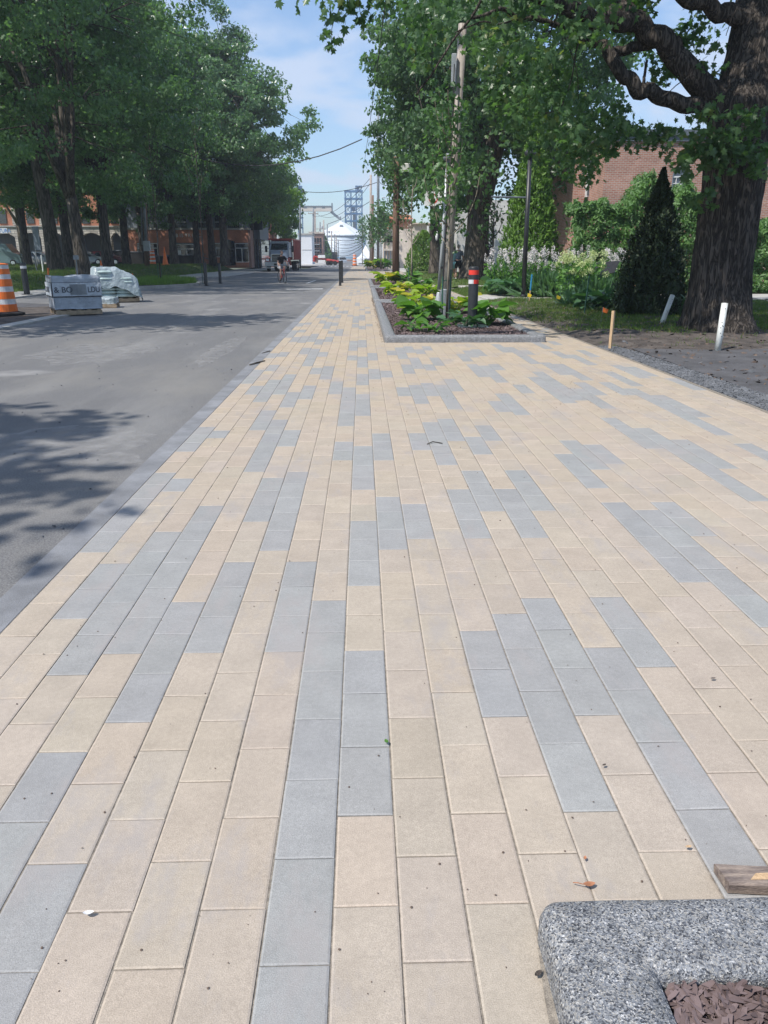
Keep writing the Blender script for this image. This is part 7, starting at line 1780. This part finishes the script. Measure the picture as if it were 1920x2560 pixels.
mb.box((Xf(890, Y3), Y3, Zf(466, Y3)), (Xf(907, Y3), Y3 + dY, Zf(464, Y3))); mb.build('top_cage', M['blue'], T)
mb = MB(); mb.box((Xf(893, Y3), Y3 + 2, Zf(478, Y3)), (Xf(900, Y3), Y3 + dY - 2, Zf(467, Y3))); mb.build('top_cabin', M['blue'], T)
T = thing('blue_frame_tower', 'smaller blue tower top showing at the edge of the left tree', 'tower', (Xf(753, 520), 520, 0))
mb = MB(); xa, xb = Xf(748, 520), Xf(758.5, 520)
for xx in (xa, xb):
    for yy in (520, 524): mb.tube([(xx, yy, 0), (xx, yy, Zf(466, 520))], .22, 5)
for p_ in (466, 480, 500, 520, 545, 570): mb.box((xa - .4, 519.6, Zf(p_, 520) - .3), (xb + .4, 524.4, Zf(p_, 520) + .3))
mb.build('frame', M['blue'], T); mb = MB(); mb.box((xa, 520.5, Zf(478, 520)), (xb - .5, 523.5, Zf(468, 520))); mb.build('cabin', M['blue'], T)

# red boom lift / trailer lying along the crossing with white panels
Y = 150.0; T = thing('boom_lift', 'red folded boom lift with white counterweight panels on the crossing', 'boom lift', (Xf(812, Y), Y, 0))
def seg(name, m, a, c, w): mb = MB(); mb.tube([(Xf(a[0], Y), Y, Zf(a[1], Y)), (Xf(c[0], Y), Y, Zf(c[1], Y))], w, 4); return mb.build(name, M[m], T)
seg('boom', 'redpaint', (784, 641), (818, 650), .2); seg('boom', 'redpaint', (816, 650), (846, 655), .28); seg('boom', 'redpaint', (786, 642), (786, 654), .3)
mb = MB(); mb.box((Xf(795, Y), Y - .3, Zf(645, Y)), (Xf(813, Y), Y - .2, Zf(637.5, Y)), M=None); mb.build('panel', M['white'], T)
mb = MB(); mb.box((Xf(795, Y), Y - .32, Zf(658, Y)), (Xf(813, Y), Y - .22, Zf(650, Y))); mb.build('panel', M['white'], T)
mb = MB(); mb.box((Xf(816, Y), Y - .8, Zf(659, Y)), (Xf(830, Y), Y + .8, Zf(649, Y)), bev=.1); mb.build('chassis', M['redpaint'], T)
for px_ in (820, 827, 838): mb = MB(); mb.lathe([(0, -.2), (.4, -.2), (.4, .2), (0, .2)], n=14, M=Matrix.Translation((Xf(px_, Y), Y - .9, .4)) @ Matrix.Rotation(pi / 2, 4, 'X')); mb.build('wheel', M['rubber'], T)
# barrier behind
T = thing('low_brick_wall', 'low brownish wall and fence at the foot of the silo', 'wall', (Xf(858, 300), 300, 0)); mb = MB(); mb.box((Xf(828, 300), 300, 0), (Xf(884, 300), 300.4, Zf(649, 300))); mb.build('wall', M['brick_old'], T)
mb = MB(); mb.box((Xf(826, 300), 299.8, Zf(645, 300)), (Xf(884, 300), 300, Zf(643.6, 300))); mb.build('fence_rail', M['bluep'], T)
T = thing('distant_car', 'small white car far down the street', 'car', (Xf(857, 190), 190, 0)); mb = MB(); mb.box((-.9, -2, .25), (.9, 2, .85), bev=.15); mb.build('body', M['white_shaded'], T, local=True); mb = MB(); mb.box((-.75, -1.2, .86), (.75, 1.2, 1.42), bev=.2); mb.build('cabin', M['glass'], T, local=True)
# tent
Y = 165.0; T = thing('white_tent', 'white peaked festival tent at the end of the paved walk', 'tent', (Xf(916, Y), Y, 0))
x0_, x1_ = Xf(888, Y), Xf(946, Y); xc = Xf(914, Y); hw = (x1_ - x0_) / 2; zE = Zf(646, Y); zP = Zf(612, Y); mb = MB(); n_ = 10; vs = []; fs = []
cm = (x0_ + x1_) / 2
for j in range(n_ + 1):
    for i in range(4 * 6):
        t = j / n_; a = 2 * pi * i / 24 + pi / 4; sq = 1 / max(abs(cos(a)), abs(sin(a)))
        rr = hw * (1 - t); z = zE + (zP - zE) * (t ** 1.9)
        vs.append((cm + (xc - cm) * t + rr * cos(a) * sq, Y + hw + rr * sin(a) * sq, z))
for j in range(n_):
    for i in range(24): fs.append((j * 24 + i, j * 24 + (i + 1) % 24, (j + 1) * 24 + (i + 1) % 24, (j + 1) * 24 + i))
mb.add(vs, fs); mb.build('canopy', M['tent'], T, smooth=True)
mb = MB(); mb.box((x0_, Y - .02, .3), (cm - .5, Y, zE)); mb.box((x0_, Y + hw * 2, .0), (x1_, Y + hw * 2 + .02, zE)); mb.box((cm + 1.6, Y - .02, .3), (x1_ - .4, Y, zE)); mb.build('side_wall', M['tent'], T)
for xx in (x0_, cm, x1_): mb = MB(); mb.tube([(xx, Y - .06, 0), (xx, Y - .06, zE)], .06, 6); mb.build('leg', M['galv'], T)

# ------------------------------------------------------------------ right buildings
Y = 37.5
T = thing('brick_house', 'red brick house with a white arched window behind the hedges', 'house', (at(1640, 640, Y).x, Y, 0))
xl = at(1494, 640, Y).x; xr = xl + 14; zt = at(1640, 340, Y).z
wx0, wx1 = at(1660, 640, Y).x, at(1706, 640, Y).x; wz0, wz1 = at(1680, 530, Y).z, at(1680, 440, Y).z
mb = MB(); mb.box((xl, Y, -.2), (wx0, Y + .35, zt)); mb.box((wx1, Y, -.2), (xr, Y + .35, zt)); mb.box((wx0, Y + .001, -.2), (wx1, Y + .35, wz0)); 
n_ = 10; cxw = (wx0 + wx1) / 2; rw = (wx1 - wx0) / 2; mb.box((wx0, Y + .001, wz1 + rw), (wx1, Y + .35, zt))
for k in range(n_):
    a0, a1 = pi - pi * k / n_, pi - pi * (k + 1) / n_
    q = [(cxw + rw * cos(a0), wz1 + rw * sin(a0)), (cxw + rw * cos(a1), wz1 + rw * sin(a1))]
    mb.add([(q[0][0], Y + .001, q[0][1]), (q[1][0], Y + .001, q[1][1]), (q[1][0], Y + .001, wz1 + rw), (q[0][0], Y + .001, wz1 + rw), (q[0][0], Y + .3, q[0][1]), (q[1][0], Y + .3, q[1][1])], [(0, 1, 2, 3), (4, 5, 1, 0)])
mb.build('wall', M['brick_r'], T)
mb = MB(); mb.box((at(1425, 640, Y + 2.4).x, Y + 2.4, -.2), (xl, Y + 2.75, zt - .6)); mb.box((xl, Y + .35, -.2), (xl + .35, Y + 12, zt)); mb.build('side_wall', M['brick_r'], T)
wxa = at(1468, 640, Y + 2.4).x; mb = MB(); mb.box((wxa - .35, Y + 2.3, 4.2), (wxa + .35, Y + 2.395, 5.9)); wf_ = mb.build('window_frame', M['white'], T); mb = MB(); mb.box((wxa - .28, Y + 2.27, 4.27), (wxa + .28, Y + 2.299, 5.83)); mb.build('pane', M['glass_sky'], wf_)
mb = MB(); mb.box((xl - .15, Y - .18, zt + .003), (xr, Y + 12, zt + .25)); mb.build('roof', M['metal_d'], T); mb = MB(); mb.box((xl - .1, Y - .10, zt - .22), (xr, Y - .002, zt)); mb.build('cornice', M['metal_d'], T)
fr = MB(); w = .06
for (a, c) in (((wx0, wz0), (wx0 + w, wz1)), ((wx1 - w, wz0), (wx1, wz1)), ((wx0 + w, wz0), (wx1 - w, wz0 + w)), ((wx0 + w, wz1 - w), (wx1 - w, wz1)), ((cxw - w / 2, wz0 + w), (cxw + w / 2, wz1 - w))): fr.box((a[0], Y + .06, a[1]), (c[0], Y + .16, c[1]))
for k in range(1, 5): zz = wz0 + (wz1 - wz0) * k / 5; fr.box((wx0 + w, Y + .07, zz - .015), (wx1 - w, Y + .15, zz + .015))
for q in (.25, .75): xx = wx0 + (wx1 - wx0) * q; fr.box((xx - .012, Y + .072, wz0 + w), (xx + .012, Y + .148, wz1 - w))
for k in range(n_):
    a0, a1 = pi * k / n_, pi * (k + 1) / n_
    vs = [(cxw + r_ * cos(a), yy, wz1 + r_ * sin(a)) for yy in (Y + .06, Y + .16) for r_ in (rw, rw - w) for a in (a0, a1)]
    fr.add(vs, [(0, 1, 3, 2), (2, 3, 7, 6)])
fr.build('window_frame', M['white'], T)
g = MB(); g.add([(wx0, Y + .12, wz0), (wx1, Y + .12, wz0)] + [(cxw + rw * cos(pi * k / 12), Y + .12, wz1 + rw * sin(pi * k / 12)) for k in range(13)], [tuple(range(15))]); g.build('pane', M['glass_sky'], T)
mb = MB(); mb.box((wx0 - .1, Y - .08, wz0 - .14), (wx1 + .1, Y + .06, wz0 - .002)); mb.build('window_sill', M['cream_stone'], T)
# white walled building behind the huge trunk
Y = 70.0; T = thing('white_wall_building', 'low white block building behind the huge trunk', 'building', (at(1260, 640, Y).x, Y, .2))
mb = MB(); mb.box((at(1142, 640, Y).x, Y, -.1), (at(1345, 640, Y).x, Y + 8, at(1250, 600, Y).z + 3.2)); mb.build('wall', M['block_w'], T)
for a, c, t, bt in ((1213, 1228, 640, 648), (1245, 1290, 636, 645)): mb = MB(); mb.box((at(a, 640, Y).x, Y - .15, at(1250, bt, Y).z), (at(c, 640, Y).x, Y - .01, at(1250, bt - 2, Y).z)); mb.build('window_sill', M['metal_d'], T)
for a, c in ((1214, 1227), (1247, 1288)): mb = MB(); mb.box((at(a, 640, Y).x, Y - .03, at(1250, 644, Y).z), (at(c, 640, Y).x, Y - .005, at(1250, 616, Y).z)); mb.build('window', M['glass'], T)
# beige building with dark doorway and brown shutter
Y = 78.0; T = thing('cream_building', 'cream plastered building with a brown shutter and a dark doorway behind the leaning maple', 'building', (at(1090, 640, Y).x, Y, .2))
mb = MB(); mb.box((at(1034, 640, Y).x, Y, -.1), (at(1148, 640, Y).x, Y + 9, at(1080, 560, Y).z)); mb.build('wall', M['plaster'], T)
for a, c, t, bt, m_, nm in ((1046, 1060, 596, 622, 'brown', 'shutter'), (1132, 1146, 585, 690, 'blackm', 'door'), (1078, 1086, 600, 622, 'glass', 'window')): mb = MB(); mb.box((at(a, 640, Y).x, Y - .08, max(.1, at(1080, bt, Y).z)), (at(c, 640, Y).x, Y - .01, at(1080, t, Y).z)); mb.build(nm, M[m_], T)
mb = MB(); mb.box((at(1040, 640, Y).x, Y - .15, at(1080, 627, Y).z), (at(1066, 640, Y).x, Y - .01, at(1080, 624, Y).z)); mb.build('window_sill', M['cream_stone'], T)
for px_ in (1066, 1091): mb = MB(); mb.box((at(px_, 640, Y).x, Y - .3, .1), (at(px_ + 4, 640, Y).x, Y - .02, at(1080, 565, Y).z)); mb.build('pilaster', M['cloth_white'], T)
mb = MB(); mb.box((at(1030, 640, Y).x, Y - .25, at(1080, 560, Y).z + .003), (at(1150, 640, Y).x, Y + 9.2, at(1080, 557, Y).z)); mb.build('cornice', M['cream_stone'], T)
# far stucco building with porch and orange roof
Y = 108.0; T = thing('stucco_building', 'pale stucco building with a porch and an orange roof edge behind the far saplings', 'building', (at(985, 640, Y).x, Y, 0))
mb = MB(); mb.box((at(963, 640, Y).x, Y, 0), (at(1030, 640, Y).x, Y + 14, at(980, 572, Y).z)); mb.build('wall', M['cream_stone'], T)
mb = MB(); mb.box((at(972, 640, Y).x, Y + .3, at(980, 572, Y).z), (at(1030, 640, Y).x, Y + 14, at(980, 548, Y).z)); mb.build('upper_wall', M['brick_l'], T)
mb = MB(); mb.add([(at(968, 640, Y).x, Y - .3, at(980, 548, Y).z), (at(1032, 640, Y).x, Y - .3, at(980, 548, Y).z), (at(1032, 640, Y).x, Y + 7, at(980, 530, Y).z), (at(978, 640, Y).x, Y + 7, at(980, 530, Y).z), (at(1032, 640, Y).x, Y + 14, at(980, 548, Y).z), (at(968, 640, Y).x, Y + 14, at(980, 548, Y).z)], [(0, 1, 2, 3), (3, 2, 4, 5), (0, 3, 5)]); mb.build('roof', M['roof_o'], T)
for k_ in range(3): mb = MB(); xx = at(968 + k_ * 9, 640, Y).x; mb.box((xx, Y - .06, at(980, 606, Y).z), (xx + .5, Y - .01, at(980, 590, Y).z)); mb.build('window', M['glass'], T)
mb = MB(); mb.box((at(960, 640, Y).x, Y - 1.8, at(980, 627, Y).z), (at(990, 640, Y).x, Y - .02, at(980, 622, Y).z)); po = mb.build('porch_roof', M['plaster'], T)
for px_ in (961, 968, 975, 983): mb = MB(); xx = at(px_, 640, Y).x; mb.tube([(xx, Y - 1.7, 0), (xx, Y - 1.7, at(980, 627, Y).z)], .09, 8); mb.build('porch_column', M['metal_d'], T)
# overhead cables
def cable(label, pts, r, sag=0):
    T = thing('overhead_cable', label, 'cable', pts[0], 'overhead cables'); mb = MB(); P = []
    for a, c in zip(pts, pts[1:]):
        a, c = Vector(a), Vector(c)
        for k in range(12): t = k / 12; P.append(a.lerp(c, t) - Vector((0, 0, sag * 4 * t * (1 - t))))
    P.append(Vector(pts[-1])); mb.tube(P, r, 5, cap=False); mb.build('wire', M['cable'], T)
cable('thick cable sagging across the street from the left trees to the right tree', [at(300, 305, 62), at(905, 348, 56)], .035, 2.2)
cable('cable crossing low over the street from the far left mast', [at(752, 478, 118), at(945, 455, 110)], .04, .6)
cable('thin cable dropping from the top right toward the far poles', [at(972, -60, 30), at(907, 430, 120)], .02, .3)
cable('thin cable from the right trees curving to the far left poles', [at(930, 440, 132), at(783, 540, 205)], .04, 1.8)
cable('thin cable from the far wooden pole down to the tallest left pole', [at(930, 452, 132), at(785, 530, 205)], .035, 3.0)
cable('straight cable from the silo top up past the blue tower', [at(820, 560, 480), at(853, 548, 480), at(926, 503, 420)], .16, 0)
cable('cable between the steel pole and the brown pole', [at(945, 428, 110), at(988, 428, 56)], .03, .6)
cable('lower cable between the steel pole and the brown pole', [at(945, 448, 110), at(988, 452, 56)], .03, .5)
for k_ in range(5): cable(('highest', 'second', 'third', 'fourth', 'lowest')[k_] + ' of the cables strung in front of the silo wall', [at(829, 590 + k_ * 9, 300), at(905, 596 + k_ * 5.5, 150)], .05, 1.0 + .2 * k_)
cable('thin cable beside the wooden utility pole up into the leaves', [at(1130, 300, UB.y - .2), at(1136, 160, UB.y - .2)], .012, 0)

# ------------------------------------------------------------------ air
b = MB(); b.box((-320, -40, -1.3), (320, 700, 95))
hz = b.build('haze', [bpy.data.materials.new('haze_air')]); hz['kind'] = 'stuff'; hz['label'] = 'thin summer haze in the air'
hm = hz.data.materials[0]; hm.use_nodes = True; hn = hm.node_tree; hn.nodes.clear()
ho = hn.nodes.new('ShaderNodeOutputMaterial'); hv = hn.nodes.new('ShaderNodeVolumePrincipled'); hv.inputs['Density'].default_value = 0.0007; hv.inputs['Color'].default_value = (.82, .90, 1.0, 1); hv.inputs['Anisotropy'].default_value = .2
hn.links.new(hv.outputs[0], ho.inputs['Volume'])
cy.volume_bounces = 0
